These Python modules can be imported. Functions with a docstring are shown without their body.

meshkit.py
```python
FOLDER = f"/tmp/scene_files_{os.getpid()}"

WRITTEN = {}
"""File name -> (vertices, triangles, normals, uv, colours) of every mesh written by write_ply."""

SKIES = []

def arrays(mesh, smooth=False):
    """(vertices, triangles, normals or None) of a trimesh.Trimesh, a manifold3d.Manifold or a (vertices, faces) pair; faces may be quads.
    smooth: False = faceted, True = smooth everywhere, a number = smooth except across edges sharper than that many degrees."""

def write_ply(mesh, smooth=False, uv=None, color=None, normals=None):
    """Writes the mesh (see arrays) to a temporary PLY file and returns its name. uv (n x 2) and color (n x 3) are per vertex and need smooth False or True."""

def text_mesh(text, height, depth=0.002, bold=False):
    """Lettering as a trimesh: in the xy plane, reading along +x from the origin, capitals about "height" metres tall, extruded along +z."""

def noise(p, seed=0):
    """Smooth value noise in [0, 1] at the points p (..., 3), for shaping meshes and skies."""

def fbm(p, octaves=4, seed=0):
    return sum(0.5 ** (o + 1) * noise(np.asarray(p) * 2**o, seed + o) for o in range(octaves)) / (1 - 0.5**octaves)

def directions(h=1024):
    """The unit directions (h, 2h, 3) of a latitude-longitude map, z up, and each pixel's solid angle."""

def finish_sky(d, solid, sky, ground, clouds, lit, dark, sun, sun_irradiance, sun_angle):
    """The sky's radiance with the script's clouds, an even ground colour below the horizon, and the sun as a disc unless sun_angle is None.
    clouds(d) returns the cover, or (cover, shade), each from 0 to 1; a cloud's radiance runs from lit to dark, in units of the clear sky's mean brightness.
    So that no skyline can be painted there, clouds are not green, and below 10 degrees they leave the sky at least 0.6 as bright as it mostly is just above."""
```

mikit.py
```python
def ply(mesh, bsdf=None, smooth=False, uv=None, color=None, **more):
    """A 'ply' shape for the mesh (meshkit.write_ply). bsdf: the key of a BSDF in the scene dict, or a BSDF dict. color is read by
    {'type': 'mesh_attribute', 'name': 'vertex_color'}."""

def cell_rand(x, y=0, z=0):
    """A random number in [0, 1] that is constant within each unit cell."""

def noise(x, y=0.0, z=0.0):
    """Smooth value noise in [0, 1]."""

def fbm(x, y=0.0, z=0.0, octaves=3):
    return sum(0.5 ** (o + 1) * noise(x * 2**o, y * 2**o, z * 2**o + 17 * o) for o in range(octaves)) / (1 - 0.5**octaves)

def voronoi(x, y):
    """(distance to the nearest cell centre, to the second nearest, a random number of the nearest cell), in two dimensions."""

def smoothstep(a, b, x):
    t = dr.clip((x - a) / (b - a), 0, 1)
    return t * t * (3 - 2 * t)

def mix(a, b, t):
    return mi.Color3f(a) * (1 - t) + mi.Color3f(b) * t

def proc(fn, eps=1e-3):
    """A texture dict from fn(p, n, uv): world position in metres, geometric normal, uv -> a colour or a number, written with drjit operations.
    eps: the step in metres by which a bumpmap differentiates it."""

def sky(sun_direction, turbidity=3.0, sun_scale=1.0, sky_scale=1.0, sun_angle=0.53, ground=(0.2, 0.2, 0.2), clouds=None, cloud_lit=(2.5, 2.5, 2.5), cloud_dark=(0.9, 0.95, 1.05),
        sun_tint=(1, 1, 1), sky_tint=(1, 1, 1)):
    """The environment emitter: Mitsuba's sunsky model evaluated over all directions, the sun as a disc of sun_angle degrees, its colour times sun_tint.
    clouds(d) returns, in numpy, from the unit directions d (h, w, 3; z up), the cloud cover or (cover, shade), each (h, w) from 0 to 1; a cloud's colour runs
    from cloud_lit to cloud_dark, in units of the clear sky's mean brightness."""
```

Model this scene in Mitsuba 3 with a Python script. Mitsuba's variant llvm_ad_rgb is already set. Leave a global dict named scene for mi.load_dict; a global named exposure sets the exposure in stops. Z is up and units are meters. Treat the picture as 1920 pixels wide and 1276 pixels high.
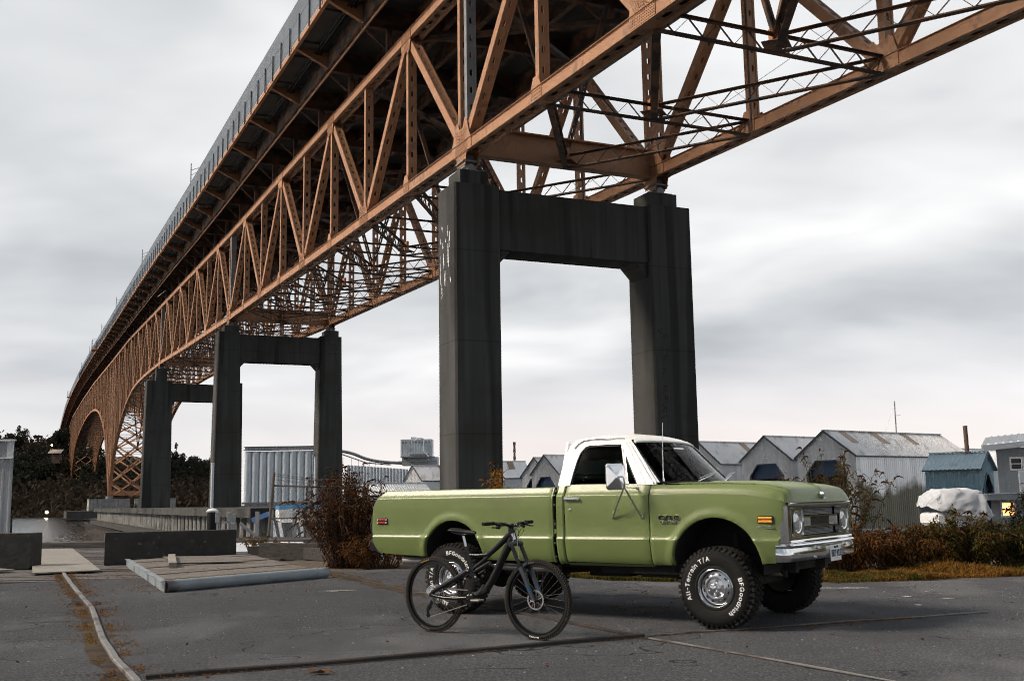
import math, random
import numpy as np
import trimesh
import drjit as dr
import mitsuba as mi
import mikit, meshkit
from mikit import noise, fbm, voronoi, smoothstep, mix, cell_rand
from shapely.geometry import Polygon, LineString, Point, box as sbox
from shapely.ops import unary_union

scene = {'type': 'scene'}
labels = {}
RNG = random.Random(7)
NPR = np.random.default_rng(11)
T = mi.ScalarTransform4f

# ------------------------------------------------------------------ camera, sky, exposure
PITCH, ROLL, EYE = 0.1484, -0.0158, 1.273
_fw = np.array([0, math.cos(PITCH), math.sin(PITCH)])
_up = np.array([0, -math.sin(PITCH), math.cos(PITCH)])
_rt = np.array([1.0, 0, 0])
CUP = -math.sin(ROLL) * _rt + math.cos(ROLL) * _up
scene['camera'] = {'type': 'perspective', 'fov': 51.69, 'fov_axis': 'x', 'near_clip': 0.1, 'far_clip': 6000.0,
                   'to_world': T().look_at(origin=[0, 0, EYE], target=[0, float(_fw[1]), EYE + float(_fw[2])], up=[float(x) for x in CUP])}
exposure = 2.1


def clouds(d):
    """Full overcast: broad soft masses, brighter towards the low sunset band on the horizon."""
    el = np.degrees(np.arcsin(np.clip(d[..., 2], 0, 1)))
    q = d / (d[..., 2:3] + 0.22)
    p = np.stack([q[..., 0] * 0.9 + 3.1, q[..., 1] * 0.9 + 1.7, q[..., 2] * 0.3], -1)
    w = meshkit.fbm(p * 1.3 + 9, 3, seed=5)[..., None]
    n = meshkit.fbm(p * 1.5 + 1.1 * w, 5, seed=21)
    m = meshkit.fbm(p * np.array([2.6, 5.2, 3.0]) + 1.4 * w, 5, seed=33)
    az = np.arctan2(d[..., 0], d[..., 1])
    # the low sun behind the cloud is ahead and a little right: the cover dims smoothly away from it
    away = 0.5 - 0.5 * (d[..., 0] * 0.30 + d[..., 1] * 0.95)
    s = 0.36 + 0.50 * away ** 1.25 + 1.25 * (n - 0.5) + 0.55 * (m - 0.5)
    s = s + 0.16 * np.clip(-0.15 - az, -0.9, 0.3)
    glow = np.exp(-((el - 1.5) / 4.5) ** 2)
    s = s * (1 - 0.75 * glow)
    s = s - 0.26 * np.clip(az + 0.02, 0, 0.5) * np.exp(-((el - 17) / 7.0) ** 2)
    s = s + 0.20 * np.exp(-((el - 10) / 2.6) ** 2) * np.exp(-((az - 0.33) / 0.25) ** 2)
    return 1 - 0.5 * np.exp(-((el - 2.5) / 4.0) ** 2) * np.clip(1.2 - 1.6 * np.abs(az - 0.2), 0.25, 1), np.clip(s, 0, 1)


scene['sky'] = mikit.sky([-0.98, -0.12, 0.76], turbidity=4, sun_scale=0.8, sky_scale=1.0, sun_angle=16, clouds=clouds, cloud_lit=(1.86, 1.86, 1.86), cloud_dark=(0.36, 0.455, 0.55),
                         sun_tint=(0.94, 1.0, 1.16), sky_tint=(2.1, 1.35, 1.05), ground=(0.08, 0.08, 0.085))


# ------------------------------------------------------------------ mesh helpers
class MB:
    """Collects triangles; put() makes them one entry of the scene."""

    def __init__(self):
        self.v, self.f, self.n = [], [], 0

    def add(self, v, f):
        v = np.asarray(v, float).reshape(-1, 3)
        f = np.asarray(f, int)
        if f.shape[1] == 4:
            f = np.vstack([f[:, [0, 1, 2]], f[:, [0, 2, 3]]])
        self.v.append(v)
        self.f.append(f + self.n)
        self.n += len(v)
        return self

    def tm(self, m):
        return self.add(m.vertices, m.faces)

    def get(self):
        return np.vstack(self.v), np.vstack(self.f)

    BF = np.array([[0, 1, 3, 2], [4, 6, 7, 5], [0, 4, 5, 1], [2, 3, 7, 6], [0, 2, 6, 4], [1, 5, 7, 3]])

    def box(self, c, s, rz=0.0):
        c, s = np.asarray(c, float), np.asarray(s, float) / 2
        p = np.array([[x, y, z] for x in (-1, 1) for y in (-1, 1) for z in (-1, 1)]) * s
        if rz:
            co, si = math.cos(rz), math.sin(rz)
            p = np.stack([p[:, 0] * co - p[:, 1] * si, p[:, 0] * si + p[:, 1] * co, p[:, 2]], 1)
        return self.add(p + c, self.BF)

    def rbox(self, c, s, r=0.01, rz=0.0):
        """Box with chamfered edges (rounded-box shaped hull of eight small octahedra)."""
        c, s = np.asarray(c, float), np.asarray(s, float) / 2
        r = min(r, s.min() * 0.98)
        pts = []
        for x in (-1, 1):
            for y in (-1, 1):
                for z in (-1, 1):
                    k = np.array([x, y, z]) * (s - r)
                    pts += [k + [x * r, 0, 0], k + [0, y * r, 0], k + [0, 0, z * r]]
        h = trimesh.convex.convex_hull(np.array(pts))
        p = h.vertices
        if rz:
            co, si = math.cos(rz), math.sin(rz)
            p = np.stack([p[:, 0] * co - p[:, 1] * si, p[:, 0] * si + p[:, 1] * co, p[:, 2]], 1)
        return self.add(p + c, h.faces)

    def beam(self, a, b, w, h, up=(0, 0, 1), ext=0.0):
        """Rectangular bar from a to b; h along up (made square to the bar), w across."""
        a, b = np.asarray(a, float), np.asarray(b, float)
        d = b - a
        L = np.linalg.norm(d)
        d = d / L
        a, b = a - d * ext, b + d * ext
        s = np.cross(d, up)
        if np.linalg.norm(s) < 1e-6:
            s = np.cross(d, (1, 0, 0))
        s = s / np.linalg.norm(s)
        u = np.cross(s, d)
        p = [e + s * w / 2 * i + u * h / 2 * j for e in (a, b) for i in (-1, 1) for j in (-1, 1)]
        return self.add(p, self.BF)

    def tube(self, pts, r, n=8, cap=True):
        p = np.asarray(pts, float)
        k = len(p)
        r = np.broadcast_to(np.asarray(r, float), (k,))
        t = np.gradient(p, axis=0)
        t = t / (np.linalg.norm(t, axis=1, keepdims=True) + 1e-12)
        a = np.cross(t[0], [0, 0, 1.0] if abs(t[0][2]) < 0.9 else [1.0, 0, 0])
        a /= np.linalg.norm(a)
        v = []
        an = np.arange(n) * 2 * np.pi / n
        for i in range(k):
            a = a - t[i] * (a @ t[i])
            a /= np.linalg.norm(a) + 1e-12
            b = np.cross(t[i], a)
            v.append(p[i] + r[i] * (np.cos(an)[:, None] * a + np.sin(an)[:, None] * b))
        v = np.vstack(v)
        i, j = np.meshgrid(np.arange(k - 1), np.arange(n), indexing='ij')
        q = np.stack([i * n + j, i * n + (j + 1) % n, (i + 1) * n + (j + 1) % n, (i + 1) * n + j], -1).reshape(-1, 4)
        f = np.vstack([q[:, [0, 1, 2]], q[:, [0, 2, 3]]])
        if cap:
            v = np.vstack([v, p[0], p[-1]])
            j = np.arange(n)
            f = np.vstack([f, np.stack([(j + 1) % n, j, 0 * j + k * n], 1), np.stack([(k - 1) * n + j, (k - 1) * n + (j + 1) % n, 0 * j + k * n + 1], 1)])
        return self.add(v, f)

    def grid(self, P, close=False):
        """P (m, n, 3) -> quads."""
        P = np.asarray(P, float)
        m, n = P.shape[:2]
        i, j = np.meshgrid(np.arange(m - 1), np.arange(n - (0 if close else 1)), indexing='ij')
        jj = (j + 1) % n
        q = np.stack([i * n + j, i * n + jj, (i + 1) * n + jj, (i + 1) * n + j], -1).reshape(-1, 4)
        return self.add(P.reshape(-1, 3), q)

    def lathe(self, prof, c, axis, n=32):
        """prof: (r, t) pairs, t along axis from c."""
        axis = np.asarray(axis, float)
        axis /= np.linalg.norm(axis)
        a = np.cross(axis, [0, 0, 1.0] if abs(axis[2]) < 0.9 else [1.0, 0, 0])
        a /= np.linalg.norm(a)
        b = np.cross(axis, a)
        an = np.arange(n) * 2 * np.pi / n
        ring = np.cos(an)[:, None] * a + np.sin(an)[:, None] * b
        P = np.array([np.asarray(c, float) + axis * t + ring * r for r, t in prof])
        return self.grid(P, close=True)

    def plate(self, poly, o, ux, uy, th):
        """shapely polygon in the plane (ux, uy) at o, extruded by th along ux x uy."""
        o, ux, uy = (np.asarray(x, float) for x in (o, ux, uy))
        un = np.cross(ux, uy)
        un /= np.linalg.norm(un)
        for g in getattr(poly, 'geoms', [poly]):
            if g.is_empty or g.area < 1e-9:
                continue
            m = trimesh.creation.extrude_polygon(g, th, engine='earcut')
            v = m.vertices
            self.add(o + v[:, :1] * ux + v[:, 1:2] * uy + v[:, 2:3] * un, m.faces)
        return self

    def map(self, fn, flip=False):
        self.v = [fn(v) for v in self.v]
        if flip:
            self.f = [f[:, ::-1] for f in self.f]
        return self


_count = {}


def newkey(base):
    n = _count.get(base, 0)
    _count[base] = n + 1
    return base if n == 0 else f'{base}_{n:03d}'


def tag(key, label=None, cat=None, group=None, kind=None):
    d = {k: v for k, v in (('label', label), ('category', cat), ('group', group), ('kind', kind)) if v}
    if d:
        labels[key] = d
    return key


def thing(name, label, cat, group=None):
    return tag(newkey(name), label, cat, group)


def put(name, mb, bsdf, parent=None, smooth=False, label=None, kind=None, cat=None, group=None, to_world=None):
    key = newkey((parent + '__' if parent else '') + name)
    m = mb.get() if isinstance(mb, MB) else mb
    if isinstance(m, dict):
        scene[key] = dict(m)
    else:
        if smooth and smooth is not True:
            m = trimesh.Trimesh(m[0], m[1] if m[1].shape[1] == 3 else np.vstack([m[1][:, [0, 1, 2]], m[1][:, [0, 2, 3]]]), process=False)
            m.merge_vertices(digits_vertex=6)
        scene[key] = mikit.ply(m, bsdf, smooth)
    if to_world is not None:
        scene[key]['to_world'] = to_world
    tag(key, label, cat, group, kind)
    return key


# ------------------------------------------------------------------ materials
def C3(r, g, b):
    return mi.Color3f(r, g, b)


def mat(name, color, rough=0.6, metal=0.0, bump=None, bscale=0.0, eps=2e-3, **kw):
    col = mikit.proc(color) if callable(color) else {'type': 'rgb', 'value': list(color)}
    rg = mikit.proc(rough) if callable(rough) else rough
    b = {'type': 'principled', 'base_color': col, 'roughness': rg, 'metallic': metal, **kw}
    if bump is not None:
        b = {'type': 'bumpmap', 'arbitrary': mikit.proc(bump, eps), 'scale': bscale, 'bsdf': b}
    scene['m_' + name] = {'type': 'twosided', 'bsdf': b}
    return 'm_' + name


def varied(base, amt=0.25, s=3.0, dirt=(0.1, 0.09, 0.08), dirt_amt=0.3, ds=0.8):
    def fn(p, n, uv):
        a = fbm(p.x * s, p.y * s, p.z * s, 3)
        g = smoothstep(0.52, 0.75, fbm(p.x * ds + 7, p.y * ds, p.z * ds, 4))
        return mix(mi.Color3f(*base) * (1 - amt + 2 * amt * a), mi.Color3f(*dirt), g * dirt_amt)
    return fn


def f_concrete(p, n, uv):
    u = p.x * 1.0 + p.y * 0.6
    st = fbm(u * 2.2, p.y * 0.9 - p.x * 0.9, p.z * 0.10, 4)
    st2 = fbm(u * 7.0 + 5, p.y * 3, p.z * 0.25, 3)
    bl = fbm(p.x * 0.7, p.y * 0.7, p.z * 0.5 + 3, 4)
    c = mi.Color3f(0.056, 0.0565, 0.056) * (0.38 + 0.8 * st + 0.5 * st2)
    c = mix(c, C3(0.045, 0.048, 0.036), smoothstep(0.5, 0.72, bl) * 0.55)
    c = mix(c, C3(0.018, 0.018, 0.018), smoothstep(0.57, 0.68, fbm(u * 1.1 + 3, p.y * 0.5, p.z * 0.05, 3)) * 0.65)
    j = dr.abs(p.z / 4.1 - dr.round(p.z / 4.1)) * 4.1
    return c * (1 - 0.3 * (1 - smoothstep(0.015, 0.04, j)))


def f_concrete_pale(p, n, uv):
    a = fbm(p.x * 0.8, p.y * 0.8, p.z * 1.4, 4)
    b = fbm(p.x * 3.5, p.y * 3.5, p.z * 0.4, 3)
    return mix(C3(0.24, 0.24, 0.23) * (0.6 + 0.8 * a), C3(0.05, 0.05, 0.045), smoothstep(0.45, 0.75, b) * 0.7)


def f_block(p, n, uv):
    a = fbm(p.x * 5, p.y * 5, p.z * 5, 4)
    b = fbm(p.x * 1.7, p.y * 1.7, p.z * 1.2, 4)
    c = mix(C3(0.018, 0.017, 0.016), C3(0.05, 0.047, 0.045), a)
    c = mix(c, C3(0.03, 0.035, 0.015), smoothstep(0.55, 0.75, b) * 0.6)
    return mix(c, C3(0.2, 0.2, 0.19), smoothstep(0.74, 0.8, fbm(p.x * 14, p.y * 14, p.z * 9, 2)) * 0.25)


def f_steel(p, n, uv):
    a = fbm(p.x * 0.9, p.y * 0.9, p.z * 0.9, 4)
    b = fbm(p.x * 6, p.y * 6, p.z * 2.5, 3)
    c = mi.Color3f(0.36, 0.180, 0.092) * (0.72 + 0.5 * a)
    c = mix(c, C3(0.075, 0.05, 0.038), smoothstep(0.54, 0.76, a * 0.6 + b * 0.4) * 0.6)
    c = mix(c, C3(0.36, 0.31, 0.28), smoothstep(0.66, 0.8, fbm(p.x * 1.6 + 4, p.y * 1.6, p.z * 3.0, 3)) * 0.35)
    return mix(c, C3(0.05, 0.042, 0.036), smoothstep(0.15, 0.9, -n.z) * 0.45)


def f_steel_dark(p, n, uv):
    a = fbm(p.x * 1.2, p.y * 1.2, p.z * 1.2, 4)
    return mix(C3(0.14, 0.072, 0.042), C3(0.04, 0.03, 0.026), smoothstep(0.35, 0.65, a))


def asph(p, n, uv):
    big = fbm(p.x * 0.45 + 3, p.y * 0.45, 0.0, 4)
    mid = fbm(p.x * 2.1, p.y * 1.5, 1.0, 4)
    d1, d2, r = voronoi(p.x * 38, p.y * 38)
    g = noise(p.x * 95, p.y * 95)
    c = mi.Color3f(0.056, 0.058, 0.063) * (0.72 + 0.34 * big + 0.26 * mid)
    c = c * (0.50 + 0.95 * r * (1 - smoothstep(0.1, 0.6, d1)) + 0.42 * g)
    wear = fbm(p.x * 0.9 + 11, p.y * 0.5, 3.0, 4)
    c = mix(c, C3(0.115, 0.118, 0.124), smoothstep(0.55, 0.75, wear) * 0.4)
    c = mix(c, C3(0.042, 0.043, 0.046), smoothstep(0.58, 0.78, fbm(p.x * 0.6 + 31, p.y * 1.1, 5.0, 4)) * 0.55)
    k = dr.abs(fbm(p.x * 0.33 + 20, p.y * 0.5 + 8, 2.0, 5) - 0.5)
    c = c * (1 - 0.72 * (1 - smoothstep(0.0012, 0.004, k)))
    k2 = dr.abs(fbm(p.x * 0.15 + 50, p.y * 0.9 + 4, 9.0, 5) - 0.47)
    c = c * (1 - 0.6 * (1 - smoothstep(0.001, 0.004, k2)))
    return c


def asph_b(p, n, uv):
    d1, d2, r = voronoi(p.x * 38, p.y * 38)
    return 0.5 * r * (1 - smoothstep(0.05, 0.6, d1)) + 0.35 * noise(p.x * 120, p.y * 120) + 2.0 * fbm(p.x * 3, p.y * 3, 0.0, 3)


def f_wood(ax, base, dark):
    def fn(p, n, uv):
        u, v = (p.x, p.y) if ax == 'x' else (p.y, p.x)
        a = fbm(u * 1.3, v * 26, p.z * 26, 4)
        b = fbm(u * 0.8, v * 2.2, p.z * 2, 3)
        return mix(mi.Color3f(*base), mi.Color3f(*dark), smoothstep(0.35, 0.7, a) * 0.75 + 0.25 * b)
    return fn


def f_mossy(p, n, uv):
    a = fbm(p.x * 6, p.y * 6, 0.0, 4)
    b = fbm(p.x * 1.5, p.y * 1.5, 3.0, 4)
    c = mix(C3(0.022, 0.019, 0.017), C3(0.055, 0.032, 0.016), smoothstep(0.35, 0.65, a))
    return mix(c, C3(0.045, 0.045, 0.016), smoothstep(0.55, 0.7, b) * 0.4)


def f_corr(base, dirt, zlow, zhigh):
    def fn(p, n, uv):
        a = fbm(p.x * 3.0, p.y * 3.0, p.z * 0.25, 3)
        b = fbm(p.x * 0.5, p.y * 0.5, p.z * 0.6, 4)
        c = mi.Color3f(*base) * (0.75 + 0.5 * a)
        if dirt is None:
            return c
        t = smoothstep(zhigh, zlow, p.z + 2.2 * (b - 0.5) + 1.2 * (a - 0.5))
        return mix(c, mi.Color3f(*dirt) * (0.6 + 0.8 * a), t * 0.92)
    return fn


def f_roof(p, n, uv):
    a = fbm(p.x * 2.5, p.y * 0.6, p.z * 1.0, 4)
    b = fbm(p.x * 0.4, p.y * 0.4, 2.0, 3)
    return mix(C3(0.60, 0.60, 0.61) * (0.78 + 0.35 * b), C3(0.27, 0.25, 0.235), smoothstep(0.5, 0.75, a) * 0.6)


def f_earth(p, n, uv):
    a = fbm(p.x * 2, p.y * 2, p.z, 4)
    b = fbm(p.x * 14, p.y * 14, p.z, 3)
    return mix(C3(0.03, 0.025, 0.018), C3(0.11, 0.085, 0.06), a * 0.6 + b * 0.4)


def f_hill(p, n, uv):
    a = fbm(p.x * 0.06, p.y * 0.06, p.z * 0.06, 4)
    return mix(C3(0.010, 0.011, 0.008), C3(0.022, 0.019, 0.013), a)


def water_b(p, n, uv):
    return fbm(p.x * 0.55, p.y * 0.24, 0.0, 4) + 0.35 * fbm(p.x * 2.4, p.y * 1.0, 4.0, 3)


M = dict(
    concrete=mat('concrete', f_concrete, 0.9, specular=0.2, bump=lambda p, n, uv: fbm(p.x * 5, p.y * 5, p.z * 2.5, 4) + 0.3 * fbm(p.x * 3 + p.y * 3, p.z * 0.2, 0.0, 2), bscale=0.02, eps=0.01),
    concrete_pale=mat('concrete_pale', f_concrete_pale, 0.9),
    block=mat('block_concrete', f_block, 0.92, bump=lambda p, n, uv: fbm(p.x * 18, p.y * 18, p.z * 18, 4), bscale=0.02, eps=0.004),
    steel=mat('orange_steel', f_steel, 0.55),
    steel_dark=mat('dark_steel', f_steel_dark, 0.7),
    steel_gray=mat('gray_steel', varied((0.20, 0.20, 0.21), 0.25, 2.0), 0.5),
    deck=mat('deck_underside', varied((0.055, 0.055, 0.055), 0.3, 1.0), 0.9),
    screen=mat('blue_gray_screen', varied((0.105, 0.13, 0.16), 0.12, 0.7, (0.07, 0.08, 0.09), 0.5, 0.4), 0.6),
    screen_dark=mat('blue_gray_post', (0.06, 0.075, 0.095), 0.6),
    asphalt=mat('asphalt', asph, 0.9, specular=0.15, bump=asph_b, bscale=0.004, eps=0.003),
    earth=mat('earth', f_earth, 0.95),
    mossy=mat('mossy_strip', f_mossy, 0.95, bump=lambda p, n, uv: fbm(p.x * 22, p.y * 22, 0.0, 4), bscale=0.03, eps=0.004),
    plank=mat('weathered_plank', f_wood('x', (0.125, 0.115, 0.11), (0.035, 0.032, 0.03)), 0.85),
    plank_y=mat('ramp_plank', f_wood('x', (0.15, 0.135, 0.12), (0.06, 0.052, 0.045)), 0.85),
    ply=mat('plywood', f_wood('x', (0.24, 0.225, 0.205), (0.15, 0.138, 0.12)), 0.8),
    timber=mat('dark_timber', f_wood('x', (0.05, 0.044, 0.04), (0.02, 0.018, 0.016)), 0.85),
    rail=mat('rail_steel', varied((0.17, 0.165, 0.16), 0.3, 9, (0.07, 0.045, 0.03), 0.8, 3.0), 0.5, 0.3),
    rail_dark=mat('rusty_rail', varied((0.022, 0.019, 0.018), 0.4, 9, (0.045, 0.026, 0.017), 0.6, 3.0), 0.8),
    channel=mat('blue_gray_channel', varied((0.20, 0.235, 0.26), 0.2, 5, (0.05, 0.035, 0.03), 0.8, 2.6), 0.5),
    water=mat('water', (0.012, 0.016, 0.017), 0.07, bump=water_b, bscale=0.32, eps=0.05, specular=0.55),
    hill=mat('hill_ground', f_hill, 1.0),
    bark=mat('bark', varied((0.055, 0.045, 0.036), 0.4, 2), 0.95),
    white_paint=mat('white_paint', (0.78, 0.78, 0.76), 0.28, clearcoat=0.5, clearcoat_gloss=0.9),
    white_matte=mat('white_matte', varied((0.66, 0.68, 0.70), 0.08, 1.0, (0.35, 0.35, 0.34), 0.25), 0.6),
    green=mat('olive_paint', varied((0.140, 0.182, 0.062), 0.06, 1.5, (0.10, 0.10, 0.055), 0.25, 2.2), 0.36, specular=0.4, clearcoat=0.3, clearcoat_gloss=0.86),
    chrome=mat('chrome', (0.86, 0.87, 0.88), 0.07, 1.0),
    chrome_soft=mat('brushed_chrome', (0.72, 0.72, 0.73), 0.2, 1.0),
    black=mat('black_trim', (0.006, 0.006, 0.0065), 0.5, specular=0.25),
    black_gloss=mat('black_gloss', (0.003, 0.003, 0.0035), 0.28, specular=0.35, clearcoat=0.6, clearcoat_gloss=0.92),
    under=mat('underbody', varied((0.016, 0.015, 0.014), 0.4, 6), 0.85),
    rubber=mat('tyre_rubber', varied((0.009, 0.009, 0.009), 0.25, 12, (0.022, 0.02, 0.018), 0.25, 5), 0.75, specular=0.22),
    tread=mat('tread_rubber', varied((0.018, 0.017, 0.016), 0.35, 14, (0.045, 0.04, 0.034), 0.5, 6), 0.9, specular=0.2),
    tread_dusty=mat('dusty_tread', varied((0.045, 0.039, 0.033), 0.4, 40, (0.095, 0.078, 0.06), 0.6, 20), 0.9),
    letter=mat('white_letter', (0.8, 0.8, 0.78), 0.6),
    amber=mat('amber_lens', (0.75, 0.31, 0.03), 0.25, clearcoat=0.8, clearcoat_gloss=0.95),
    red=mat('red_lens', (0.30, 0.010, 0.018), 0.25, clearcoat=0.8, clearcoat_gloss=0.95),
    lens=mat('clear_lens', varied((0.62, 0.63, 0.62), 0.35, 40), 0.12, 0.55),
    seat=mat('dark_vinyl', (0.02, 0.022, 0.02), 0.6),
    dash=mat('green_dash', (0.10, 0.16, 0.085), 0.5),
    exhaust=mat('exhaust_steel', varied((0.45, 0.42, 0.40), 0.3, 14, (0.2, 0.13, 0.1), 0.4, 8), 0.35, 0.7),
    wall_gray=mat('corrugated_gray', f_corr((0.62, 0.63, 0.645), (0.13, 0.12, 0.11), -1.6, 0.6), 0.6),
    wall_alu=mat('corrugated_aluminium', f_corr((0.80, 0.81, 0.83), (0.075, 0.066, 0.030), 1.2, 2.3), 0.36, 0.45),
    wall_white=mat('corrugated_white', f_corr((0.58, 0.6, 0.62), None, 0, 1), 0.6),
    roof=mat('metal_roof', f_roof, 0.5),
    skylight=mat('brown_skylight', varied((0.20, 0.135, 0.085), 0.3, 2.0), 0.5),
    blue_door=mat('blue_tarp_door', varied((0.035, 0.075, 0.145), 0.25, 0.8), 0.7),
    dark_hole=mat('dark_opening', (0.012, 0.014, 0.018), 0.8),
    siding=mat('gray_siding', varied((0.27, 0.29, 0.305), 0.12, 2.0), 0.7),
    blue_wall=mat('blue_siding', varied((0.20, 0.33, 0.40), 0.15, 2.0), 0.6),
    blue_roof=mat('pale_blue_roof', varied((0.36, 0.47, 0.53), 0.15, 1.5), 0.5),
    tarp=mat('white_tarp', varied((0.46, 0.48, 0.52), 0.12, 3.0, (0.45, 0.47, 0.5), 0.35, 1.2), 0.55),
    silo=mat('silo_white', f_corr((0.50, 0.55, 0.60), None, 0, 1), 0.7),
    silo_dark=mat('silo_detail', (0.16, 0.16, 0.17), 0.8),
    tower=mat('tower_white', varied((0.46, 0.50, 0.54), 0.15, 0.3, (0.2, 0.21, 0.22), 0.4, 0.25), 0.8),
    rust=mat('rusty_pile', varied((0.10, 0.06, 0.045), 0.3, 3), 0.8),
    blue_stripe=mat('blue_stripe', (0.03, 0.19, 0.42), 0.4),
    blue_plastic=mat('blue_plastic', (0.12, 0.24, 0.52), 0.5),
    red_paint=mat('red_paint', (0.42, 0.035, 0.03), 0.4),
    gold=mat('gold_print', (0.42, 0.26, 0.03), 0.6),
    gray_print=mat('gray_print', (0.16, 0.15, 0.14), 0.6),
    blue_fork=mat('blue_fork_decal', (0.012, 0.05, 0.095), 0.35),
    gray_fork=mat('gray_fork', (0.035, 0.04, 0.052), 0.3, clearcoat=0.6),
    galv=mat('galvanised', varied((0.28, 0.29, 0.30), 0.2, 8), 0.45, 0.5),
    rusty_wire=mat('rusty_wire', (0.10, 0.085, 0.075), 0.7, 0.3),
)
scene['tinted_glass'] = {'type': 'thindielectric', 'int_ior': 1.05, 'specular_transmittance': {'type': 'rgb', 'value': [0.07, 0.10, 0.085]}}
scene['clear_glass'] = {'type': 'thindielectric', 'int_ior': 1.5, 'specular_transmittance': {'type': 'rgb', 'value': [0.9, 0.92, 0.9]}}
M['glass'], M['clear_glass'] = 'tinted_glass', 'clear_glass'


def leafmat(name, a, b, tr=0.25):
    def fn(p, n, uv):
        r = cell_rand(dr.floor(p.x * 23), dr.floor(p.y * 23), dr.floor(p.z * 23))
        return mix(C3(*a), C3(*b), r)
    name_ = 'm_' + name
    scene[name_] = {'type': 'principledthin', 'base_color': mikit.proc(fn), 'roughness': 0.75, 'diff_trans': 2 * tr}
    M[name] = name_


leafmat('leaf_orange', (0.19, 0.078, 0.024), (0.065, 0.038, 0.022))
leafmat('leaf_green', (0.040, 0.046, 0.018), (0.095, 0.080, 0.026))
leafmat('leaf_mixed', (0.16, 0.075, 0.018), (0.05, 0.055, 0.018))
leafmat('leaf_yellow', (0.42, 0.20, 0.03), (0.22, 0.10, 0.02))
leafmat('seed_brown', (0.035, 0.019, 0.014), (0.07, 0.035, 0.02), 0.1)
leafmat('grass_orange', (0.26, 0.12, 0.025), (0.13, 0.075, 0.025))
leafmat('grass_green', (0.055, 0.060, 0.017), (0.10, 0.078, 0.022))
leafmat('tree_dark', (0.022, 0.027, 0.021), (0.045, 0.045, 0.034), 0.15)
leafmat('tree_brown', (0.058, 0.043, 0.031), (0.034, 0.030, 0.024), 0.15)
leafmat('tree_bare', (0.045, 0.038, 0.032), (0.03, 0.026, 0.022), 0.1)
leafmat('leaf_fallen', (0.16, 0.075, 0.04), (0.09, 0.05, 0.03), 0.1)
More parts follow.
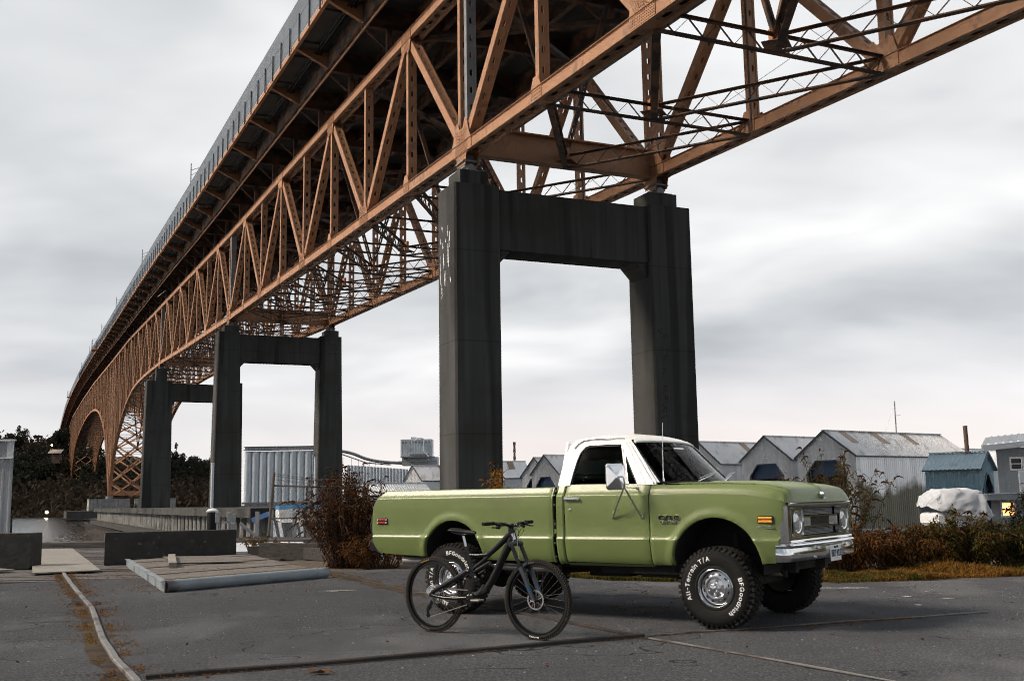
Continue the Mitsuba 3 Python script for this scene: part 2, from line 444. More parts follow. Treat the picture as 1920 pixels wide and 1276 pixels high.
# ------------------------------------------------------------------ ground, dock, water, far shore
def flat(poly, z):
    g = Polygon(poly)
    v, f = trimesh.creation.triangulate_polygon(g, engine='earcut')
    v3 = np.c_[v, np.full(len(v), z)]
    return v3, f


ASPH = [(-300, -300), (300, -300), (300, 17.5), (30, 16.9), (12, 16.6), (7.6, 16.24), (5.7, 15.72), (4.4, 15.46), (3.3, 15.8), (2.3, 16.25), (1.5, 16.66), (0.97, 17.4), (-0.3, 18.9), (-1.5, 20.1), (-2.4, 20.45),
        (-3.3, 19.9), (-4.4, 19.9), (-5.2, 19.3), (-6.0, 18.75), (-6.7, 18.9), (-7.6, 18.8), (-8.6, 18.05), (-10.5, 17.6), (-14, 17.3), (-30, 17.4), (-300, 18)]
g_ = LineString(ASPH[2:]).segmentize(0.25)
xy_ = np.array(g_.coords)
nz_ = meshkit.fbm(np.c_[xy_ * 2.2, 0 * xy_[:, :1]], 4, 3) - 0.5
xy_ = xy_ + np.c_[nz_ * 0.1, nz_ * 0.34]
put('asphalt', flat([(-300, -300), (300, -300)] + [tuple(p) for p in xy_ if abs(p[0]) < 200] + [(-300, 18)], 0.0), M['asphalt'], kind='structure')
eb = MB()
eb.add([(-600, -600, -.02), (600, -600, -.02), (600, 23.5, -.02), (-2, 23.5, -.02), (-5.3, 24, -.02), (-5.3, 18.4, -.02), (-600, 18.4, -.02)], [[0, 1, 2], [0, 2, 3], [0, 3, 5], [3, 4, 5], [0, 5, 6]])
eb.add([(600, 23.5, -.02), (-2, 23.5, -.02), (-5.3, 24, -.02), (-5.3, 31, -3), (-2, 30, -3), (600, 30, -3)], [[0, 1, 4], [0, 4, 5], [1, 2, 3], [1, 3, 4]])
put('ground', eb, M['earth'], kind='structure')
put('water', (np.array([(-3000, -400, -2.3), (3000, -400, -2.3), (3000, 4000, -2.3), (-3000, 4000, -2.3)]), np.array([[0, 1, 2], [0, 2, 3]])), M['water'], kind='structure')
# timber dock at the left, planks parallel to the water's edge
db = MB()
db.box((-28, 25.6, -0.32), (46.0, 14.0, 0.44))
for x in np.arange(-50, -5, 3.0):
    db.tube([(x, 32.2, -5), (x, 32.2, -0.4)], 0.17, 8)
put('dock', db, M['timber'], kind='structure')
y = 18.75
while y < 32.4:
    w = RNG.uniform(0.24, 0.31)
    for x0, x1 in ((-24, -14.2), (-14.2, -9.4), (-9.4, -5.35)):
        o = RNG.uniform(-.03, .03)
        b = MB().box(((x0 + x1) / 2, y + w / 2, -0.055 + RNG.uniform(-.012, .012)), (x1 - x0 - .02, w - .025, 0.09), RNG.uniform(-.002, .002))
        put('plank', b, M['plank'], parent='dock')
    y += w
put('dock_edge_beam', MB().rbox((-17, 32.75, 0.06), (24, 0.3, 0.26), 0.03), M['plank'], parent='dock')

# mossy strips beside the flush rails
def strip(name, line, w, z, m, jit=0.3, seed=1, kind=None, parent=None):
    ls = LineString(line).segmentize(0.12)
    p = np.array(ls.coords)
    t = np.gradient(p, axis=0)
    t /= np.linalg.norm(t, axis=1, keepdims=True)
    nn = np.c_[-t[:, 1], t[:, 0]]
    n1 = meshkit.fbm(np.c_[p * 2.6, 0 * p[:, :1] + seed], 4, seed) - .5
    n2 = meshkit.fbm(np.c_[p * 2.6, 0 * p[:, :1] + seed + 9], 4, seed + 5) - .5
    a = p + nn * (w / 2 * (1 + jit * 4 * n1))[:, None]
    b = p - nn * (w / 2 * (1 + jit * 4 * n2))[:, None]
    P = np.stack([np.c_[a, np.full(len(a), z)], np.c_[b, np.full(len(b), z)]], 1)
    return put(name, MB().grid(P), m, parent=parent, kind=kind)


RAIL_A = [(-8.62, 20.55), (-6.95, 16.98), (-5.22, 13.35), (-3.98, 10.45), (-3.33, 9.05), (-2.75, 7.9), (-1.6, 5.4), (0.5, 1.0)]
RAIL_B = [(-2.75, 8.09), (-1.16, 8.80), (1.16, 10.02)]
RAIL_B2 = [(1.20, 10.04), (3.38, 10.91), (4.99, 11.52)]
RAIL_C = [(-4.0, 20.6), (-3.3, 19.3), (-1.77, 15.85), (-0.58, 13.4), (0.54, 11.15), (1.14, 9.96)]
RAIL_C2 = [(1.20, 9.86), (1.84, 8.77), (2.30, 7.92), (4.2, 4.6)]
strip('moss_strip', [(x - .1, y + .05) for x, y in RAIL_A], 0.20, 0.004, M['mossy'], 0.42, 3, 'structure')
strip('moss_strip', RAIL_C[:4], 0.34, 0.004, M['mossy'], 0.4, 5, 'structure')
strip('moss_strip', RAIL_B, 0.13, 0.004, M['rail_dark'], 0.25, 7, 'structure')
strip('moss_strip', RAIL_B2, 0.05, 0.004, M['rail_dark'], 0.45, 8, 'structure')
strip('moss_strip', RAIL_C[3:] + RAIL_C2, 0.06, 0.004, M['rail_dark'], 0.3, 9, 'structure')


def rail(line, w, h, m, label, lean=0.0, gap=True):
    ls = LineString(line).segmentize(0.5)
    p = np.array(ls.coords)
    t = np.gradient(p, axis=0)
    t /= np.linalg.norm(t, axis=1, keepdims=True)
    nn = np.c_[-t[:, 1], t[:, 0]]
    prof = [(-w / 2, -.05), (-w * .48, h * .75), (-w * .34, h), (w * .34, h), (w * .48, h * .75), (w / 2, -.05)]
    P = np.array([[np.r_[p[i] + nn[i] * a, z + .004 + .004 * math.sin(i * 1.7)] for a, z in prof] for i in range(len(p))])
    mb = MB().grid(P)
    for e in (0, -1):
        q = P[e]
        mb.add(q, [[0, 1, 2], [0, 2, 3], [0, 3, 4], [0, 4, 5]])
    return put('embedded_rail', mb, m, smooth=25, label=label, cat='rail', group='steel rails set in the asphalt')


rail(RAIL_A, 0.062, 0.03, M['rail'], 'pale worn flat steel rail in a mossy strip, leftmost on the asphalt')
rail(RAIL_B, 0.07, 0.03, M['rail_dark'], 'dark rusty rail crossing the asphalt in front of the bicycle')
rail(RAIL_B2, 0.016, 0.010, M['rail'], 'thin shiny rail running right past the truck front wheel')
rail(RAIL_C, 0.045, 0.02, M['rail_dark'], 'dull brown rail passing behind the bicycle wheels')
rail(RAIL_C2, 0.018, 0.010, M['rail'], 'thin shiny rail running to the bottom right of the photo')

# worn white paint dabs on the asphalt
pb = MB()
for (x, y, w, d, r) in [(4.45, 14.75, .75, .10, -.12), (4.83, 13.4, .14, .08, .2), (5.21, 13.12, .16, .07, -.2), (-2.55, 15.6, .5, .12, .05), (4.6, 12.4, .08, .1, 0), (5.3, 14.0, .09, .05, .5), (7.2, 14.2, .6, .05, -.1), (3.9, 12.9, .05, .05, 0)]:
    t = np.linspace(0, 2 * np.pi, 22, endpoint=False)
    rr = 0.6 + 0.8 * NPR.random(22)
    px = np.c_[np.cos(t) * w / 2 * rr, np.sin(t) * d / 2 * rr]
    c, s_ = math.cos(r), math.sin(r)
    px = np.c_[px[:, 0] * c - px[:, 1] * s_ + x, px[:, 0] * s_ + px[:, 1] * c + y]
    v = np.vstack([[x, y, .004], np.c_[px, np.full(22, .004)]])
    pb.add(v, [[0, 1 + i, 1 + (i + 1) % 22] for i in range(22)])
mat('worn_paint', varied((0.34, 0.34, 0.34), 0.3, 8, (0.1, 0.1, 0.1), 0.8, 9), 0.8)
put('paint_mark', pb, 'm_worn_paint', kind='stuff', label='worn white paint dabs on the asphalt', cat='paint marks')

# far shore
def zhill(x, y):
    ry = np.clip((y - 395) / 165, 0, 1)
    ry = ry * ry * (3 - 2 * ry)
    rx = np.clip((-212 - x) / 40, 0, 1)
    rx = rx * rx * (3 - 2 * rx)
    right = np.clip((x / y + 0.288) / 0.03, 0, 1)
    nz = meshkit.fbm(np.stack([np.asarray(x) * .02, np.asarray(y) * .02, 0 * np.asarray(x)], -1), 4, 2)
    low = np.clip((y - 338) / 14, 0, 1)
    return -3.6 + low * 2.2 + 30 * ry * (0.36 + 0.64 * rx) * (1 - right) * (0.8 + .4 * nz)


gx, gy = np.meshgrid(np.linspace(-700, -20, 170), np.linspace(332, 900, 70), indexing='ij')
put('far_shore', MB().grid(np.stack([gx, gy, zhill(gx, gy)], -1)), M['hill'], smooth=True, kind='structure')
put('industrial_shore', MB().box((276, 620, -1.6), (732, 680, 2.4)), M['hill'], kind='structure')
# ------------------------------------------------------------------ the bridge
BO = np.array([-2.19, 47.14])
AZ = -0.4263
BD = np.array([math.sin(AZ), math.cos(AZ)])
BC = np.array([BD[1], -BD[0]])
PAN, NEAR, FAR, DE, DF = 8.0, 0.30, 10.5, -3.4, 14.2
D3, K3 = np.array([*BD, 0]), np.array([*BC, 0])


def bw(s, w, z):
    return np.array([BO[0] + BD[0] * s + BC[0] * w, BO[1] + BD[1] * s + BC[1] * w, z])


_zb = ([-64, 0, 64, 96, 128, 149, 165, 177, 190, 198, 205, 212, 218, 224, 230, 234, 236, 239, 243, 251, 258, 265, 274, 289, 302, 315, 342, 372, 400, 417, 445, 469, 482, 494, 504, 510, 516, 519, 522, 530, 545, 570, 600, 700],
       [14.9, 17.33, 19.8, 21.35, 23.05, 23.75, 24.05, 23.8, 22.6, 21.3, 19.9, 18.3, 16.3, 13.9, 9.9, 5.6, 3.3, 5.5, 9.5, 14.6, 18.4, 21.7, 24.6, 28.0, 29.9, 31.2, 32.6, 33.0, 32.5, 31.7, 30.4, 27.5, 23.8, 17.4, 10.8, 7.2, 4.2, 3.0, 5, 13, 22, 30, 33, 30])
_zt = ([-64, 0, 7.6, 38.4, 53.5, 64, 105.8, 139, 189, 240, 330, 402, 518, 600, 700], [23.3, 25.45, 25.84, 27.2, 27.75, 28.25, 30.6, 32.4, 35.2, 37.0, 40.6, 42.4, 44.3, 40.5, 33.5])
_zf = ([-64, 0, 11.9, 44.8, 60.8, 82, 100.5, 142, 196, 268, 340, 398, 476, 518, 570, 620, 690, 760], [26.2, 28.95, 29.47, 31.05, 31.75, 32.85, 33.9, 36.0, 38.5, 42.0, 45.0, 46.9, 48.2, 48.2, 46.8, 44.2, 38.4, 31])


def zb(s):
    return float(np.interp(s, *_zb))


def zt(s):
    return float(np.interp(s, *_zt)) + 0.27


from scipy.interpolate import PchipInterpolator
_pf = PchipInterpolator(*_zf)


def zf(s):
    return float(_pf(s))


bridge = thing('steel_truss_bridge', 'high orange steel truss bridge with blue grey screen crossing the water on concrete piers', 'bridge')


def perforated(a, b, W, d, nrm, holes=True, pitch=0.85, hl=0.32, hw=0.17, th=0.022):
    """Member from a to b: two solid flanges facing +-K3 (depth d), joined by a plate with oval holes on the nrm side."""
    a, b = np.asarray(a, float), np.asarray(b, float)
    L = np.linalg.norm(b - a)
    x = (b - a) / L
    n = nrm - x * (nrm @ x)
    n /= np.linalg.norm(n)
    mb = MB()
    for sg in (-1, 1):
        mb.beam(a + K3 * sg * (W / 2 - th / 2), b + K3 * sg * (W / 2 - th / 2), th, d, up=n)
        for q in (-1, 1):
            mb.beam(a + K3 * sg * (W / 2 - .05) + n * q * (d / 2 - .012), b + K3 * sg * (W / 2 - .05) + n * q * (d / 2 - .012), .09 if q < 0 else .09, .016, up=n)
    off = n * (d / 2 - 0.03)
    if not holes:
        mb.beam(a + off, b + off, W - 2 * th, .02, up=n)
        return mb
    k = max(1, int(round((L - 0.6) / pitch)))
    e = (L - k * pitch) / 2
    hw2 = (W - 2 * th) / 2
    an = np.array([0, 35, 70, 110, 145, 180, 215, 250, 290, 325]) * np.pi / 180
    st = (hl - hw) / 2
    ov = np.stack([np.cos(an) * hw / 2 + np.sign(np.cos(an)) * st * (np.abs(np.cos(an)) > 0.05), np.sin(an) * hw / 2], 1)
    q = pitch / 2
    outer = np.array([[q, 0], [q, hw2], [q * .45, hw2], [-q * .45, hw2], [-q, hw2], [-q, 0], [-q, -hw2], [-q * .45, -hw2], [q * .45, -hw2], [q, -hw2]])
    m = len(ov)
    i = np.arange(m)
    j = (i + 1) % m
    fr = np.vstack([np.stack([i, j, m + j], 1), np.stack([i, m + j, m + i], 1)])
    fw = np.vstack([np.stack([m + i, m + j, 3 * m + j], 1), np.stack([m + i, 3 * m + j, 3 * m + i], 1)])
    for c in range(k):
        cx = e + (c + .5) * pitch
        vs = []
        for z in (off, off - n * .016):
            for pts in (outer, ov):
                vs.append(a + z + x * (cx + pts[:, :1]) + K3 * pts[:, 1:])
        mb.add(np.vstack(vs), np.vstack([fr, fr[:, ::-1] + 2 * m, fw]))
    for s0, s1 in ((0, e), (L - e, L)):
        if s1 - s0 > .02:
            mb.beam(a + off - n * .008 + x * s0, a + off - n * .008 + x * s1, W - 2 * th, .016, up=n)
    return mb


def chord(a, b, W, H, holes, near_side):
    """Box chord: two webs, a plain top, a bottom plate with holes, and small lips."""
    a, b = np.asarray(a, float), np.asarray(b, float)
    x = (b - a) / np.linalg.norm(b - a)
    up = np.array([0, 0, 1.0]) - x * x[2]
    up /= np.linalg.norm(up)
    mb = MB()
    L = np.linalg.norm(b - a)
    for sg in (-1, 1):
        mb.beam(a + K3 * sg * (W / 2 - .012), b + K3 * sg * (W / 2 - .012), .024, H, up=up)
        for q in (-1, 1):
            mb.beam(a + K3 * sg * (W / 2 + .022) + up * q * (H / 2 - .010), b + K3 * sg * (W / 2 + .022) + up * q * (H / 2 - .010), .10, .02, up=up)
    mb.beam(a + up * (H / 2 - .03), b + up * (H / 2 - .03), W - .06, .02, up=up)
    if holes:
        p = perforated(a, b, W - .04, 0.05, -up, True, pitch=L / max(1, round(L / 1.0)), hl=.5, hw=.2)
        mb.add(p.get()[0] - up * (H / 2 - .03), p.get()[1])
    else:
        mb.beam(a - up * (H / 2 - .03), b - up * (H / 2 - .03), W - .06, .02, up=up)
    return mb


def laced(a, b, H, bar=.10, lace=True, up=(0, 0, 1)):
    a, b = np.asarray(a, float), np.asarray(b, float)
    L = np.linalg.norm(b - a)
    x = (b - a) / L
    up = np.asarray(up, float) - x * (x @ np.asarray(up, float))
    up /= np.linalg.norm(up)
    mb = MB()
    side = np.cross(x, up)
    for q in (-1, 1):
        mb.beam(a + up * q * H / 2, b + up * q * H / 2, .02, bar, up=up)
        mb.beam(a + up * q * (H / 2 + bar / 2 - .009), b + up * q * (H / 2 + bar / 2 - .009), .26, .018, up=up)
    if lace:
        k = max(2, int(round(L / (H * .95))) // 2 * 2)
        for i in range(k):
            q = 1 if i % 2 else -1
            mb.beam(a + x * L * i / k - up * q * H / 2 + side * .02 * q, a + x * L * (i + 1) / k + up * q * H / 2 + side * .02 * q, .014, .075, up=side)
    return mb


S_BREAK = (0, 64, 128)
nodes = list(np.arange(-48, 192, PAN)) + [192, 200, 208, 216, 223, 229, 233, 236, 240, 245, 251, 258, 265] + list(np.arange(274, 474, PAN * 1.0)) + [474, 482, 489, 495, 502, 508, 514, 519, 526, 534, 544, 556, 570, 586]
nodes = [float(s) for s in nodes]
rivets = {}


def rivet(mb, o, u, v, n, us, vs):
    """Rows of flattened pyramids: at o + u*a + v*b."""
    aa, bb = np.meshgrid(us, vs)
    c = o + aa.reshape(-1, 1) * u + bb.reshape(-1, 1) * v
    r, h = .028, .026
    an = np.arange(5) * 2 * np.pi / 5
    ring = np.cos(an)[:, None] * u * r + np.sin(an)[:, None] * v * r
    for p in c:
        mb.add(np.vstack([p + ring, p + ring * .55 + n * h, p + n * h * 1.15]), [[0, 1, 6], [0, 6, 5], [1, 2, 7], [1, 7, 6], [2, 3, 8], [2, 8, 7], [3, 4, 9], [3, 9, 8], [4, 0, 5], [4, 5, 9], [5, 6, 10], [6, 7, 10], [7, 8, 10], [8, 9, 10], [9, 5, 10]])


for side, wc in ((0, NEAR), (1, FAR)):
    out = -1 if side == 0 else 1
    for i, s in enumerate(nodes[:-1]):
        s1 = nodes[i + 1]
        near_lod = s < 200 and s > -40
        a, b = bw(s, wc, zb(s)), bw(s1, wc, zb(s1))
        put('bottom_chord', chord(a, b, .60, .56, near_lod, side), M['steel'], bridge)
        a, b = bw(s, wc, zt(s)), bw(s1, wc, zt(s1))
        put('top_chord', chord(a, b, .60, .55, near_lod, side), M['steel'], bridge)
    for i, s in enumerate(nodes):
        near_lod = -40 < s < 215
        if zt(s) - zb(s) < 1.5:
            continue
        offs = (0.42, -0.42) if s in S_BREAK else (0.0,)
        for o in offs:
            k = 'post'
            lo, hi = bw(s + o, wc, zb(s) + .2), bw(s + o, wc, zt(s) + (0.2 if s < 600 else .2))
            m = MB()
            mm = perforated(lo, hi, .48, .32 if len(offs) == 1 else .30, -D3, near_lod)
            put('vertical_post', mm, M['steel_gray'] if (s in S_BREAK and o == -0.42 and side == 0) else M['steel'], bridge)
    # diagonals: Warren pattern, bottom nodes at every second panel point counted from a pier
    for i, s in enumerate(nodes[:-1]):
        s1 = nodes[i + 1]
        if s < 192:
            low_first = (round(s / PAN) % 2 == 0)
        else:
            low_first = (i % 2 == (nodes.index(192.0) % 2))
        if low_first:
            a, b = bw(s + .15, wc, zb(s) + .15), bw(s1 - .1, wc, zt(s1) - .1)
        else:
            a, b = bw(s1 - .15, wc, zb(s1) + .15), bw(s + .1, wc, zt(s) - .1)
        if abs(zt(s) - zb(s)) < 1 or abs(a[2] - b[2]) < .5:
            continue
        put('diagonal', perforated(a, b, .52, .44, -D3, -40 < s < 215), M['steel'], bridge)
    # gusset plates
    for i, s in enumerate(nodes):
        if not (-34 < s < 150):
            continue
        bottom_node = round(s / PAN) % 2 == 0
        for (yes, z0, sg) in ((True, zb(s), 1), (not bottom_node, zt(s), -1)):
            big = (bottom_node if sg > 0 else True)
            if sg > 0 and s in S_BREAK:
                poly = Polygon([(-1.2, -.27), (-1.2, .27), (-.95, .62), (-.72, 1.25), (-.45, 1.38), (-.22, .95), (.22, .95), (.45, 1.38), (.72, 1.25), (.95, .62), (1.2, .27), (1.2, -.27), (.62, -.34), (.5, -.85), (-.5, -.85), (-.62, -.34)])
            elif big:
                poly = Polygon([(-.8, -.26), (-.8, .28), (-.62, .9), (-.36, 1.05), (-.2, .85), (.2, .85), (.36, 1.05), (.62, .9), (.8, .28), (.8, -.26)])
            else:
                poly = Polygon([(-.45, -.24), (-.45, .3), (-.22, .75), (.22, .75), (.45, .3), (.45, -.24)])
            if not yes:
                continue
            sl = (zb(s + 2) - zb(s - 2)) / 4
            ux = D3 + np.array([0, 0, sl])
            mb = MB()
            for q in (-1, 1):
                o = bw(s, wc + q * (.30 + (.016 if q > 0 else .016 + .016)), z0)
                if sg > 0:
                    mb.plate(poly, o, ux, np.array([0, 0, 1.0]), -.016 if q < 0 else .016) if False else mb.plate(poly, o, ux, np.array([0, 0, 1.0]), .016)
                else:
                    P2 = Polygon([(x, -y) for x, y in poly.exterior.coords])
                    mb.plate(P2, o, ux, np.array([0, 0, 1.0]), .016)
            g = put('gusset_plate', mb, M['steel'], bridge)
            if side == 0 and s < 70 and (sg > 0 or s < 30):
                rv = MB()
                o = bw(s, wc - .30 - .036, z0)
                up = np.array([0, 0, 1.0])
                if big:
                    for (cx, cz, ang, L) in [(0, .55 * sg, 90, .7), (-.42, .62 * sg, 90 + 30 * sg, .7), (.42, .62 * sg, 90 - 30 * sg, .7)]:
                        ca, sa = math.cos(math.radians(ang)), math.sin(math.radians(ang))
                        u = ux * ca + up * sa
                        v = -ux * sa + up * ca
                        rivet(rv, o + ux * cx + up * cz, u, v, -K3, np.arange(-L / 2, L / 2 + .01, .105), (-.15, -.05, .05, .15))
                    rivet(rv, o, ux, up, -K3, np.arange(-.75, .76, .11), (-.2, -.1, .0, .1, .2))
                    if sg > 0 and s in S_BREAK:
                        rivet(rv, o - up * .55, ux, up, -K3, np.arange(-.5, .51, .125), (-.2, -.07, .07, .2))
                else:
                    rivet(rv, o, ux, up, -K3, np.arange(-.36, .37, .12), (-.15, 0, .15))
                if s in S_BREAK and s == 0 or s <= 20:
                    pass
                put('rivet', rv, M['steel'], g, kind='stuff')
# rivet rows along the nearest chord
rv = MB()
for s in np.arange(-26, -1.5, 4.0):
    o = bw(s, NEAR - .30 - .001, zb(s))
    u = D3 + np.array([0, 0, (zb(s + 2) - zb(s)) / 2])
    rivet(rv, o, u, np.array([0, 0, 1.0]), -K3, np.arange(0, 3.99, .16), (-.21, .21))
put('chord_rivet', rv, M['steel'], bridge, kind='stuff')

# transverse struts, K lateral bracing, sway braces, floor beams, lateral system
MID = (NEAR + FAR) / 2
for i, s in enumerate(nodes):
    lod = s < 150
    if zt(s) - zb(s) > 1.0:
        H = .62
        a, b = bw(s, NEAR + .3, zb(s)), bw(s, FAR - .3, zb(s))
        if s in S_BREAK:
            # deep plate girder over the pier
            g = MB()
            g.beam(bw(s, NEAR + .3, zb(s) + .42), bw(s, FAR - .3, zb(s) + .42), .03, 1.3)
            for q in (-.24, 1.08):
                g.beam(bw(s, NEAR + .3, zb(s) + q), bw(s, FAR - .3, zb(s) + q), .62, .07)
            for w in np.arange(NEAR + 1.3, FAR - .5, 2.1):
                g.beam(bw(s, w, zb(s) - .2), bw(s, w, zb(s) + 1.04), .34, .03, up=D3)
            put('pier_girder', g, M['steel'], bridge)
        else:
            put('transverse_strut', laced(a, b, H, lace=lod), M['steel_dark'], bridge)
        cp = MB().box((0, 0, 0), (.9, .9, .02), AZ)
        cp.box((0, 0, .34), (.16, .62, .62), -AZ)
        put('centre_plate', cp.map(lambda v: v + bw(s, MID, zb(s) - .01)), M['steel'], bridge)
        # sway brace: V from the middle of the strut to quarter points of the floor beam
        if s < 236 and round(s / PAN) % 2 == 0:
            for w in (MID - 2.6, MID + 2.6):
                put('sway_brace', perforated(bw(s, MID, zb(s) + .3), bw(s, w, zt(s) + .2), .26, .14, -D3, s < 90, pitch=.42, hl=.26, hw=.08), M['steel_dark'], bridge)
    if i + 1 < len(nodes):
        s1 = nodes[i + 1]
        # K braces from the centre plate at s1 towards the chords at s
        for w in (NEAR + .25, FAR - .25):
            steep = abs(zb(s1) - zb(s)) > 2.5
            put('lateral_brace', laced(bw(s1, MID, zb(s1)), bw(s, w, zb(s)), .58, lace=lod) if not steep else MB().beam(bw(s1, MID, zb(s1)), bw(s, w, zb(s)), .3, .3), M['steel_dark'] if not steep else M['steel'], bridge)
            if steep:
                put('lateral_brace', MB().beam(bw(s, MID, zb(s)), bw(s1, w, zb(s1)), .3, .3), M['steel'], bridge)
        if i % 2 == 0 and s1 < 460:
            for w in ((NEAR, FAR), (FAR, NEAR)):
                put('top_lateral', MB().beam(bw(s, w[0], zt(s) - .1), bw(s1, w[1], zt(s1) - .1), .3, .25), M['steel_dark'], bridge)

# deck: slab, fascia, stringers, floor beams
SS = [float(x) for x in np.arange(-60, 705, PAN)]


def run(w0, w1, z0, z1, m, name, s_from=-60, s_to=700, label=None, step=8.0):
    ss = np.arange(s_from, s_to + .1, step)
    mb = MB()
    for k in range(len(ss) - 1):
        P = [bw(s, w, zf(s) + z) for s in (ss[k], ss[k + 1]) for w in (w0, w1) for z in (z0, z1)]
        mb.add(np.array(P), MB.BF)
    return put(name, mb, m, bridge, label=label)


run(-1.3, 12.08, .36, .66, M['deck'], 'road_slab')
run(DE + .1, -1.2, .12, .355, M['deck'], 'walkway_slab')
run(11.95, DF - .1, .12, .355, M['deck'], 'walkway_slab')
run(DE - .02, DE + .10, 0, .34, M['steel'], 'fascia_beam')
run(DE - .03, DE + .18, -.03, .0, M['steel'], 'fascia_flange')
run(DF - .1, DF + .02, 0, .34, M['steel'], 'fascia_beam')
run(DF - .05, DF, .4, 2.0, M['screen'], 'far_parapet')
for w, z0, z1, m in [(-1.25, -1.2, .3, 'steel_dark'), (1.9, -.6, .3, 'steel_dark'), (3.7, -.6, .3, 'steel_dark'), (5.4, -.6, .3, 'steel_dark'), (7.2, -.6, .3, 'steel_dark'), (9.0, -.6, .3, 'steel_dark'), (12.0, -1.2, .3, 'steel_dark')]:
    run(w - .02, w + .02, z0, z1, M[m], 'stringer')
    run(w - .16, w + .16, z0 - .03, z0, M[m], 'stringer_flange')
# conduits in a dark bundle below the walkway
for w, z, r in [(-1.75, -.12, .09), (-1.98, -.16, .06), (-2.16, -.12, .05)]:
    put('conduit', MB().tube([bw(s, w, zf(s) + z) for s in np.arange(-60, 640, 8)], r, 6), M['black'], bridge)
# service rail hung under the deck
put('service_rail', MB().tube([bw(s, -1.3, zf(s) - 1.5) for s in np.arange(-60, 620, 4)], .075, 6), M['steel'], bridge)
# big utility pipe inside the truss
pp = [bw(s, 1.35, zb(s) + .95) for s in np.arange(-48, 180, 4)]
pipe = put('utility_pipe', MB().tube(pp, .34, 14), M['steel_gray'], bridge, smooth=40)
for s in np.arange(-43, 150, 8):
    c = MB()
    for o in (0, .35, .7):
        c.tube([bw(s + o, 1.35, zb(s + o) + .95), bw(s + o + .14, 1.35, zb(s + o + .14) + .95)], .40, 14)
    put('pipe_collar', c, M['steel_gray'], pipe)
put('utility_pipe', MB().tube([bw(s, 2.6, zb(s) + 1.3) for s in np.arange(-48, 180, 4)], .16, 10), M['steel_gray'], bridge, smooth=40)

for s in SS:
    z = zf(s)
    fb = MB()
    t = 1.25
    for sg, we, wi in ((1, DE + .1, -1.28), (-1, DF - .1, 12.03)):
        br2 = MB().plate(Polygon([(we, -.02), (we, .12), (wi, .12), (wi, -.95)]), bw(s - .012, 0, z), K3, np.array([0, 0, 1.0]), .024)
        br2.beam(bw(s, we, z - .03), bw(s, wi, z - .96), .28, .022)
        put('walkway_bracket', br2, M['steel'], bridge)
    fb.beam(bw(s, -1.22, z + .3 - t / 2 - .1), bw(s, 11.98, z + .3 - t / 2 - .1), .024, t + .2)
    fb.beam(bw(s, -1.22, z + .1 - t), bw(s, 11.98, z + .1 - t), .34, .03)
    for w in (NEAR, FAR):
        for q in (-1, 1):
            fb.beam(bw(s, w + q * .25, zt(s) + .9), bw(s, w + q * 1.7, z + .1 - t), .10, .10)
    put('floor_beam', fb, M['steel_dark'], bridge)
    if s < 240:
        put('hanger', MB().beam(bw(s, -1.3, z - 1.55), bw(s, -1.3, z - 1.1), .06, .06, up=K3), M['steel'], bridge)
        put('fascia_bracket', MB().beam(bw(s + .5, DE - .12, z - .03), bw(s + .5, DE - .12, z + .36), .07, .05, up=K3), M['steel'], bridge)
        for w in (NEAR, FAR):
            put('stub_post', MB().beam(bw(s, w, zt(s) + .2), bw(s, w, z + .1 - t), .3, .3, up=D3), M['steel_dark'], bridge)
# short ribs under the walkway
rb = []
for s in np.arange(-40, 240, PAN / 3):
    if abs(s / PAN - round(s / PAN)) < .05:
        continue
    r_ = MB().beam(bw(s, DE + .12, zf(s) + .06), bw(s, -1.2, zf(s) + .04), .06, .13)
    put('walkway_rib', r_, M['deck'], bridge)

# screen along the walkway: posts, lower panels, taller mesh screen
for s in np.arange(-8, 704, PAN / 3):
    if s < 360:
        p = MB().beam(bw(s, DE - .06, zf(s) + .02), bw(s, DE - .06, zf(s) + 1.85), .10, .09, up=K3)
        put('screen_post', p, M['screen_dark'], bridge)
    s1 = s + PAN / 3
    if s < 640:
        P = MB().add(np.array([bw(x, w, zf(x) + z) for x in (s + .05, s1 - .05) for w in (DE + .02, DE + .05) for z in (.50, 1.72)]), MB.BF)
        if s < 480:
            put('screen_panel', P, M['screen'], bridge)
    else:
        break
run(DE + .02, DE + .05, .5, 1.72, M['screen'], 'far_screen_panel', 480, 700)
run(DE + .10, DE + .14, 1.60, 3.22, M['screen'], 'tall_screen', -60, 700, step=4.0)
run(DE + .02, DE + .10, 1.74, 1.80, M['screen_dark'], 'screen_rail', -60, 700)


# maintenance balconies that jut out of the walkway
for s in (248.0, 455.0):
    by = MB()
    by.plate(Polygon([(-1.6, 0), (1.6, 0), (1.2, -1.25), (-1.2, -1.25)]), bw(s, DE, zf(s) - .1), D3, K3, .02)
    by.tube([bw(s - 1.3, DE - .2, zf(s) - .02), bw(s - 1.0, DE - 1.2, zf(s) - .02), bw(s + 1.0, DE - 1.2, zf(s) - .02), bw(s + 1.3, DE - .2, zf(s) - .02)], .22, 8)
    k = put('balcony', by, M['steel'], bridge)
    ry = MB()
    for (a, b) in ((-1.5, -.1), (-1.1, -1.2), (0, -1.2), (1.1, -1.2), (1.5, -.1)):
        ry.beam(bw(s + a, DE + b, zf(s)), bw(s + a, DE + b, zf(s) + 2.6), .09, .09, up=D3)
    for z in (.9, 1.6, 2.6):
        ry.tube([bw(s - 1.5, DE - .1, zf(s) + z), bw(s - 1.1, DE - 1.2, zf(s) + z), bw(s + 1.1, DE - 1.2, zf(s) + z), bw(s + 1.5, DE - .1, zf(s) + z)], .035, 5)
    put('railing', ry, M['screen_dark'], k)

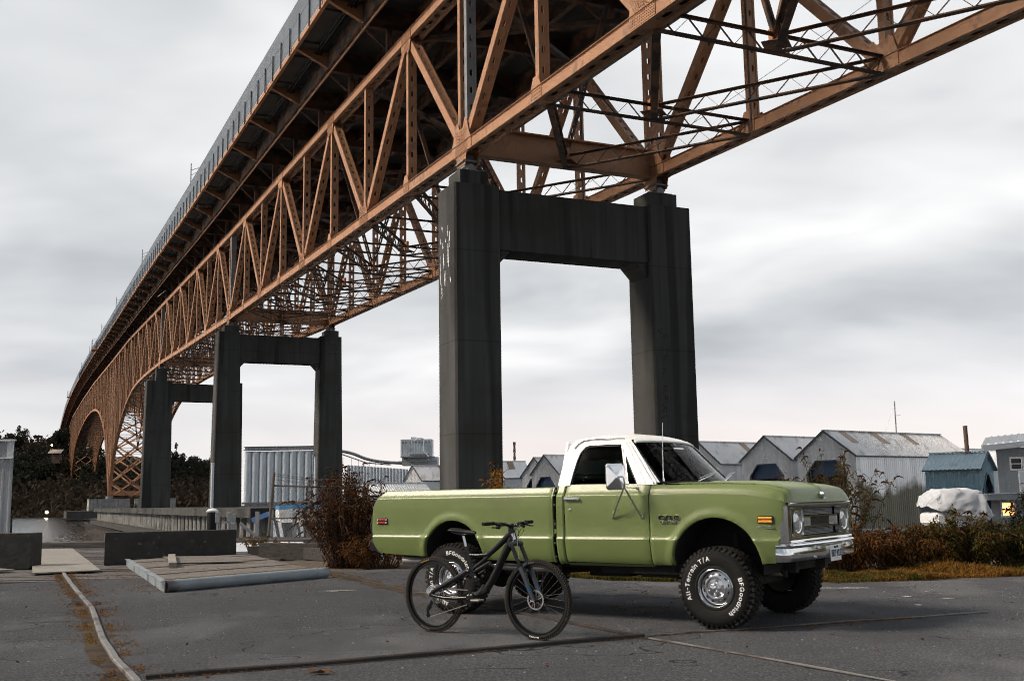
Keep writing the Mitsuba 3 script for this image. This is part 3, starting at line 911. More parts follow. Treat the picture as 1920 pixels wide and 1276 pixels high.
# cable drooping at the third span
put('cable', MB().tube([bw(118.2 + 4.4 * t, -.4 - .9 * math.sin(t * 3.1), zt(119) + 1.2 + .5 * t - .9 * math.sin(t * 3.1)) for t in np.linspace(0, 1, 12)], .06, 5), M['steel_gray'], bridge)
put('bird_wire', MB().tube([bw(-30 + 44 * t, FAR - 3.3 + 2.6 * t, zb(-30 + 44 * t) + 2.6 - 1.6 * t - 1.2 * math.sin(math.pi * t)) for t in np.linspace(0, 1, 24)], .012, 4), M['black'], bridge)
# small floodlight brackets under the walkway
for s in (66.0, 138.0):
    put('lamp_bracket', MB().tube([bw(s, DE + .3, zf(s) - .35), bw(s, DE + 2.1, zf(s) - .2)], .04, 5).tube([bw(s, DE + .3, zf(s) - .7), bw(s, DE + .3, zf(s) - .1)], .05, 5), M['galv'], bridge)
# drain pipe on the doubled posts over the first pier
put('drain_pipe', MB().tube([bw(-9.0, 9.6, zb(-9) + 6), bw(-9.0, 9.6, zb(-9) - .4)], .05, 6), M['steel_dark'], bridge)
put('drain_pipe', MB().tube([bw(6.6, 9.9, zb(6) + 8), bw(6.6, 9.9, zb(6) - .2)], .06, 6), M['steel_dark'], bridge)


# ---- piers
def pier(s, legs, zt_leg, ped, cross, base, label, zped, depth, bat=0.0, foot=None):
    k = thing('bridge_pier', label, 'bridge pier', 'concrete portal piers under the bridge')
    for li, (w0, w1) in enumerate(legs):
        mb = MB()
        P = []
        for z, e in ((base, bat), (zt_leg, 0)):
            r = .09
            ring = [(-depth - e, w0 - e + r), (-depth - e + r, w0 - e), (depth + e - r, w0 - e), (depth + e, w0 - e + r), (depth + e, w1 + e - r), (depth + e - r, w1 + e), (-depth - e + r, w1 + e), (-depth - e, w1 + e - r)]
            P.append([bw(s + a, w, z) for a, w in ring])
        mb.grid(np.array(P), close=True)
        mb.add(P[1], [[0, 1, 2], [0, 2, 3], [0, 3, 4], [0, 4, 5], [0, 5, 6], [0, 6, 7]])
        lg = put('leg', mb, M['concrete'], k)
        w_ = (w0 + w1) / 2
        pb_ = MB()
        (pw0, pw1, pd) = ped[li]
        P = [[bw(s + a, w, z) for a, w in ((-pd, pw0), (pd, pw0), (pd, pw1), (-pd, pw1))] for z in (zt_leg - .05, zped)]
        pb_.grid(np.array(P), close=True).add(P[1], [[0, 1, 2], [0, 2, 3]])
        put('pedestal', pb_, M['concrete'], k)
        # steel bearing: stacked plates and a rocker
        br_ = MB()
        cw = NEAR if li == 0 else FAR
        hb = zb(s) - .55 - zped
        for q, (sw, sd, sh) in enumerate([(1.05, 1.15, .07), (.62, .7, .09), (.85, .95, .06)]):
            z = zped + (.036, hb * .45, hb * .8)[q]
            P = [[bw(s + a * sd / 2, cw + b * sw / 2, z + c * sh / 2) for a, b in ((-1, -1), (1, -1), (1, 1), (-1, 1))] for c in (-1, 1)]
            br_.grid(np.array(P), close=True).add(P[1], [[0, 1, 2], [0, 2, 3]]).add(P[0], [[0, 2, 1], [0, 3, 2]])
        br_.tube([bw(s - .42, cw, zped + hb * .3), bw(s + .42, cw, zped + hb * .3)], .2, 12)
        br_.beam(bw(s, cw, zped + .05), bw(s, cw, zb(s) - .3), .5, .4, up=D3)
        put('bearing', br_, M['steel_gray'], k)
    if cross:
        z0, z1, d = cross
        a = MB().beam(bw(s, legs[0][1] - .1, (z0 + z1) / 2), bw(s, legs[1][0] + .1, (z0 + z1) / 2), 2 * d, z1 - z0)
        for sg, w in ((1, legs[0][1]), (-1, legs[1][0])):
            for e in (-1, 1):
                pass
            tri = [bw(s + q * (d - .1), w + x, z) for q in (-1, 1) for x, z in ((-.05 * sg, z0 - .75), (-.05 * sg, z0 + .1), (.75 * sg, z0 + .1))]
            a.add(tri, [[0, 1, 2], [3, 5, 4], [0, 2, 5], [0, 5, 3], [1, 4, 5], [1, 5, 2]])
        put('crossbeam', a, M['concrete'], k)
    if foot:
        for (w0, w1, z0, z1, d) in foot:
            f_ = MB().beam(bw(s, w0, (z0 + z1) / 2), bw(s, w1, (z0 + z1) / 2), 2 * d, z1 - z0)
            put('footing', f_, M['concrete_pale'], k)
    return k


p1 = pier(0, [(-.80, 1.42), (9.35, 11.75)], 15.38, [(-.38, .98, .72), (9.6, 11.2, .72)], (12.48, 15.28, .86), -2.6, 'tall dark concrete portal pier right behind the green truck, nearest of the piers', 16.12, 1.08, 0.0, [(-2.2, 13.2, -3, .25, 2.2)])
# flaked and bird stained patch on the near leg
pk = MB()
for (w, z, h) in [(.35, 12.0, 1.5), (.5, 13.4, .5), (-.25, 11.8, 2.0), (.2, 10.9, 1.1), (-.4, 12.6, .9), (.75, 11.4, 1.5), (.1, 12.9, .35), (.6, 10.5, .8), (-.5, 10.9, .35), (.45, 12.7, .3), (-.15, 13.2, .6), (.7, 12.9, .5)]:
    for q in range(4):
        ww, zz, hh = w + RNG.uniform(-.05, .05), z + RNG.uniform(-.3, .3) * h, h * RNG.uniform(.15, .5)
        t = RNG.uniform(.012, .045)
        o = bw(0, -.804, 0)
        pk.add([o + D3 * (ww - t) + [0, 0, zz], o + D3 * (ww + t) + [0, 0, zz + .02], o + D3 * (ww + t * .6) + [0, 0, zz + hh], o + D3 * (ww - t * .3) + [0, 0, zz + hh]], [[0, 1, 2], [0, 2, 3]])
put('pale_streak', pk, M['white_matte'], p1, kind='stuff')
pk = MB()
for q in range(60):
    zz = RNG.uniform(3.6, 9.2)
    ww = 9.9 + (zz - 3.6) * -.01 + RNG.gauss(0, .10)
    t, h_ = RNG.uniform(.03, .12), RNG.uniform(.04, .2)
    o = bw(-1.084, ww, zz)
    pk.add([o, o + K3 * t, o + K3 * t * .7 + [0, 0, h_], o - K3 * t * .3 + [0, 0, h_ * .7]], [[0, 1, 2], [0, 2, 3]])
put('spalled_patch', pk, M['dark_hole'], p1, kind='stuff')
pier(64, [(-1.12, 1.05), (9.25, 11.45)], 18.25, [(-.5, 1.0, .8), (9.8, 11.2, .8)], (15.35, 18.05, .9), -2.6, 'middle concrete portal pier standing at the water beyond the wire fence, second from the truck', 18.9, 1.1, .22, None)
pier(128, [(-1.9, 1.9), (8.9, 12.6)], 20.15, [(-.5, 1.1, .9), (9.7, 11.3, .9)], (17.1, 19.8, 1.0), -2.6, 'broad far concrete pier left of the other two, partly hidden by the middle pier', 22.1, 1.3, .25, None)
fd = thing('pier_fender', 'long low concrete fender wall and walkway at the feet of the two far piers', 'fender wall')
mb = MB()
mb.beam(bw(26, 0, .62), bw(180, -1.5, .35), 9.0, .62)
put('walkway_beam', mb, M['concrete'], fd)
mb = MB()
mb.beam(bw(27, .4, -.55), bw(179, -1.1, -.7), 8.0, 1.7)
for s in np.arange(27, 178, 2.4):
    mb.tube([bw(s, -3.75 - 1.5 * (s - 27) / 150, -3), bw(s, -3.75 - 1.5 * (s - 27) / 150, .3)], .32, 8)
put('pile_wall', mb, M['concrete_pale'], fd)
mb = MB().beam(bw(28, -.4, -1.75), bw(178, -1.9, -1.9), 9.6, .7)
put('lower_ledge', mb, M['block'], fd)
for nm, s, w, z, lab in (('main_pier_base', 236, NEAR, 2.75, 'pale concrete block under the steel leg of the main span'), ('main_pier_base', 519, NEAR, 2.4, 'far concrete block under the last steel leg near the wooded shore')):
    k = thing(nm, lab, 'pier base')
    for w0, w1 in ((-4.5, 4.8), (6.5, 15.5)):
        put('pedestal', MB().beam(bw(s, w0, z / 2 - .8), bw(s, w1, z / 2 - .8), 9, z + 1.6), M['concrete_pale'], k)
    for w in (NEAR, FAR):
        put('bearing', MB().tube([bw(s, w, z - .1), bw(s, w, z + .7)], .8, 10), M['steel_gray'], k)
    put('slab', MB().beam(bw(s - 9, 4, -.9), bw(s + 12, 4, -.9), 27, 1.7), M['concrete'], k)
    sw = MB()
    for a, b in (((NEAR, zb(s) + .8), (FAR, zb(s) + .8)),):
        sw.beam(bw(s, a[0], a[1]), bw(s, b[0], b[1]), .7, 1.1)
    put('tie_beam', sw, M['steel'], bridge)

# street lamps on the deck
names = ['nearest', 'second', 'third', 'fourth', 'fifth', 'sixth']
for q, s in enumerate((72.7, 129.4, 186.5, 239, 300, 358)):
    k = thing('street_lamp', f'slim grey lamp with curved double arm on the bridge deck, {names[q]} from the camera' if q else 'slim grey lamp with curved double arm on the bridge deck, highest in the photo', 'street lamp', 'lamps along the bridge deck')
    z = zf(s)
    put('pole', MB().tube([bw(s, DE + .4, z + .3), bw(s, DE + .4, z + 5.9)], [.075, .05], 6), M['screen_dark'], k)
    put('arm', MB().tube([bw(s, DE + .4 + 2.6 * t, z + 5.15 + .75 * math.sin(t * 1.5)) for t in np.linspace(0, 1, 7)], .03, 5).tube([bw(s, DE + .4 + 2.5 * t, z + 4.55 + 1.25 * math.sin(t * 1.5)) for t in np.linspace(0, 1, 7)], .025, 5)
        .tube([bw(s, DE + 1.2, z + 4.95), bw(s, DE + 1.2, z + 5.6)], .02, 4), M['screen_dark'], k)
    put('lamp_head', MB().rbox(bw(s, DE + 3.3, z + 5.85), (.3, .75, .14), .05, -AZ), M['screen_dark'], k)
# ------------------------------------------------------------------ the pickup truck (x forward from the rear axle, y towards the camera side, z up)
TYAW, TX, TY = 0.6103, -0.1754, 13.0386
TFx, TSy = np.array([math.cos(TYAW), -math.sin(TYAW)]), np.array([-math.sin(TYAW), -math.cos(TYAW)])


def tw(v):
    v = np.asarray(v, float)
    xy = v[:, :1] * TFx + v[:, 1:2] * TSy + [TX, TY]
    return np.c_[xy, v[:, 2]]


WBS, TR = 3.226, 0.393
truck = thing('pickup_truck', 'olive green classic pickup truck with white cab roof, chrome bumper and lifted all terrain tyres', 'pickup truck')


def tput(name, mb, m, parent=None, smooth=False, mirror=False, **k):
    mm = MB().add(*mb.get())
    if mirror:
        mm.map(lambda v: v * [1, -1, 1], True)
    return put(name, mm.map(tw, True), M.get(m, m), parent or truck, smooth=smooth, **k)


YS = [(.56, .880), (.585, .905), (.60, .925), (.64, .948), (.70, .966), (.76, .978), (.81, .986), (.835, .990), (.846, .991), (.856, .986), (.868, .979), (.90, .974), (.98, .974), (1.08, .979), (1.18, .982), (1.25, .979), (1.285, .977), (1.297, .974), (1.306, .966), (1.325, .950), (1.35, .938), (1.378, .925), (1.395, .918), (1.42, .905)]
_yz, _yv = zip(*YS)
ARCH = [(0.03, 0.615, .422), (3.25, 0.600, .462)]


def ybody(x, z):
    y = np.interp(z, _yz, _yv)
    for cx, cz, r in ARCH:
        d = np.hypot(x - cx, np.maximum(z - cz, -.02)) - r
        fl = np.clip(1 - np.abs(d - .02) / .085, 0, 1)
        fl = fl * fl * (3 - 2 * fl)
        near = np.clip(1 - d / .12, 0, 1)
        y = y * (1 - near * .0) + .020 * fl - np.where(d < .012, .006 * np.clip((.012 - d) / .012, 0, 1), 0)
    return y


LEV = np.array([.56, .572, .585, .60, .62, .64, .67, .70, .73, .76, .785, .81, .825, .837, .846, .854, .862, .87, .89, .92, .95, .98, 1.01, 1.04, 1.07, 1.10, 1.13, 1.16, 1.19, 1.22, 1.245, 1.265, 1.28, 1.29, 1.297, 1.303, 1.31, 1.32, 1.335, 1.35, 1.365, 1.378, 1.39, 1.402, 1.42])


def zarch(x, base):
    z = np.full(np.shape(x), base, float)
    for cx, cz, r in ARCH:
        dd = r * r - (x - cx) ** 2
        z = np.where(dd > 0, np.maximum(z, cz + np.sqrt(np.maximum(dd, 0))), z)
    return z


def bodypanel(x0, x1, zbot, ztop, edge0=.012, edge1=.012, crease=True, n=None):
    """zbot, ztop: functions of x. Ends turn inwards like folded sheet metal."""
    xs = list(np.linspace(x0, x1, n or max(8, int((x1 - x0) / .03))))
    for cx, cz, r in ARCH:
        xs += [cx + r * math.cos(t) for t in np.linspace(0, math.pi, 60)]
        xs += [cx + (r + .0004) * q for q in (-1, 1)]
    xs = np.array(sorted(x for x in xs if x0 <= x <= x1))
    P = []
    for x in xs:
        zb_ = float(zarch(np.array([x]), zbot(x))[0])
        z = np.clip(LEV, zb_, ztop(x))
        y = ybody(np.full(len(z), x), z)
        e = min((x - x0) / .014 if edge0 else 9, (x1 - x) / .014 if edge1 else 9, 1.0)
        y = y - .010 * (1 - e) ** 2
        P.append(np.stack([np.full(len(z), x), y, z], 1))
    P = np.array(P)
    mb = MB().grid(P)
    rims = []
    if edge0:
        rims.append((P[0], (.004, -.03)))
    if edge1:
        rims.append((P[-1], (-.004, -.03)))
    for row, (dx, dy) in rims:
        q = row + [dx, dy, 0]
        mb.grid(np.stack([row, q]))
    # lower hem
    hem = P[:, 0]
    mb.grid(np.stack([hem, hem + [0, -.03, .0], hem + [0, -.035, .03]]))
    return mb


def lin(*pts):
    a, b = zip(*pts)
    return lambda x: float(np.interp(x, a, b))


for mir in (False, True):
    # bed side with rounded rear corner
    bed_top = lin((-1.212, .98), (-1.207, 1.06), (-1.19, 1.17), (-1.165, 1.235), (-1.12, 1.300), (-1.07, 1.345), (-1.02, 1.372), (-.98, 1.379), (1.4, 1.379))
    bed_bot = lin((-1.212, .945), (-1.207, .86), (-1.193, .80), (-1.16, .735), (-1.12, .69), (-1.09, .668), (-1.0, .652), (-.5, .632), (-.2, .62), (.5, .606), (1.4, .600))
    xs_extra = np.array([-1.2115, -1.208, -1.2, -1.19, -1.18, -1.165, -1.15, -1.13, -1.11, -1.09, -1.07, -1.045, -1.02])
    mb = bodypanel(-1.212, 1.385, bed_bot, bed_top)
    tput('bed_side', mb, 'green', smooth=28, mirror=mir)
    # bed rail and inner wall
    rl = MB()
    P = []
    for x in np.linspace(-1.0, 1.385, 12):
        yy = float(ybody(np.array([x]), np.array([1.379]))[0])
        P.append([(x, yy, 1.379), (x, yy - .012, 1.388), (x, yy - .05, 1.388), (x, yy - .06, 1.375), (x, yy - .065, 1.33), (x, yy - .13, 1.30), (x, yy - .13, 1.07)])
    rl.grid(np.array(P))
    tput('bed_rail', rl, 'green', smooth=30, mirror=mir)
    # bright folded lip at the front of the bed
    lip = MB()
    zz = np.linspace(.60, 1.382, 24)
    lip.tube([(1.386, float(ybody(np.array([1.2]), np.array([z]))[0]) - .004, z) for z in zz], .011, 6)
    tput('bed_lip', lip, 'green', smooth=40, mirror=mir)
    if not mir:
        bl = MB()
        for z in (.66, .80, 1.0, 1.20, 1.30, 1.345):
            bl.lathe([(0, .012), (.008, .010), (.011, 0)], (1.405, float(ybody(np.array([1.2]), np.array([z]))[0]) - .02, z), (0, 1, 0), 8)
        tput('bolt', bl, 'chrome_soft')
    # wheel wells
    for cx, cz, r in ARCH:
        an = np.linspace(-.15, math.pi + .15, 22)
        P = [[(cx + (r + .012) * math.cos(a), y, cz + (r + .012) * math.sin(a)) for y in (.955, .90, .40)] for a in an]
        w = MB().grid(np.array(P))
        w.add([(cx + (r + .012) * math.cos(a), .40, cz + (r + .012) * math.sin(a)) for a in an], [[0, i, i + 1] for i in range(1, 21)])
        tput('wheel_well', w, 'under', smooth=40, mirror=mir)
    # cab lower side: corner, door, cowl side
    tput('cab_corner', bodypanel(1.432, 1.528, lambda x: .585, lin((1.43, 1.415), (1.53, 1.412))), 'green', smooth=28, mirror=mir)
    dt = lin((1.536, 1.412), (2.54, 1.404))
    dr_ = bodypanel(1.540, 2.538, lin((1.54, .612), (2.54, .600)), dt, n=26)
    dr_.map(lambda v: v)
    door = tput('door', dr_, 'green', smooth=28, mirror=mir)
    tput('rocker_panel', bodypanel(1.54, 2.545, lambda x: .572, lambda x: .597, n=6), 'green', smooth=28, mirror=mir)
    # door glass and frame live on the tilted upper side plane
    yb, yt = .918, .735

    def up_(x, z, o=0.0):
        return (x, yb + (yt - yb) * (z - 1.405) / .47 + o, z)

    uy = np.array([0, (yt - yb) / .47, 1.0])
    o0 = np.array([0, yb, 1.405])
    outline = Polygon([(1.432, 0), (1.438, .12), (1.452, .25), (1.475, .365), (1.505, .435), (1.555, .478), (1.62, .497), (1.75, .507), (1.95, .508), (2.12, .500), (2.215, .470), (2.30, .392), (2.42, .245), (2.53, .105), (2.60, .018), (2.605, -.01), (2.50, -.012), (1.45, -.005)])
    hole = Polygon([(1.575, -.05), (1.590, .12), (1.612, .26), (1.640, .352), (1.69, .408), (1.75, .424), (2.135, .420), (2.425, -.05)]).buffer(.012).buffer(-.012)
    frame_out = Polygon([(1.532, -.004), (1.548, .12), (1.572, .28), (1.602, .385), (1.66, .448), (1.74, .466), (2.165, .462), (2.492, -.004)])
    ring = frame_out.difference(hole)
    shell = outline.difference(frame_out.buffer(.0055))
    tput('cab_pillar', MB().plate(shell, o0 + [0, -.03, 0], (1, 0, 0), uy, -.001 + .03) if False else MB().plate(shell, o0 + [0, .0, 0], (1, 0, 0), uy, .035), 'white_paint', mirror=mir)
    tput('door_frame', MB().plate(ring, o0 + [0, .004, 0], (1, 0, 0), uy, .03), 'white_paint', parent=door, mirror=mir)
    seal = MB().plate(frame_out.buffer(.02).difference(frame_out.buffer(-.02)), o0 + [0, -.022, 0], (1, 0, 0), uy, .01)
    seal.plate(hole.buffer(.004).difference(hole.buffer(-.018)), o0 + [0, -.010, 0], (1, 0, 0), uy, .012)
    tput('window_seal', seal, 'black', parent=door, mirror=mir)
    tput('side_window', MB().plate(hole.buffer(.01), o0 + [0, -.020, 0], (1, 0, 0), uy, .001) if False else MB().add([(x, o0[1] - .018 + uy[1] * z, o0[2] + z) for x, z in list(hole.buffer(.01).convex_hull.exterior.coords)[:-1]], [[0, i, i + 1] for i in range(1, len(hole.buffer(.01).convex_hull.exterior.coords) - 2)]), 'glass', parent=door, mirror=mir)
    vb = MB().beam(up_(2.140, 1.826, -.008), up_(2.268, 1.405, -.008), .02, .026, up=(0, 1, 0))
    tput('vent_post', vb, 'black_gloss', parent=door, mirror=mir)
    tput('vent_post', MB().beam(up_(2.158, 1.826, -.004), up_(2.286, 1.405, -.004), .006, .012, up=(0, 1, 0)), 'chrome_soft', parent=door, mirror=mir)
    # bright strip along the rear edge of the glass
    tput('window_trim', MB().tube([up_(x, z, .002) for x, z in ((1.581, 1.41), (1.592, 1.525), (1.614, 1.665), (1.641, 1.753))], .005, 5), 'chrome_soft', parent=door, mirror=mir)
    tput('drip_rail', MB().tube([up_(x, z, .012) for x, z in ((1.555, 1.80), (1.60, 1.855), (1.66, 1.884), (1.75, 1.896), (1.95, 1.899), (2.17, 1.892), (2.26, 1.80), (2.40, 1.625), (2.52, 1.475), (2.58, 1.41))], .010, 6), 'white_paint', smooth=40, mirror=mir)
    # front fender
    fb_ = bodypanel(2.549, 3.955, lin((2.549, .590), (2.8, .596), (3.70, .628), (3.84, .640), (3.862, .66), (3.875, .74), (3.90, .86), (3.925, .96), (3.945, 1.08), (3.955, 1.17)),
                    lin((2.549, 1.303), (3.40, 1.285), (3.70, 1.255), (3.87, 1.225), (3.955, 1.205)), n=60)

    def shear(v):
        v = v.copy()
        k = np.clip((v[:, 0] - 3.0) / .9, 0, 1)
        # keep the shoulder line where the fender starts to fall
        top = np.interp(v[:, 0], [2.549, 3.40, 3.70, 3.87, 3.955], [1.303, 1.285, 1.255, 1.225, 1.205])
        v[:, 1] -= np.clip((v[:, 0] - 3.72) / .235, 0, 1) ** 2 * .035
        v[:, 2] -= np.clip((v[:, 2] - .62) / .5, 0, 1) * 0
        return v
    fb_.map(shear)
    fender = tput('front_fender', fb_, 'green', smooth=28, mirror=mir)

# hood, fender tops and nose as one loft: stations along, points across
def nose_sec(x, zc, ze, zsh, ysh, crown=.012):
    """x centre station; returns points from y=+ysh to -ysh."""
    half = [(ysh, zsh), (ysh - .010, zsh + (ze - zsh) * .40), (ysh - .028, zsh + (ze - zsh) * .78), (ysh - .06, ze - .004), (ysh - .11, ze), (.815, ze + .002), (.805, ze + .012), (.79, ze + (zc - ze) * .4 + .008), (.70, ze + (zc - ze) * .72 + .006), (.55, ze + (zc - ze) * .86), (.35, ze + (zc - ze) * .94), (.12, zc), (.05, zc + .010), (0, zc + .014)]
    return half


def full(half, xfun):
    l = [(xfun(y), y, z) for y, z in half] + [(xfun(y), -y, z) for y, z in half[-2::-1]]
    return l


ST = [(2.560, 1.402, 1.392, 1.303, .972), (2.70, 1.408, 1.388, 1.301, .972), (2.80, 1.412, 1.387, 1.299, .972), (3.0, 1.411, 1.385, 1.295, .972), (3.3, 1.405, 1.380, 1.287, .972), (3.55, 1.395, 1.370, 1.272, .972), (3.70, 1.385, 1.358, 1.255, .970), (3.80, 1.374, 1.342, 1.237, .966), (3.86, 1.362, 1.325, 1.226, .960)]
P = [full(nose_sec(*s), lambda y, s=s: s[0]) for s in ST]
# the nose rolls down to the grille; stations given by drop
for dx, fz in ((3.905, .93), (3.935, .80), (3.955, .60), (3.968, .38), (3.978, .16), (3.986, .0)):
    h = nose_sec(0, 1.360, 1.322, 1.222, .958)
    h2 = [(y - (.012 if i < 4 else 0), 1.196 + (z - 1.196) * (fz if i > 1 else fz * .8 + .2 * min(fz * 1.4, 1))) for i, (y, z) in enumerate(h)]
    P.append(full(h2, lambda y, dx=dx: dx + .026 * (1 - (abs(y) / .95) ** 2) - .03 * max(0, (abs(y) - .78) / .18) ** 2))
nose = tput('hood', MB().grid(np.array(P)), 'green', smooth=24)
# seams: hood to fender, and the curved cowl cut in front of the windshield
for sg in (1, -1):
    tput('hood_seam', MB().tube([(2.80, sg * .905, 1.312), (2.802, sg * .90, 1.345), (2.81, sg * .878, 1.378), (2.84, sg * .845, 1.3935), (2.95, sg * .812, 1.3945), (3.3, sg * .808, 1.388), (3.6, sg * .806, 1.3745), (3.8, sg * .80, 1.352), (3.88, sg * .80, 1.333)], .0042, 5), 'black', parent=nose)
tput('hood_seam', MB().tube([(2.81, y, 1.397 + .016 * (1 - (y / .8) ** 2)) for y in np.linspace(-.85, .85, 12)], .004, 5), 'black', parent=nose)
tput('centre_ridge', MB().tube([(x, 0, z) for x, z in ((2.82, 1.424), (3.3, 1.417), (3.7, 1.398), (3.9, 1.373), (3.962, 1.337), (3.985, 1.29), (4.0, 1.245))], .006, 6), 'green', parent=nose, smooth=40)
# emblem: a bow shaped badge, cross arms slanted
bt = Polygon([(-.075, -.020), (-.028, -.020), (-.034, -.034), (.024, -.034), (.030, -.020), (.083, -.020), (.075, .020), (.028, .020), (.034, .034), (-.024, .034), (-.030, .020), (-.083, .020)])
# front badge faces +x, its x axis runs towards -y
tput('hood_badge', MB().plate(bt, (4.012, .035, 1.262), (0, -1, 0), (-.28, 0, .96), .014).plate(bt.buffer(-.008), (4.022, .035, 1.2615), (0, -1, 0), (-.28, 0, .96), .012), 'chrome')
tput('hood_badge', MB().plate(bt.buffer(-.011), (4.0345, .035, 1.2612), (0, -1, 0), (-.28, 0, .96), .002), 'black_gloss')

# roof
xe = np.array([1.452, 1.470, 1.505, 1.56, 1.65, 1.78, 1.95, 2.10, 2.19, 2.235, 2.262])
xc = np.array([1.452, 1.470, 1.510, 1.575, 1.68, 1.82, 2.00, 2.17, 2.275, 2.335, 2.368])
zc = np.array([1.690, 1.790, 1.865, 1.915, 1.947, 1.961, 1.961, 1.940, 1.913, 1.888, 1.868])
ze = np.array([1.680, 1.770, 1.835, 1.876, 1.899, 1.908, 1.908, 1.897, 1.880, 1.864, 1.850])
vv = np.linspace(-1, 1, 25)
P = []
for i in range(len(xe)):
    row = []
    for v in vv:
        a = abs(v)
        f_ = 1 - a ** 2.6
        y = v * .742
        x = xe[i] + (xc[i] - xe[i]) * (1 - a ** 2)
        z = ze[i] - .028 * max(0, (a - .9) / .1) ** 2 + (zc[i] - ze[i]) * f_
        row.append((x, y, z))
    P.append(row)
roof = MB().grid(np.array(P))
front = np.array(P[-1])
roof.grid(np.stack([front, front + [-.004, 0, -.016], front + [-.05, 0, -.022]]))
tput('cab_roof', roof, 'white_paint', smooth=40)
# rear cab wall with window
bw_ = MB().plate(sbox(-.9, 0, .9, .84), (1.436, 0, .58), (0, 1, 0), (0, 0, 1), .02)
tput('cab_back', bw_, 'green')
wp = Polygon([(-.90, 0), (-.735, .46), (.735, .46), (.90, 0)])
wh = Polygon([(-.66, .10), (-.60, .34), (.60, .34), (.66, .10)])
tput('cab_back_upper', MB().plate(wp.difference(wh), (1.440, 0, 1.415), (0, 1, 0), (0, 0, 1), .02), 'white_paint')
tput('rear_window', MB().add([(1.45, y, 1.415 + z) for y, z in list(wh.exterior.coords)[:-1]], [[0, 1, 2, 3]]), 'glass')

# windshield, posts and cowl
P = []
for t in np.linspace(0, 1, 7):
    row = []
    for v in np.linspace(-1, 1, 13):
        hw = .862 + (.705 - .862) * t
        xb = 2.628 + .16 * (1 - abs(v) ** 2.2)
        xt = 2.232 + .11 * (1 - abs(v) ** 2.2)
        row.append((xb + (xt - xb) * t, v * hw, 1.412 + .445 * t + (.012 * (1 - v * v))))
    P.append(row)
P = np.array(P)
tput('windshield', MB().grid(P), 'glass', smooth=True)
edge = np.vstack([P[0], P[:, -1], P[-1][::-1], P[::-1, 0]])
tput('windshield_seal', MB().tube(edge, .013, 6, cap=False), 'black')
for sg in (0, -1):
    e = P[:, sg]
    yy = -1 if sg == 0 else 1
    tput('windshield_post', MB().grid(np.array([[p + [.012, 0, 0], p + [-.02, yy * .030, .004], p + [-.075, yy * .048, 0], p + [-.10, yy * .02, 0]] for p in e])), 'white_paint', smooth=50)
cow = [[(2.55, y, 1.396 + .012 * (1 - y * y)), (2.66 + .1 * (1 - y * y), y, 1.401 + .015 * (1 - y * y)), (2.812, y, 1.400 + .016 * (1 - (y / .85) ** 2))] for y in np.linspace(-.87, .87, 15)]
tput('cowl', MB().grid(np.array(cow)), 'green', smooth=True)
for y0, y1 in ((.33, -.22), (-.33, -.72)):
    tput('wiper', MB().tube([(2.80, y0, 1.425), (2.76, (y0 + y1) / 2, 1.462), (2.715, y1, 1.50)], [.009, .006, .005], 6).tube([(2.765, y0 - .10, 1.455), (2.72, y1 + .05, 1.512), (2.70, y1 - .14, 1.53)], .0045, 5), 'chrome_soft')
tput('antenna', MB().lathe([(.028, 0), (.028, .012), (.016, .03), (.013, .06), (.006, .07)], (2.63, .80, 1.392), (0, 0, 1), 12).tube([(2.63, .80, 1.45), (2.63, .80, 1.53)], .008, 8).tube([(2.63, .80, 1.53), (2.642, .80, 2.02)], [.0045, .003], 6), 'chrome', smooth=35)
# interior
tput('bench_seat', MB().rbox((1.78, 0, .95), (.55, 1.45, .2), .06).rbox((1.56, 0, 1.22), (.16, 1.45, .5), .06), 'seat', smooth=35)
tput('dashboard', MB().rbox((2.52, 0, 1.33), (.3, 1.6, .16), .04), 'dash', smooth=35)
an = np.linspace(0, 2 * np.pi, 32, endpoint=True)
sw = MB().tube([(2.28 + .055 * math.cos(a) * .6, -.38 + .19 * math.sin(a), 1.36 + .17 * math.cos(a)) for a in an], .011, 6)
sw.beam((2.28, -.56, 1.36), (2.28, -.20, 1.36), .02, .02).tube([(2.28, -.38, 1.36), (2.5, -.38, 1.28)], .02, 6)
tput('steering_wheel', sw, 'dash', smooth=40)
tput('interior_mirror', MB().rbox((2.42, 0, 1.765), (.025, .25, .06), .02).tube([(2.42, 0, 1.78), (2.36, 0, 1.85)], .007, 5), 'chrome', smooth=30)
tput('cab_floor', MB().box((2.0, 0, .62), (1.2, 1.7, .05)).box((2.60, 0, 1.0), (.03, 1.7, .78)), 'under')
# headliner, so that the cab is dark inside
tput('headliner', MB().box((1.86, 0, 1.868), (.62, 1.36, .02)), 'seat')

# bed floor, walls, tailgate
bd = MB().box((.19, 0, .87), (2.36, .80, .04)).box((.92, 0, .872), (.86, 1.72, .036)).box((-.72, 0, .872), (.5, 1.72, .036))
for y in (-.3, -.1, .1, .3):
    bd.box((.19, y, .895), (2.34, .05, .015))
bd.box((1.375, 0, 1.1), (.03, 1.72, .5))
tput('bed_floor', bd, 'green')
tg = MB().rbox((-1.17, 0, 1.02), (.05, 1.62, .56), .015)
tput('tailgate', tg, 'green')
# tail lights wrap just out of view; rear step bumper and side profile of tow gear
tput('rear_bumper', MB().rbox((-1.245, 0, .74), (.13, 1.86, .16), .03).rbox((-1.20, .90, .73), (.16, .08, .16), .03), 'black_gloss', smooth=30)
rb_ = MB().tube([(-1.20, .93, .79), (-1.19, .935, .74), (-1.14, .935, .675), (-1.06, .93, .645)], .022, 8)
tput('bumper_end', rb_, 'black_gloss', smooth=40)
tl = MB().lathe([(0, .10), (.09, .10), (.10, .08), (.10, 0)], (-1.25, .62, 1.12), (-1, 0, 0), 14)
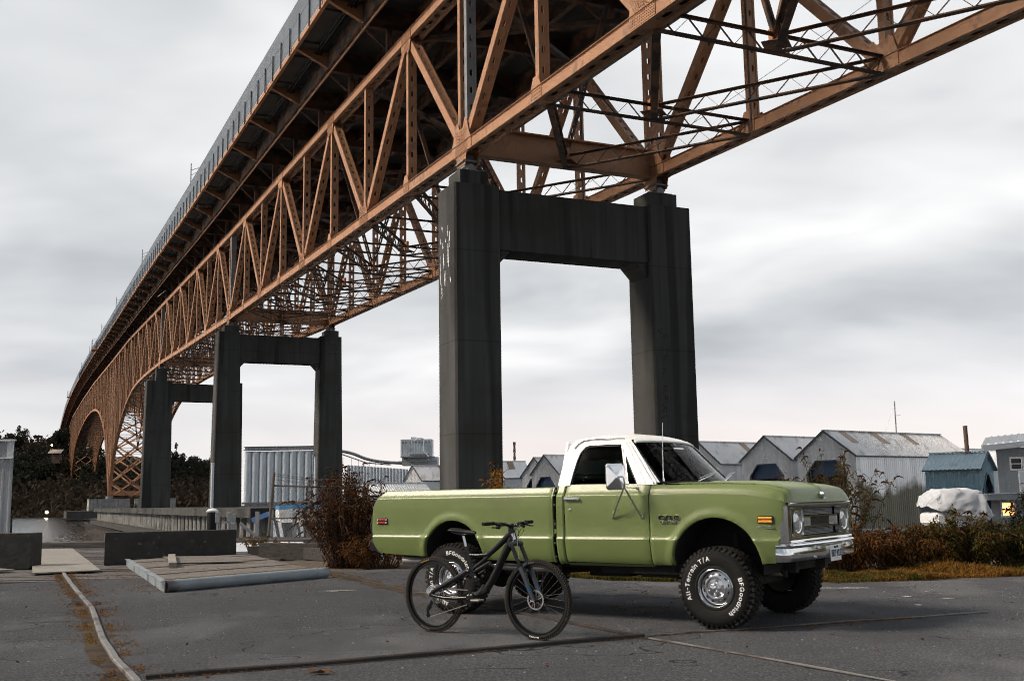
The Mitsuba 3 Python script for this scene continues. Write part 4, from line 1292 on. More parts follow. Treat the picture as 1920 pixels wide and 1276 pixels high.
# spare carrier bracket seen behind the bed corner
sp = MB().tube([(-1.215, .80, 1.12), (-1.30, .80, 1.12), (-1.335, .80, 1.05)], .035, 8)
sp.tube([(-1.33, .80, 1.06), (-1.355, .80, .98), (-1.35, .80, .90), (-1.31, .80, .84), (-1.25, .80, .82)], .03, 8)
tput('tow_hook', sp, 'black_gloss', smooth=40)

# chassis
ch = MB()
for y in (-.42, .42):
    ch.box((1.35, y, .60), (5.0, .08, .16))
for x in (-1.0, -.3, .6, 1.5, 2.3, 3.0, 3.7):
    ch.box((x, 0, .58), (.1, .9, .1))
ch.tube([(0, -.75, TR), (0, .75, TR)], .055, 10).lathe([(.05, -.14), (.15, -.08), (.17, 0), (.15, .08), (.05, .14)], (0, 0, TR), (0, 1, 0), 14)
ch.tube([(WBS, -.75, TR), (WBS, .75, TR)], .05, 10).lathe([(.05, -.14), (.13, -.08), (.15, 0), (.13, .08), (.05, .14)], (WBS, .25, TR), (0, 1, 0), 14)
ch.box((2.55, 0, .55), (.9, .5, .25)).box((1.6, 0, .52), (.5, .34, .22)).box((.75, .40, .55), (.6, .30, .24)).box((2.1, .60, .55), (.5, .3, .12))
ch.tube([(.15, 0, TR), (1.5, 0, .50)], .04, 8).tube([(1.8, .1, .48), (3.05, .25, TR)], .03, 8)
for x in (0, WBS):
    for y in (-.52, .52):
        ch.box((x, y, .52), (1.1, .06, .05)).tube([(x + .12, y * 1.1, TR), (x + .05, y * 1.05, .9)], .03, 8)
tput('chassis', ch, 'under')
tput('exhaust', MB().tube([(1.2, .55, .50), (.6, .62, .51), (-.2, .70, .56), (-.50, .80, .565), (-.80, .86, .57)], .042, 14, cap=False), 'exhaust', smooth=40)
tput('exhaust', MB().tube([(-.6, .82, .567), (-.79, .858, .57)], .038, 14), 'under', smooth=40)
sk = MB().box((2.55, .78, .545), (.55, .1, .09)).box((2.62, .6, .54), (.6, .3, .16))
tput('side_step', sk, 'under')

# grille
GX = 3.955
gr = MB()
go, gi = Polygon([(-.925, .822), (.925, .822), (.925, 1.16), (.885, 1.2), (-.885, 1.2), (-.925, 1.16)]), sbox(-.845, .875, .845, 1.145)
gr.plate(go.difference(gi.buffer(.008)), (GX - .03, 0, 0), (0, 1, 0), (0, 0, 1), .045)
gr.plate(gi.buffer(.018).difference(gi), (GX - .06, 0, 0), (0, 1, 0), (0, 0, 1), .06)
for sg in (1, -1):
    gr.grid(np.array([[(GX + .014, sg * .92, z), (GX - .01, sg * .945, z), (GX - .055, sg * .955, z), (GX - .08, sg * .95, z)] for z in (.822, 1.165)]))
gr.tube([(GX + .016, -.88, 1.185), (GX + .02, 0, 1.187), (GX + .016, .88, 1.185)], .016, 8)
gr.tube([(GX + .012, -.9, .832), (GX + .012, .9, .832)], .014, 8)
grille = tput('grille', gr, 'chrome', smooth=30)
tput('grille_back', MB().box((GX - .10, 0, 1.01), (.02, 1.75, .32)), 'black', parent=grille)
mesh = MB()
for z in list(np.arange(1.075, 1.14, .013)) + list(np.arange(.885, .945, .013)):
    mesh.box((GX - .045, 0, z), (.006, 1.02, .004))
for y in np.arange(-.50, .51, .026):
    mesh.box((GX - .047, y, 1.108), (.005, .0045, .07)).box((GX - .047, y, .915), (.005, .0045, .07))
tput('grille_mesh', mesh, 'galv', parent=grille)
bar = MB()
bo, bi = sbox(-.50, .952, .50, 1.066), sbox(-.49, .966, .49, 1.052)
bar.plate(bo.difference(bi), (GX - .04, 0, 0), (0, 1, 0), (0, 0, 1), .05)
tput('grille_bar', bar, 'chrome', parent=grille)
tput('grille_insert', MB().box((GX - .018, 0, 1.009), (.02, .98, .086)), 'black', parent=grille)
for sg in (1, -1):
    tput('turn_signal', MB().rbox((GX - .006, sg * .385, 1.009), (.022, .20, .082), .006), 'lens', parent=grille)
    hp = sbox(-.145, -.145, .145, .145).buffer(.0).buffer(-.035).buffer(.035)
    lp = Polygon([(-.075, -.14), (.075, -.14), (.13, -.1), (.145, 0), (.13, .1), (.075, .14), (-.075, .14), (-.13, .1), (-.145, 0), (-.13, -.1)]).buffer(.01)
    hb = MB().plate(hp.difference(Point(0, 0).buffer(.095)), (GX - .03, sg * .68, 1.012), (0, 1, 0), (0, 0, .93), .045)
    hb.plate(hp.difference(hp.buffer(-.014)), (GX + .014, sg * .68, 1.012), (0, 1, 0), (0, 0, .93), .012)
    hb.lathe([(.112, .02), (.104, .034), (.094, .03), (.092, -.02)], (GX - .012, sg * .68, 1.012), (1, 0, 0), 28)
    hl = tput('headlight', hb, 'chrome', smooth=30)
    tput('headlight_lens', MB().lathe([(.095, 0), (.085, .015), (.06, .027), (.03, .033), (.0005, .035)], (GX - .012, sg * .68, 1.012), (1, 0, 0), 28), 'lens', parent=hl, smooth=40)

# bumper: swept plan with rounded ends
plan = [(3.862, .992), (3.90, .990), (3.945, .975), (3.975, .945), (3.99, .90), (4.02, .70), (4.045, .45), (4.058, .2), (4.062, 0)]
plan = plan + [(x, -y) for x, y in plan[-2::-1]]
cl = np.array(plan)
t = np.gradient(cl, axis=0)
nn = np.c_[-t[:, 1], t[:, 0]]
nn /= np.linalg.norm(nn, axis=1, keepdims=True)
prof = [(-.05, .812), (-.022, .818), (.0, .810), (.012, .797), (.010, .783), (.0, .772), (.004, .75), (.010, .72), (.008, .69), (.0, .665), (-.012, .650), (-.03, .645)]
P = [[(c[0] + n[0] * a, c[1] + n[1] * a, z + .006 * math.cos(c[1] * 1.5)) for a, z in prof] for c, n in zip(cl, nn)]
bump = tput('front_bumper', MB().grid(np.array(P)), 'chrome', smooth=35)
bb = MB()
for y, z in ((.80, .715), (.46, .675), (.42, .765), (-.42, .765), (-.46, .675), (-.80, .715)):
    x = float(np.interp(-abs(y), [-.99, -.9, -.7, -.45, -.2, 0], [3.87, 3.99, 4.02, 4.045, 4.058, 4.062]))
    bb.lathe([(.0005, .012), (.010, .010), (.014, .002), (.014, -.005)], (x + .006, y, z), (1, 0, 0), 10)
tput('bumper_bolt', bb, 'chrome_soft', parent=bump)
lp_ = tput('licence_plate', MB().rbox((4.088, -.02, .695), (.008, .31, .155), .004), 'white_paint', parent=None)
tx = meshkit.text_mesh('BB7 N12', .062, .003, bold=True)
w = tx.bounds[1][0]
tm = MB().add([(4.0925 + v[2], -.02 + w / 2 * .80 - v[0] * .80, .664 + v[1]) for v in tx.vertices], tx.faces)
tput('plate_lettering', tm, 'blue_door', parent=lp_)
tx = meshkit.text_mesh('Beautiful', .022, .003)
w = tx.bounds[1][0]
tput('plate_lettering', MB().add([(4.0925 + v[2], -.02 + w / 2 - v[0], .744 + v[1]) for v in tx.vertices], tx.faces), 'blue_door', parent=lp_)

# side trim on the camera side
def sidetext(s, h, x0, z0, m, y=.995, parent=None, bold=True, stretch=1.0, name='badge'):
    t_ = meshkit.text_mesh(s, h, .010, bold)
    mb = MB().add([(x0 + v[0] * stretch, y + v[2], z0 + v[1]) for v in t_.vertices], t_.faces)
    return tput(name, mb, m, parent)


sidetext('C/10', .046, 2.640, 1.040, 'chrome', .976, stretch=1.66)
sidetext('C/10', .040, 2.648, 1.043, 'black', .981, stretch=1.78)
sidetext('CUSTOM', .022, 2.665, 1.008, 'chrome', .980, stretch=1.35)
for mir in (False, True):
    mk = MB().rbox((3.770, .977, 1.040), (.158, .02, .074), .012)
    a = tput('side_marker', mk, 'black_gloss', smooth=30, mirror=mir)
    for z in (1.057, 1.024):
        tput('lens', MB().rbox((3.770, .986, z), (.140, .014, .024), .006), 'amber', parent=a, mirror=mir)
    mk = MB().rbox((-1.030, .981, 1.030), (.166, .02, .076), .012)
    a = tput('side_marker', mk, 'black_gloss', smooth=30, mirror=mir)
    for z in (1.047, 1.013):
        tput('lens', MB().rbox((-1.030, .990, z), (.140, .014, .024), .006), 'red', parent=a, mirror=mir)
        tput('lens_end', MB().box((-1.096, .991, z), (.008, .012, .018)).box((-.964, .991, z), (.008, .012, .018)), 'letter', parent=a, mirror=mir)
    sb = tput('fender_badge', MB().rbox((3.768, .974, .968), (.162, .014, .020), .004), 'chrome', mirror=mir)
    hd = MB().rbox((1.640, 1.004, 1.262), (.17, .022, .030), .010).rbox((1.566, .990, 1.264), (.045, .03, .040), .010)
    hd.lathe([(.0005, .022), (.015, .02), (.017, 0)], (1.722, .99, 1.258), (0, 1, 0), 12)
    tput('door_handle', hd, 'chrome', smooth=30, mirror=mir)
    tput('door_lock', MB().lathe([(.0005, .009), (.013, .008), (.016, 0)], (1.612, .979, 1.150), (0, 1, 0), 14), 'chrome', smooth=30, mirror=mir)
    # tall mirror on its tripod
    pm = sbox(-.10, -.135, .10, .135).buffer(-.035).buffer(.035)
    mc = MB()
    P = []
    base = np.array(pm.exterior.coords)[:-1]
    for sc_, dx in ((1, 0), (1, .022), (.93, .034), (.80, .040), (.45, .060), (.12, .064)):
        P.append([(2.30 + dx, 1.21 + a * sc_, 1.478 + b * (sc_ if sc_ > .9 else sc_ * 1.06)) for a, b in base])
    mc.grid(np.array(P), close=True).add(P[0], [[0, i + 1, i] for i in range(1, len(base) - 1)]).add(P[-1], [[0, i, i + 1] for i in range(1, len(base) - 1)])
    # turn the head so that its back faces forward and out
    ca, sa = math.cos(.82), math.sin(.82)

    def turn(v, ca=ca, sa=sa):
        x, y = v[:, 0] - 2.30, v[:, 1] - 1.17
        return np.c_[2.28 + x * ca - y * sa, 1.17 + x * sa + y * ca, v[:, 2]]
    mc.map(lambda v: turn(np.c_[v[:, 0], v[:, 1] - .04, v[:, 2]]))
    mir_ = tput('side_mirror', mc, 'chrome', smooth=35, mirror=mir)
    arm = MB()
    arm.tube([(2.335, 1.22, 1.475), (2.385, 1.22, 1.475), (2.40, 1.21, 1.46), (2.40, 1.20, 1.40), (2.385, 1.18, 1.37)], .0085, 8)
    arm.tube([(2.385, 1.18, 1.375), (2.25, 1.08, 1.215), (2.135, .99, 1.065)], .0095, 8)
    arm.tube([(2.385, 1.18, 1.375), (2.42, 1.08, 1.22), (2.468, .99, 1.070)], .0095, 8)
    arm.tube([(2.385, 1.18, 1.372), (2.40, .96, 1.36)], .008, 8)
    for x, z in ((2.135, 1.065), (2.468, 1.070), (2.40, 1.36)):
        arm.lathe([(.0005, .014), (.014, .012), (.017, 0)], (x, .978 if z < 1.3 else .94, z), (0, 1, 0), 10)
    tput('bracket', arm, 'chrome', parent=mir_, smooth=40, mirror=mir)

# wheels
def arc_text(s, rad, h, a0, y, stretch=1.0, gap=1.12):
    """Letters along the sidewall, clockwise from angle a0 (degrees, seen from the camera side), tops outwards; returns mesh in (x, y, z) about the hub."""
    mb = MB()
    a = math.radians(a0)
    for ch_ in s:
        if ch_ == ' ':
            a -= h * .45 / rad
            continue
        t_ = meshkit.text_mesh(ch_, h, .004, True)
        b0, b1 = t_.bounds
        wd = (b1[0] - b0[0]) * stretch
        am = a - wd / 2 / rad
        u = np.array([math.sin(am), -math.cos(am)])
        r_ = np.array([math.cos(am), math.sin(am)])
        q = t_.vertices
        lx = (q[:, 0] - b0[0]) * stretch - wd / 2
        pos = r_ * rad + lx[:, None] * u + q[:, 1:2] * r_
        rr = np.hypot(pos[:, 0], pos[:, 1])
        yy = y - .9 * (rr - rad - h / 2) ** 2 / .1
        mb.add(np.c_[pos[:, 0], yy + q[:, 2], pos[:, 1]], t_.faces)
        a -= (wd + h * .16 * gap) / rad
    return mb


def wheel(cx, side, detail, phase=0.0):
    yo = .985 if side > 0 else -.985
    k = tput('wheel', MB().lathe([(.186, .0), (.187, .012), (.178, .016), (.170, .006), (.166, -.03), (.160, -.20)], (cx, yo - side * .028, TR), (0, side, 0), 48), 'chrome', smooth=35)
    c0 = np.array([cx, yo, TR])
    prof = [(.184, -.012), (.196, -.006), (.210, -.012), (.232, -.005), (.262, .0), (.300, .0), (.330, -.006), (.352, -.016), (.368, -.034), (.374, -.05), (.375, -.145), (.374, -.24), (.366, -.262), (.34, -.282), (.30, -.29), (.25, -.288), (.20, -.275), (.184, -.25)]
    ty = tput('tyre', MB().lathe(prof, c0, (0, side, 0), 72), 'rubber', parent=k, smooth=35)
    tr_ = MB()
    nb = 44
    for ring, (yy, wd, ln, ph, tilt) in enumerate([(-.052, .050, .034, 0, .12), (-.098, .040, .036, .5, -.5), (-.146, .036, .040, .2, .45), (-.194, .040, .036, .6, .5), (-.240, .050, .034, .1, -.12)]):
        for i in range(nb):
            a = (i + ph) * 2 * np.pi / nb
            ca, sa = math.cos(a), math.sin(a)
            e = np.array([-sa, 0, ca])
            rd = np.array([ca, 0, sa])
            ax_ = np.array([0, side, 0.0])
            jl, jw = ln * (1 + .25 * math.sin(i * 2.4 + ring)), wd * (1 + .15 * math.cos(i * 1.7 + ring))
            e2 = e * math.cos(tilt) + ax_ * math.sin(tilt)
            a2 = np.cross(rd, e2)
            cc = np.array([cx, yo, TR]) + ax_ * yy + rd * .384
            if ring in (0, 4):
                # shoulder lug folds over the edge
                P = [cc + e2 * q * jl / 2 + a2 * w * jw / 2 + rd * h_ for q in (-1, 1) for w in (-1, 1) for h_ in (-.014, .008)]
                tr_.add(P, MB.BF)
                sgn = 1 if ring == 0 else -1
                c2 = np.array([cx, yo, TR]) + ax_ * (-.026 if ring == 0 else -.264) + rd * .366
                nrm = rd * .55 + ax_ * .83 * sgn
                tv = np.cross(nrm, e)
                P = [c2 + e * q * ln * .55 * (1.25 if i % 2 else .8) + tv * w * .017 + nrm * h_ for q in (-.5, .5) for w in (-1, 1) for h_ in (-.008, .008)]
                tr_.add(P, MB.BF)
            else:
                P = [cc + e2 * q * jl / 2 + a2 * w * jw / 2 + rd * h_ for q in (-1, 1) for w in (-1, 1) for h_ in (-.014, .008)]
                tr_.add(P, MB.BF)
                if i % 2 == 0:
                    P = [cc + e2 * (jl * .55) + a2 * (q * jw * .5 + .012) + rd * h_ + e2 * z * .008 for q in (-.6, .6) for z in (-1, 1) for h_ in (-.014, .007)]
                    tr_.add(P, MB.BF)
    tput('tread', tr_, 'tread', parent=k)
    # ribs on the sidewall below the shoulder
    if detail:
        rb2 = MB()
        for i in range(150):
            a = i * 2 * np.pi / 150
            rd = np.array([math.cos(a), 0, math.sin(a)])
            o = np.array([cx, yo, TR])
            rb2.beam(o + rd * .322 + [0, side * -.004, 0], o + rd * .350 + [0, side * -.014, 0], .006, .006, up=(0, 1, 0))
        tput('sidewall_rib', rb2, 'rubber', parent=k, kind='stuff')
        lt = arc_text('All-Terrain T/A', .262, .041, 206 + phase[0], .9855, 1.12)
        l2 = arc_text('BFGoodrich', .262, .041, 22 + phase[1], .9855, 1.12)
        l2.map(lambda v: v + [cx, .002, TR])
        tput('white_lettering', l2, 'letter', parent=k)
        lt.map(lambda v: v + [cx, .002, TR])
        tput('white_lettering', lt, 'letter', parent=k)
    # slotted steel centre
    ds = MB().lathe([(.158, -.03), (.150, -.034), (.142, -.022), (.118, -.012), (.108, -.012), (.102, -.024), (.092, -.018), (.084, -.008), (.05, -.004), (.046, .01)], (cx, yo - side * .03, TR), (0, side, 0), 40)
    tput('rim_disc', ds, 'chrome_soft', parent=k, smooth=30)
    if detail:
        for i in range(12):
            sl = MB()
            a = i * math.pi / 6 + .2
            rd = np.array([math.cos(a), 0, math.sin(a)])
            e = np.array([-math.sin(a), 0, math.cos(a)])
            o = np.array([cx, yo - .046, TR]) + rd * .131
            an_ = np.linspace(0, 2 * np.pi, 10, endpoint=False)
            ring = [o + e * .017 * math.cos(q) + rd * .008 * math.sin(q) + np.array([0, .0035 - .006 * math.sin(q) * .5, 0]) for q in an_]
            sl.add(np.vstack([[o + [0, .004, 0]], ring]), [[0, 1 + j, 1 + (j + 1) % 10] for j in range(10)])
            tput('rim_slot', sl, 'black', parent=k)
        lg = MB()
        for i in range(6):
            a = i * math.pi / 3 + .35
            o = (cx + .071 * math.cos(a), yo - .035, TR + .071 * math.sin(a))
            lg.lathe([(.012, 0), (.0115, .020), (.007, .028), (.0005, .029)], o, (0, 1, 0), 6)
        tput('lug_nut', lg, 'chrome', parent=k)
    tput('hub_cap', MB().lathe([(.050, -.005), (.048, .022), (.042, .030), (.040, .050), (.034, .060), (.0005, .064)], (cx, yo - side * .03, TR), (0, side, 0), 28), 'chrome', parent=k, smooth=30)
    tput('rim_inner', MB().lathe([(.165, -.24), (.150, -.20), (.04, -.16), (.0005, -.16)], (cx, yo - side * .03, TR), (0, side, 0), 28), 'under', parent=k)


wheel(WBS, 1, True, (0, 0))
wheel(0.0, 1, True, (58, 80))
wheel(WBS, -1, False)
wheel(0.0, -1, False)
# ------------------------------------------------------------------ the mountain bike (x forward from the rear axle, y towards the camera, z up)
BYAW = math.radians(35.43)
BFx, BSy = np.array([math.cos(BYAW), -math.sin(BYAW)]), np.array([-math.sin(BYAW), -math.cos(BYAW)])


def bkw(v):
    v = np.asarray(v, float)
    return np.c_[v[:, :1] * BFx + v[:, 1:2] * BSy + [-.80, 10.62], v[:, 2]]


bike = thing('mountain_bike', 'black full suspension mountain bike standing on the asphalt in front of the truck rear wheel', 'bicycle')


def bput(name, mb, m, parent=None, smooth=False, **k):
    return put(name, MB().add(*mb.get()).map(bkw, True), M.get(m, m), parent or bike, smooth=smooth, **k)


def bez(pts, n=14):
    """Smooth curve through points (Catmull-Rom)."""
    p = np.array(pts, float)
    p = np.vstack([2 * p[0] - p[1], p, 2 * p[-1] - p[-2]])
    out = []
    for i in range(1, len(p) - 2):
        for t in np.linspace(0, 1, n, endpoint=False):
            a, b, c, d = p[i - 1:i + 3]
            out.append(.5 * (2 * b + (c - a) * t + (2 * a - 5 * b + 4 * c - d) * t * t + (3 * b - a - 3 * c + d) * t ** 3))
    out.append(p[-2])
    return np.array(out)


def oval(pts, rs, n=12, squash=.8, steps=10):
    """Tube through points whose out-of-plane radius is squash times the in-plane one."""
    c = bez(pts, steps)
    r = np.interp(np.linspace(0, 1, len(c)), np.linspace(0, 1, len(rs)), rs)
    mb = MB().tube(c, r, n)
    v = mb.v[0]
    cy = np.interp(np.arange(len(v)), [0, len(v)], [c[0][1], c[-1][1]])
    k = len(c) * n
    idx = np.repeat(np.arange(len(c)), n)
    v[:k, 1] = c[idx, 1] + (v[:k, 1] - c[idx, 1]) * squash
    return mb


def bwheel(x, z, front):
    R = .360
    k = bput('wheel', MB().lathe([(.318, -.014), (.322, -.016), (.322, -.010), (.300, -.012), (.293, 0), (.300, .012), (.322, .010), (.322, .016), (.318, .014)], (x, 0, z), (0, 1, 0), 72), 'black_gloss', smooth=30)
    t_ = np.linspace(-2.2, 2.2, 13)
    pr = [(.318 + .0135 + .026 * math.cos(a) * 1.0, .029 * math.sin(a)) for a in t_]
    ty = bput('tyre', MB().lathe([(.316, -.014)] + pr + [(.316, .014)], (x, 0, z), (0, 1, 0), 84), 'rubber', parent=k, smooth=40)
    kn = MB()
    n = 92
    for i in range(n):
        for j, (yy, rr, w, l) in enumerate(((-.026, .352, .010, .010), (-.010, .358, .011, .009), (.010, .358, .011, .009), (.026, .352, .010, .010))):
            if j in (1, 2) and i % 2:
                yy *= 1.35
            a = (i + (.5 if j in (1, 2) else 0)) * 2 * np.pi / n
            rd = np.array([math.cos(a), 0, math.sin(a)])
            e = np.array([-math.sin(a), 0, math.cos(a)])
            c = np.array([x, yy, z]) + rd * rr
            kn.add([c + e * q * l / 2 + np.array([0, w / 2 * s_, 0]) + rd * h for q in (-1, 1) for s_ in (-1, 1) for h in (-.005, .0045)], MB.BF)
    bput('knob', kn, 'tread_dusty', parent=k, kind='stuff')
    sp = MB()
    for i in range(28):
        a = i * 2 * np.pi / 28
        b = a + (.9 if i % 4 < 2 else -.9)
        s_ = .028 if i % 2 else -.028
        sp.tube([(x + .03 * math.cos(b), s_, z + .03 * math.sin(b)), (x + .298 * math.cos(a), 0, z + .298 * math.sin(a))], .0011, 4, cap=False)
    bput('spoke', sp, 'gray_print', parent=k, kind='stuff')
    bput('hub', MB().lathe([(.008, -.055), (.018, -.05), (.032, -.034), (.032, -.028), (.016, -.022), (.016, .022), (.032, .028), (.032, .034), (.018, .05), (.008, .055)], (x, 0, z), (0, 1, 0), 18), 'black_gloss', parent=k, smooth=30)
    # rotor with arms
    yd = .040 if front else -.040
    rt = MB()
    P0 = [(x + .090 * math.cos(a), yd, z + .090 * math.sin(a)) for a in np.linspace(0, 2 * np.pi, 48, endpoint=False)]
    P1 = [(x + .076 * math.cos(a), yd, z + .076 * math.sin(a)) for a in np.linspace(0, 2 * np.pi, 48, endpoint=False)]
    rt.grid(np.array([P0, P1]), close=True)
    for i in range(6):
        a = i * math.pi / 3
        rt.beam((x + .018 * math.cos(a), yd, z + .018 * math.sin(a)), (x + .078 * math.cos(a + .4), yd, z + .078 * math.sin(a + .4)), .002, .007, up=(math.sin(a), 0, -math.cos(a)))
    bput('brake_disc', rt, 'steel_gray', parent=k)
    # sidewall print
    if front:
        tt = [('MAXXIS', 100, 'gray_print'), ('MAXXIS', 262, 'letter')]
    else:
        tt = [('MAXXIS', 104, 'gold'), ('MAXXIS', 250, 'gray_print')]
    for s_, a0, m in tt:
        mb = arc_text(s_, .328, .011, a0 + 12, .0, 1.7)
        mb.map(lambda v: np.c_[v[:, 0] + x, .0285 + (v[:, 1] - v[:, 1].min()) * .3, v[:, 2] + z])
        bput('tyre_print', mb, m, parent=k)
    return k


bwheel(0.0, .360, False)
bwheel(1.226, .358, True)
BB = (.455, .35)
fr = oval([(.945, 0, .955), (.86, 0, .893), (.74, 0, .800), (.665, 0, .752)], [.034, .030, .026, .024], squash=.85)
fr.add(*oval([(.665, 0, .752), (.56, 0, .742), (.445, 0, .742)], [.022, .016, .015], squash=.8).get())
fr.add(*oval([(.955, 0, .905), (.85, 0, .745), (.75, 0, .578), (.64, 0, .430), (.55, 0, .372), (.455, 0, .352)], [.040, .038, .036, .036, .040, .044], squash=.9).get())
fr.add(*oval([(.405, 0, .805), (.44, 0, .690), (.475, 0, .60), (.52, 0, .50)], [.021, .021, .024, .022], squash=.95).get())
fr.add(*oval([(.70, 0, .760), (.60, 0, .690), (.50, 0, .625), (.44, 0, .585)], [.016, .017, .018, .018], squash=.7).get())
fr.add(*oval([(.62, 0, .46), (.585, 0, .40), (.52, 0, .36)], [.03, .04, .04], squash=.95).get())
fr.tube([(.935, 0, .993), (.985, 0, .862)], [.030, .034], 16)
frame = bput('frame', fr, 'black_gloss', smooth=40)
bput('head_badge', MB().tube([(.963, .012, .950), (.982, .010, .893)], [.020, .022], 10), 'chrome_soft', parent=frame, smooth=40)
# swingarm, both sides
for s_ in (-1, 1):
    sa = oval([(0, .062 * s_, .36), (.05, .062 * s_, .40), (.20, .058 * s_, .470), (.36, .05 * s_, .548), (.46, .045 * s_, .605)], [.016, .020, .024, .028, .022], squash=.6)
    sa.add(*oval([(0, .062 * s_, .36), (.12, .06 * s_, .340), (.30, .055 * s_, .335), (.44, .045 * s_, .345)], [.014, .013, .014, .016], squash=.7).get())
    bput('swingarm', sa, 'black_gloss', smooth=40)
    bput('rocker_link', MB().beam((.43, .04 * s_, .60), (.545, .04 * s_, .545), .012, .045).beam((.40, .045 * s_, .52), (.46, .045 * s_, .60), .012, .035), 'black_gloss', parent=frame)
    pv = MB()
    for x, z in ((.46, .60), (.43, .525), (.365, .545), (.55, .545), (.455, .352)):
        pv.lathe([(.0005, .006), (.009, .005), (.011, -.004)], (x, s_ * .058, z), (0, s_, 0), 10)
    bput('pivot_bolt', pv, 'chrome', parent=frame)
bput('rear_shock', MB().tube([(.455, 0, .565), (.53, 0, .60)], .014, 10).tube([(.525, 0, .598), (.685, 0, .675)], .025, 12).tube([(.56, 0, .57), (.62, 0, .60)], .018, 10), 'black_gloss', smooth=40)
# seat post and saddle
bput('seat_post', MB().tube([(.365, 0, .935), (.398, 0, .815)], .0135, 12), 'chrome_soft', smooth=40)
bput('seat_collar', MB().tube([(.396, 0, .822), (.404, 0, .800)], .021, 12).rbox((.362, 0, .938), (.06, .04, .022), .008), 'black_gloss', smooth=30)
P = []
for x, w, z, t in [(.205, .045, .980, .010), (.225, .066, .985, .014), (.27, .068, .983, .018), (.32, .052, .975, .020), (.38, .033, .968, .020), (.44, .024, .963, .018), (.49, .021, .960, .016), (.515, .016, .956, .011)]:
    an = np.linspace(0, 2 * np.pi, 14, endpoint=False)
    P.append([(x, w * math.cos(a), z + t * (math.sin(a) if math.sin(a) > 0 else math.sin(a) * 1.3) - .010 * abs(math.cos(a)) ** 3) for a in an])
sd = MB().grid(np.array(P), close=True).add(P[0], [[0, i, i + 1] for i in range(1, 13)]).add(P[-1], [[0, i + 1, i] for i in range(1, 13)])
sdl = bput('saddle', sd, 'black', smooth=45)
for s_ in (-1, 1):
    bput('saddle_rail', MB().tube([(.24, .03 * s_, .962), (.30, .022 * s_, .945), (.41, .022 * s_, .945), (.49, .012 * s_, .955)], .0035, 6), 'galv', parent=sdl, smooth=40)
# fork
ax = np.array([1.226, 0, .358])
top = np.array([.990, 0, .852])
d = (ax - top) / np.linalg.norm(ax - top)
off = np.array([.030, 0, .012])
fk = MB().tube([top + [0, -.088, .002], top + [-.004, 0, .014], top + [0, .088, .002]], [.024, .030, .024], 12)
fork = bput('fork', fk, 'gray_fork', smooth=40)
for s_ in (-1, 1):
    y = np.array([0, .072 * s_, 0])
    a = top + y
    L = np.linalg.norm(ax - top)
    bput('stanchion', MB().tube([a - d * .03, a + d * .30], .0178, 14), 'black_gloss', parent=fork, smooth=40)
    lo = oval([a + d * .215, a + d * .30 + off * .1, a + d * (L - .12), a + d * (L - .04), ax + y], [.0245, .0235, .020, .019, .017], n=14, squash=1.0, steps=6)
    bput('fork_lower', lo, 'gray_fork', parent=fork, smooth=40)
    bput('fork_decal', MB().add(*oval([a + d * (L - .17), a + d * (L - .07)], [.0207, .0203], n=14, squash=1.0, steps=5).get()), 'blue_fork', parent=fork, smooth=40)
    bput('fork_seal', MB().tube([a + d * .205, a + d * .225], .027, 14), 'black', parent=fork)
br = oval([top + np.array([0, -.072, 0]) + d * .235, top + np.array([.045, -.04, .0]) + d * .20, top + np.array([.055, 0, .0]) + d * .19, top + np.array([.045, .04, 0]) + d * .20, top + np.array([0, .072, 0]) + d * .235], [.016, .015, .015, .015, .016], steps=5)
bput('fork_arch', br, 'gray_fork', parent=fork, smooth=40)
bput('axle_lever', MB().tube([(1.20, .075, .352), (1.245, .088, .345)], .006, 8).tube([(1.226, -.09, .358), (1.226, .09, .358)], .009, 10), 'chrome_soft', parent=fork, smooth=40)
bput('rebound_knob', MB().lathe([(.0005, .012), (.008, .010), (.009, 0)], (1.222, .075, .328), (.3, 0, -1), 10), 'red_paint', parent=fork)
bput('brake_caliper', MB().rbox((1.175, .045, .425), (.05, .03, .065), .01), 'black_gloss', parent=fork, smooth=30)
bput('steerer_cap', MB().tube([(.935, 0, .985), (.926, 0, 1.025)], [.024, .021], 12).tube([(.985, 0, .868), (.992, 0, .85)], .033, 14), 'black_gloss', smooth=40)
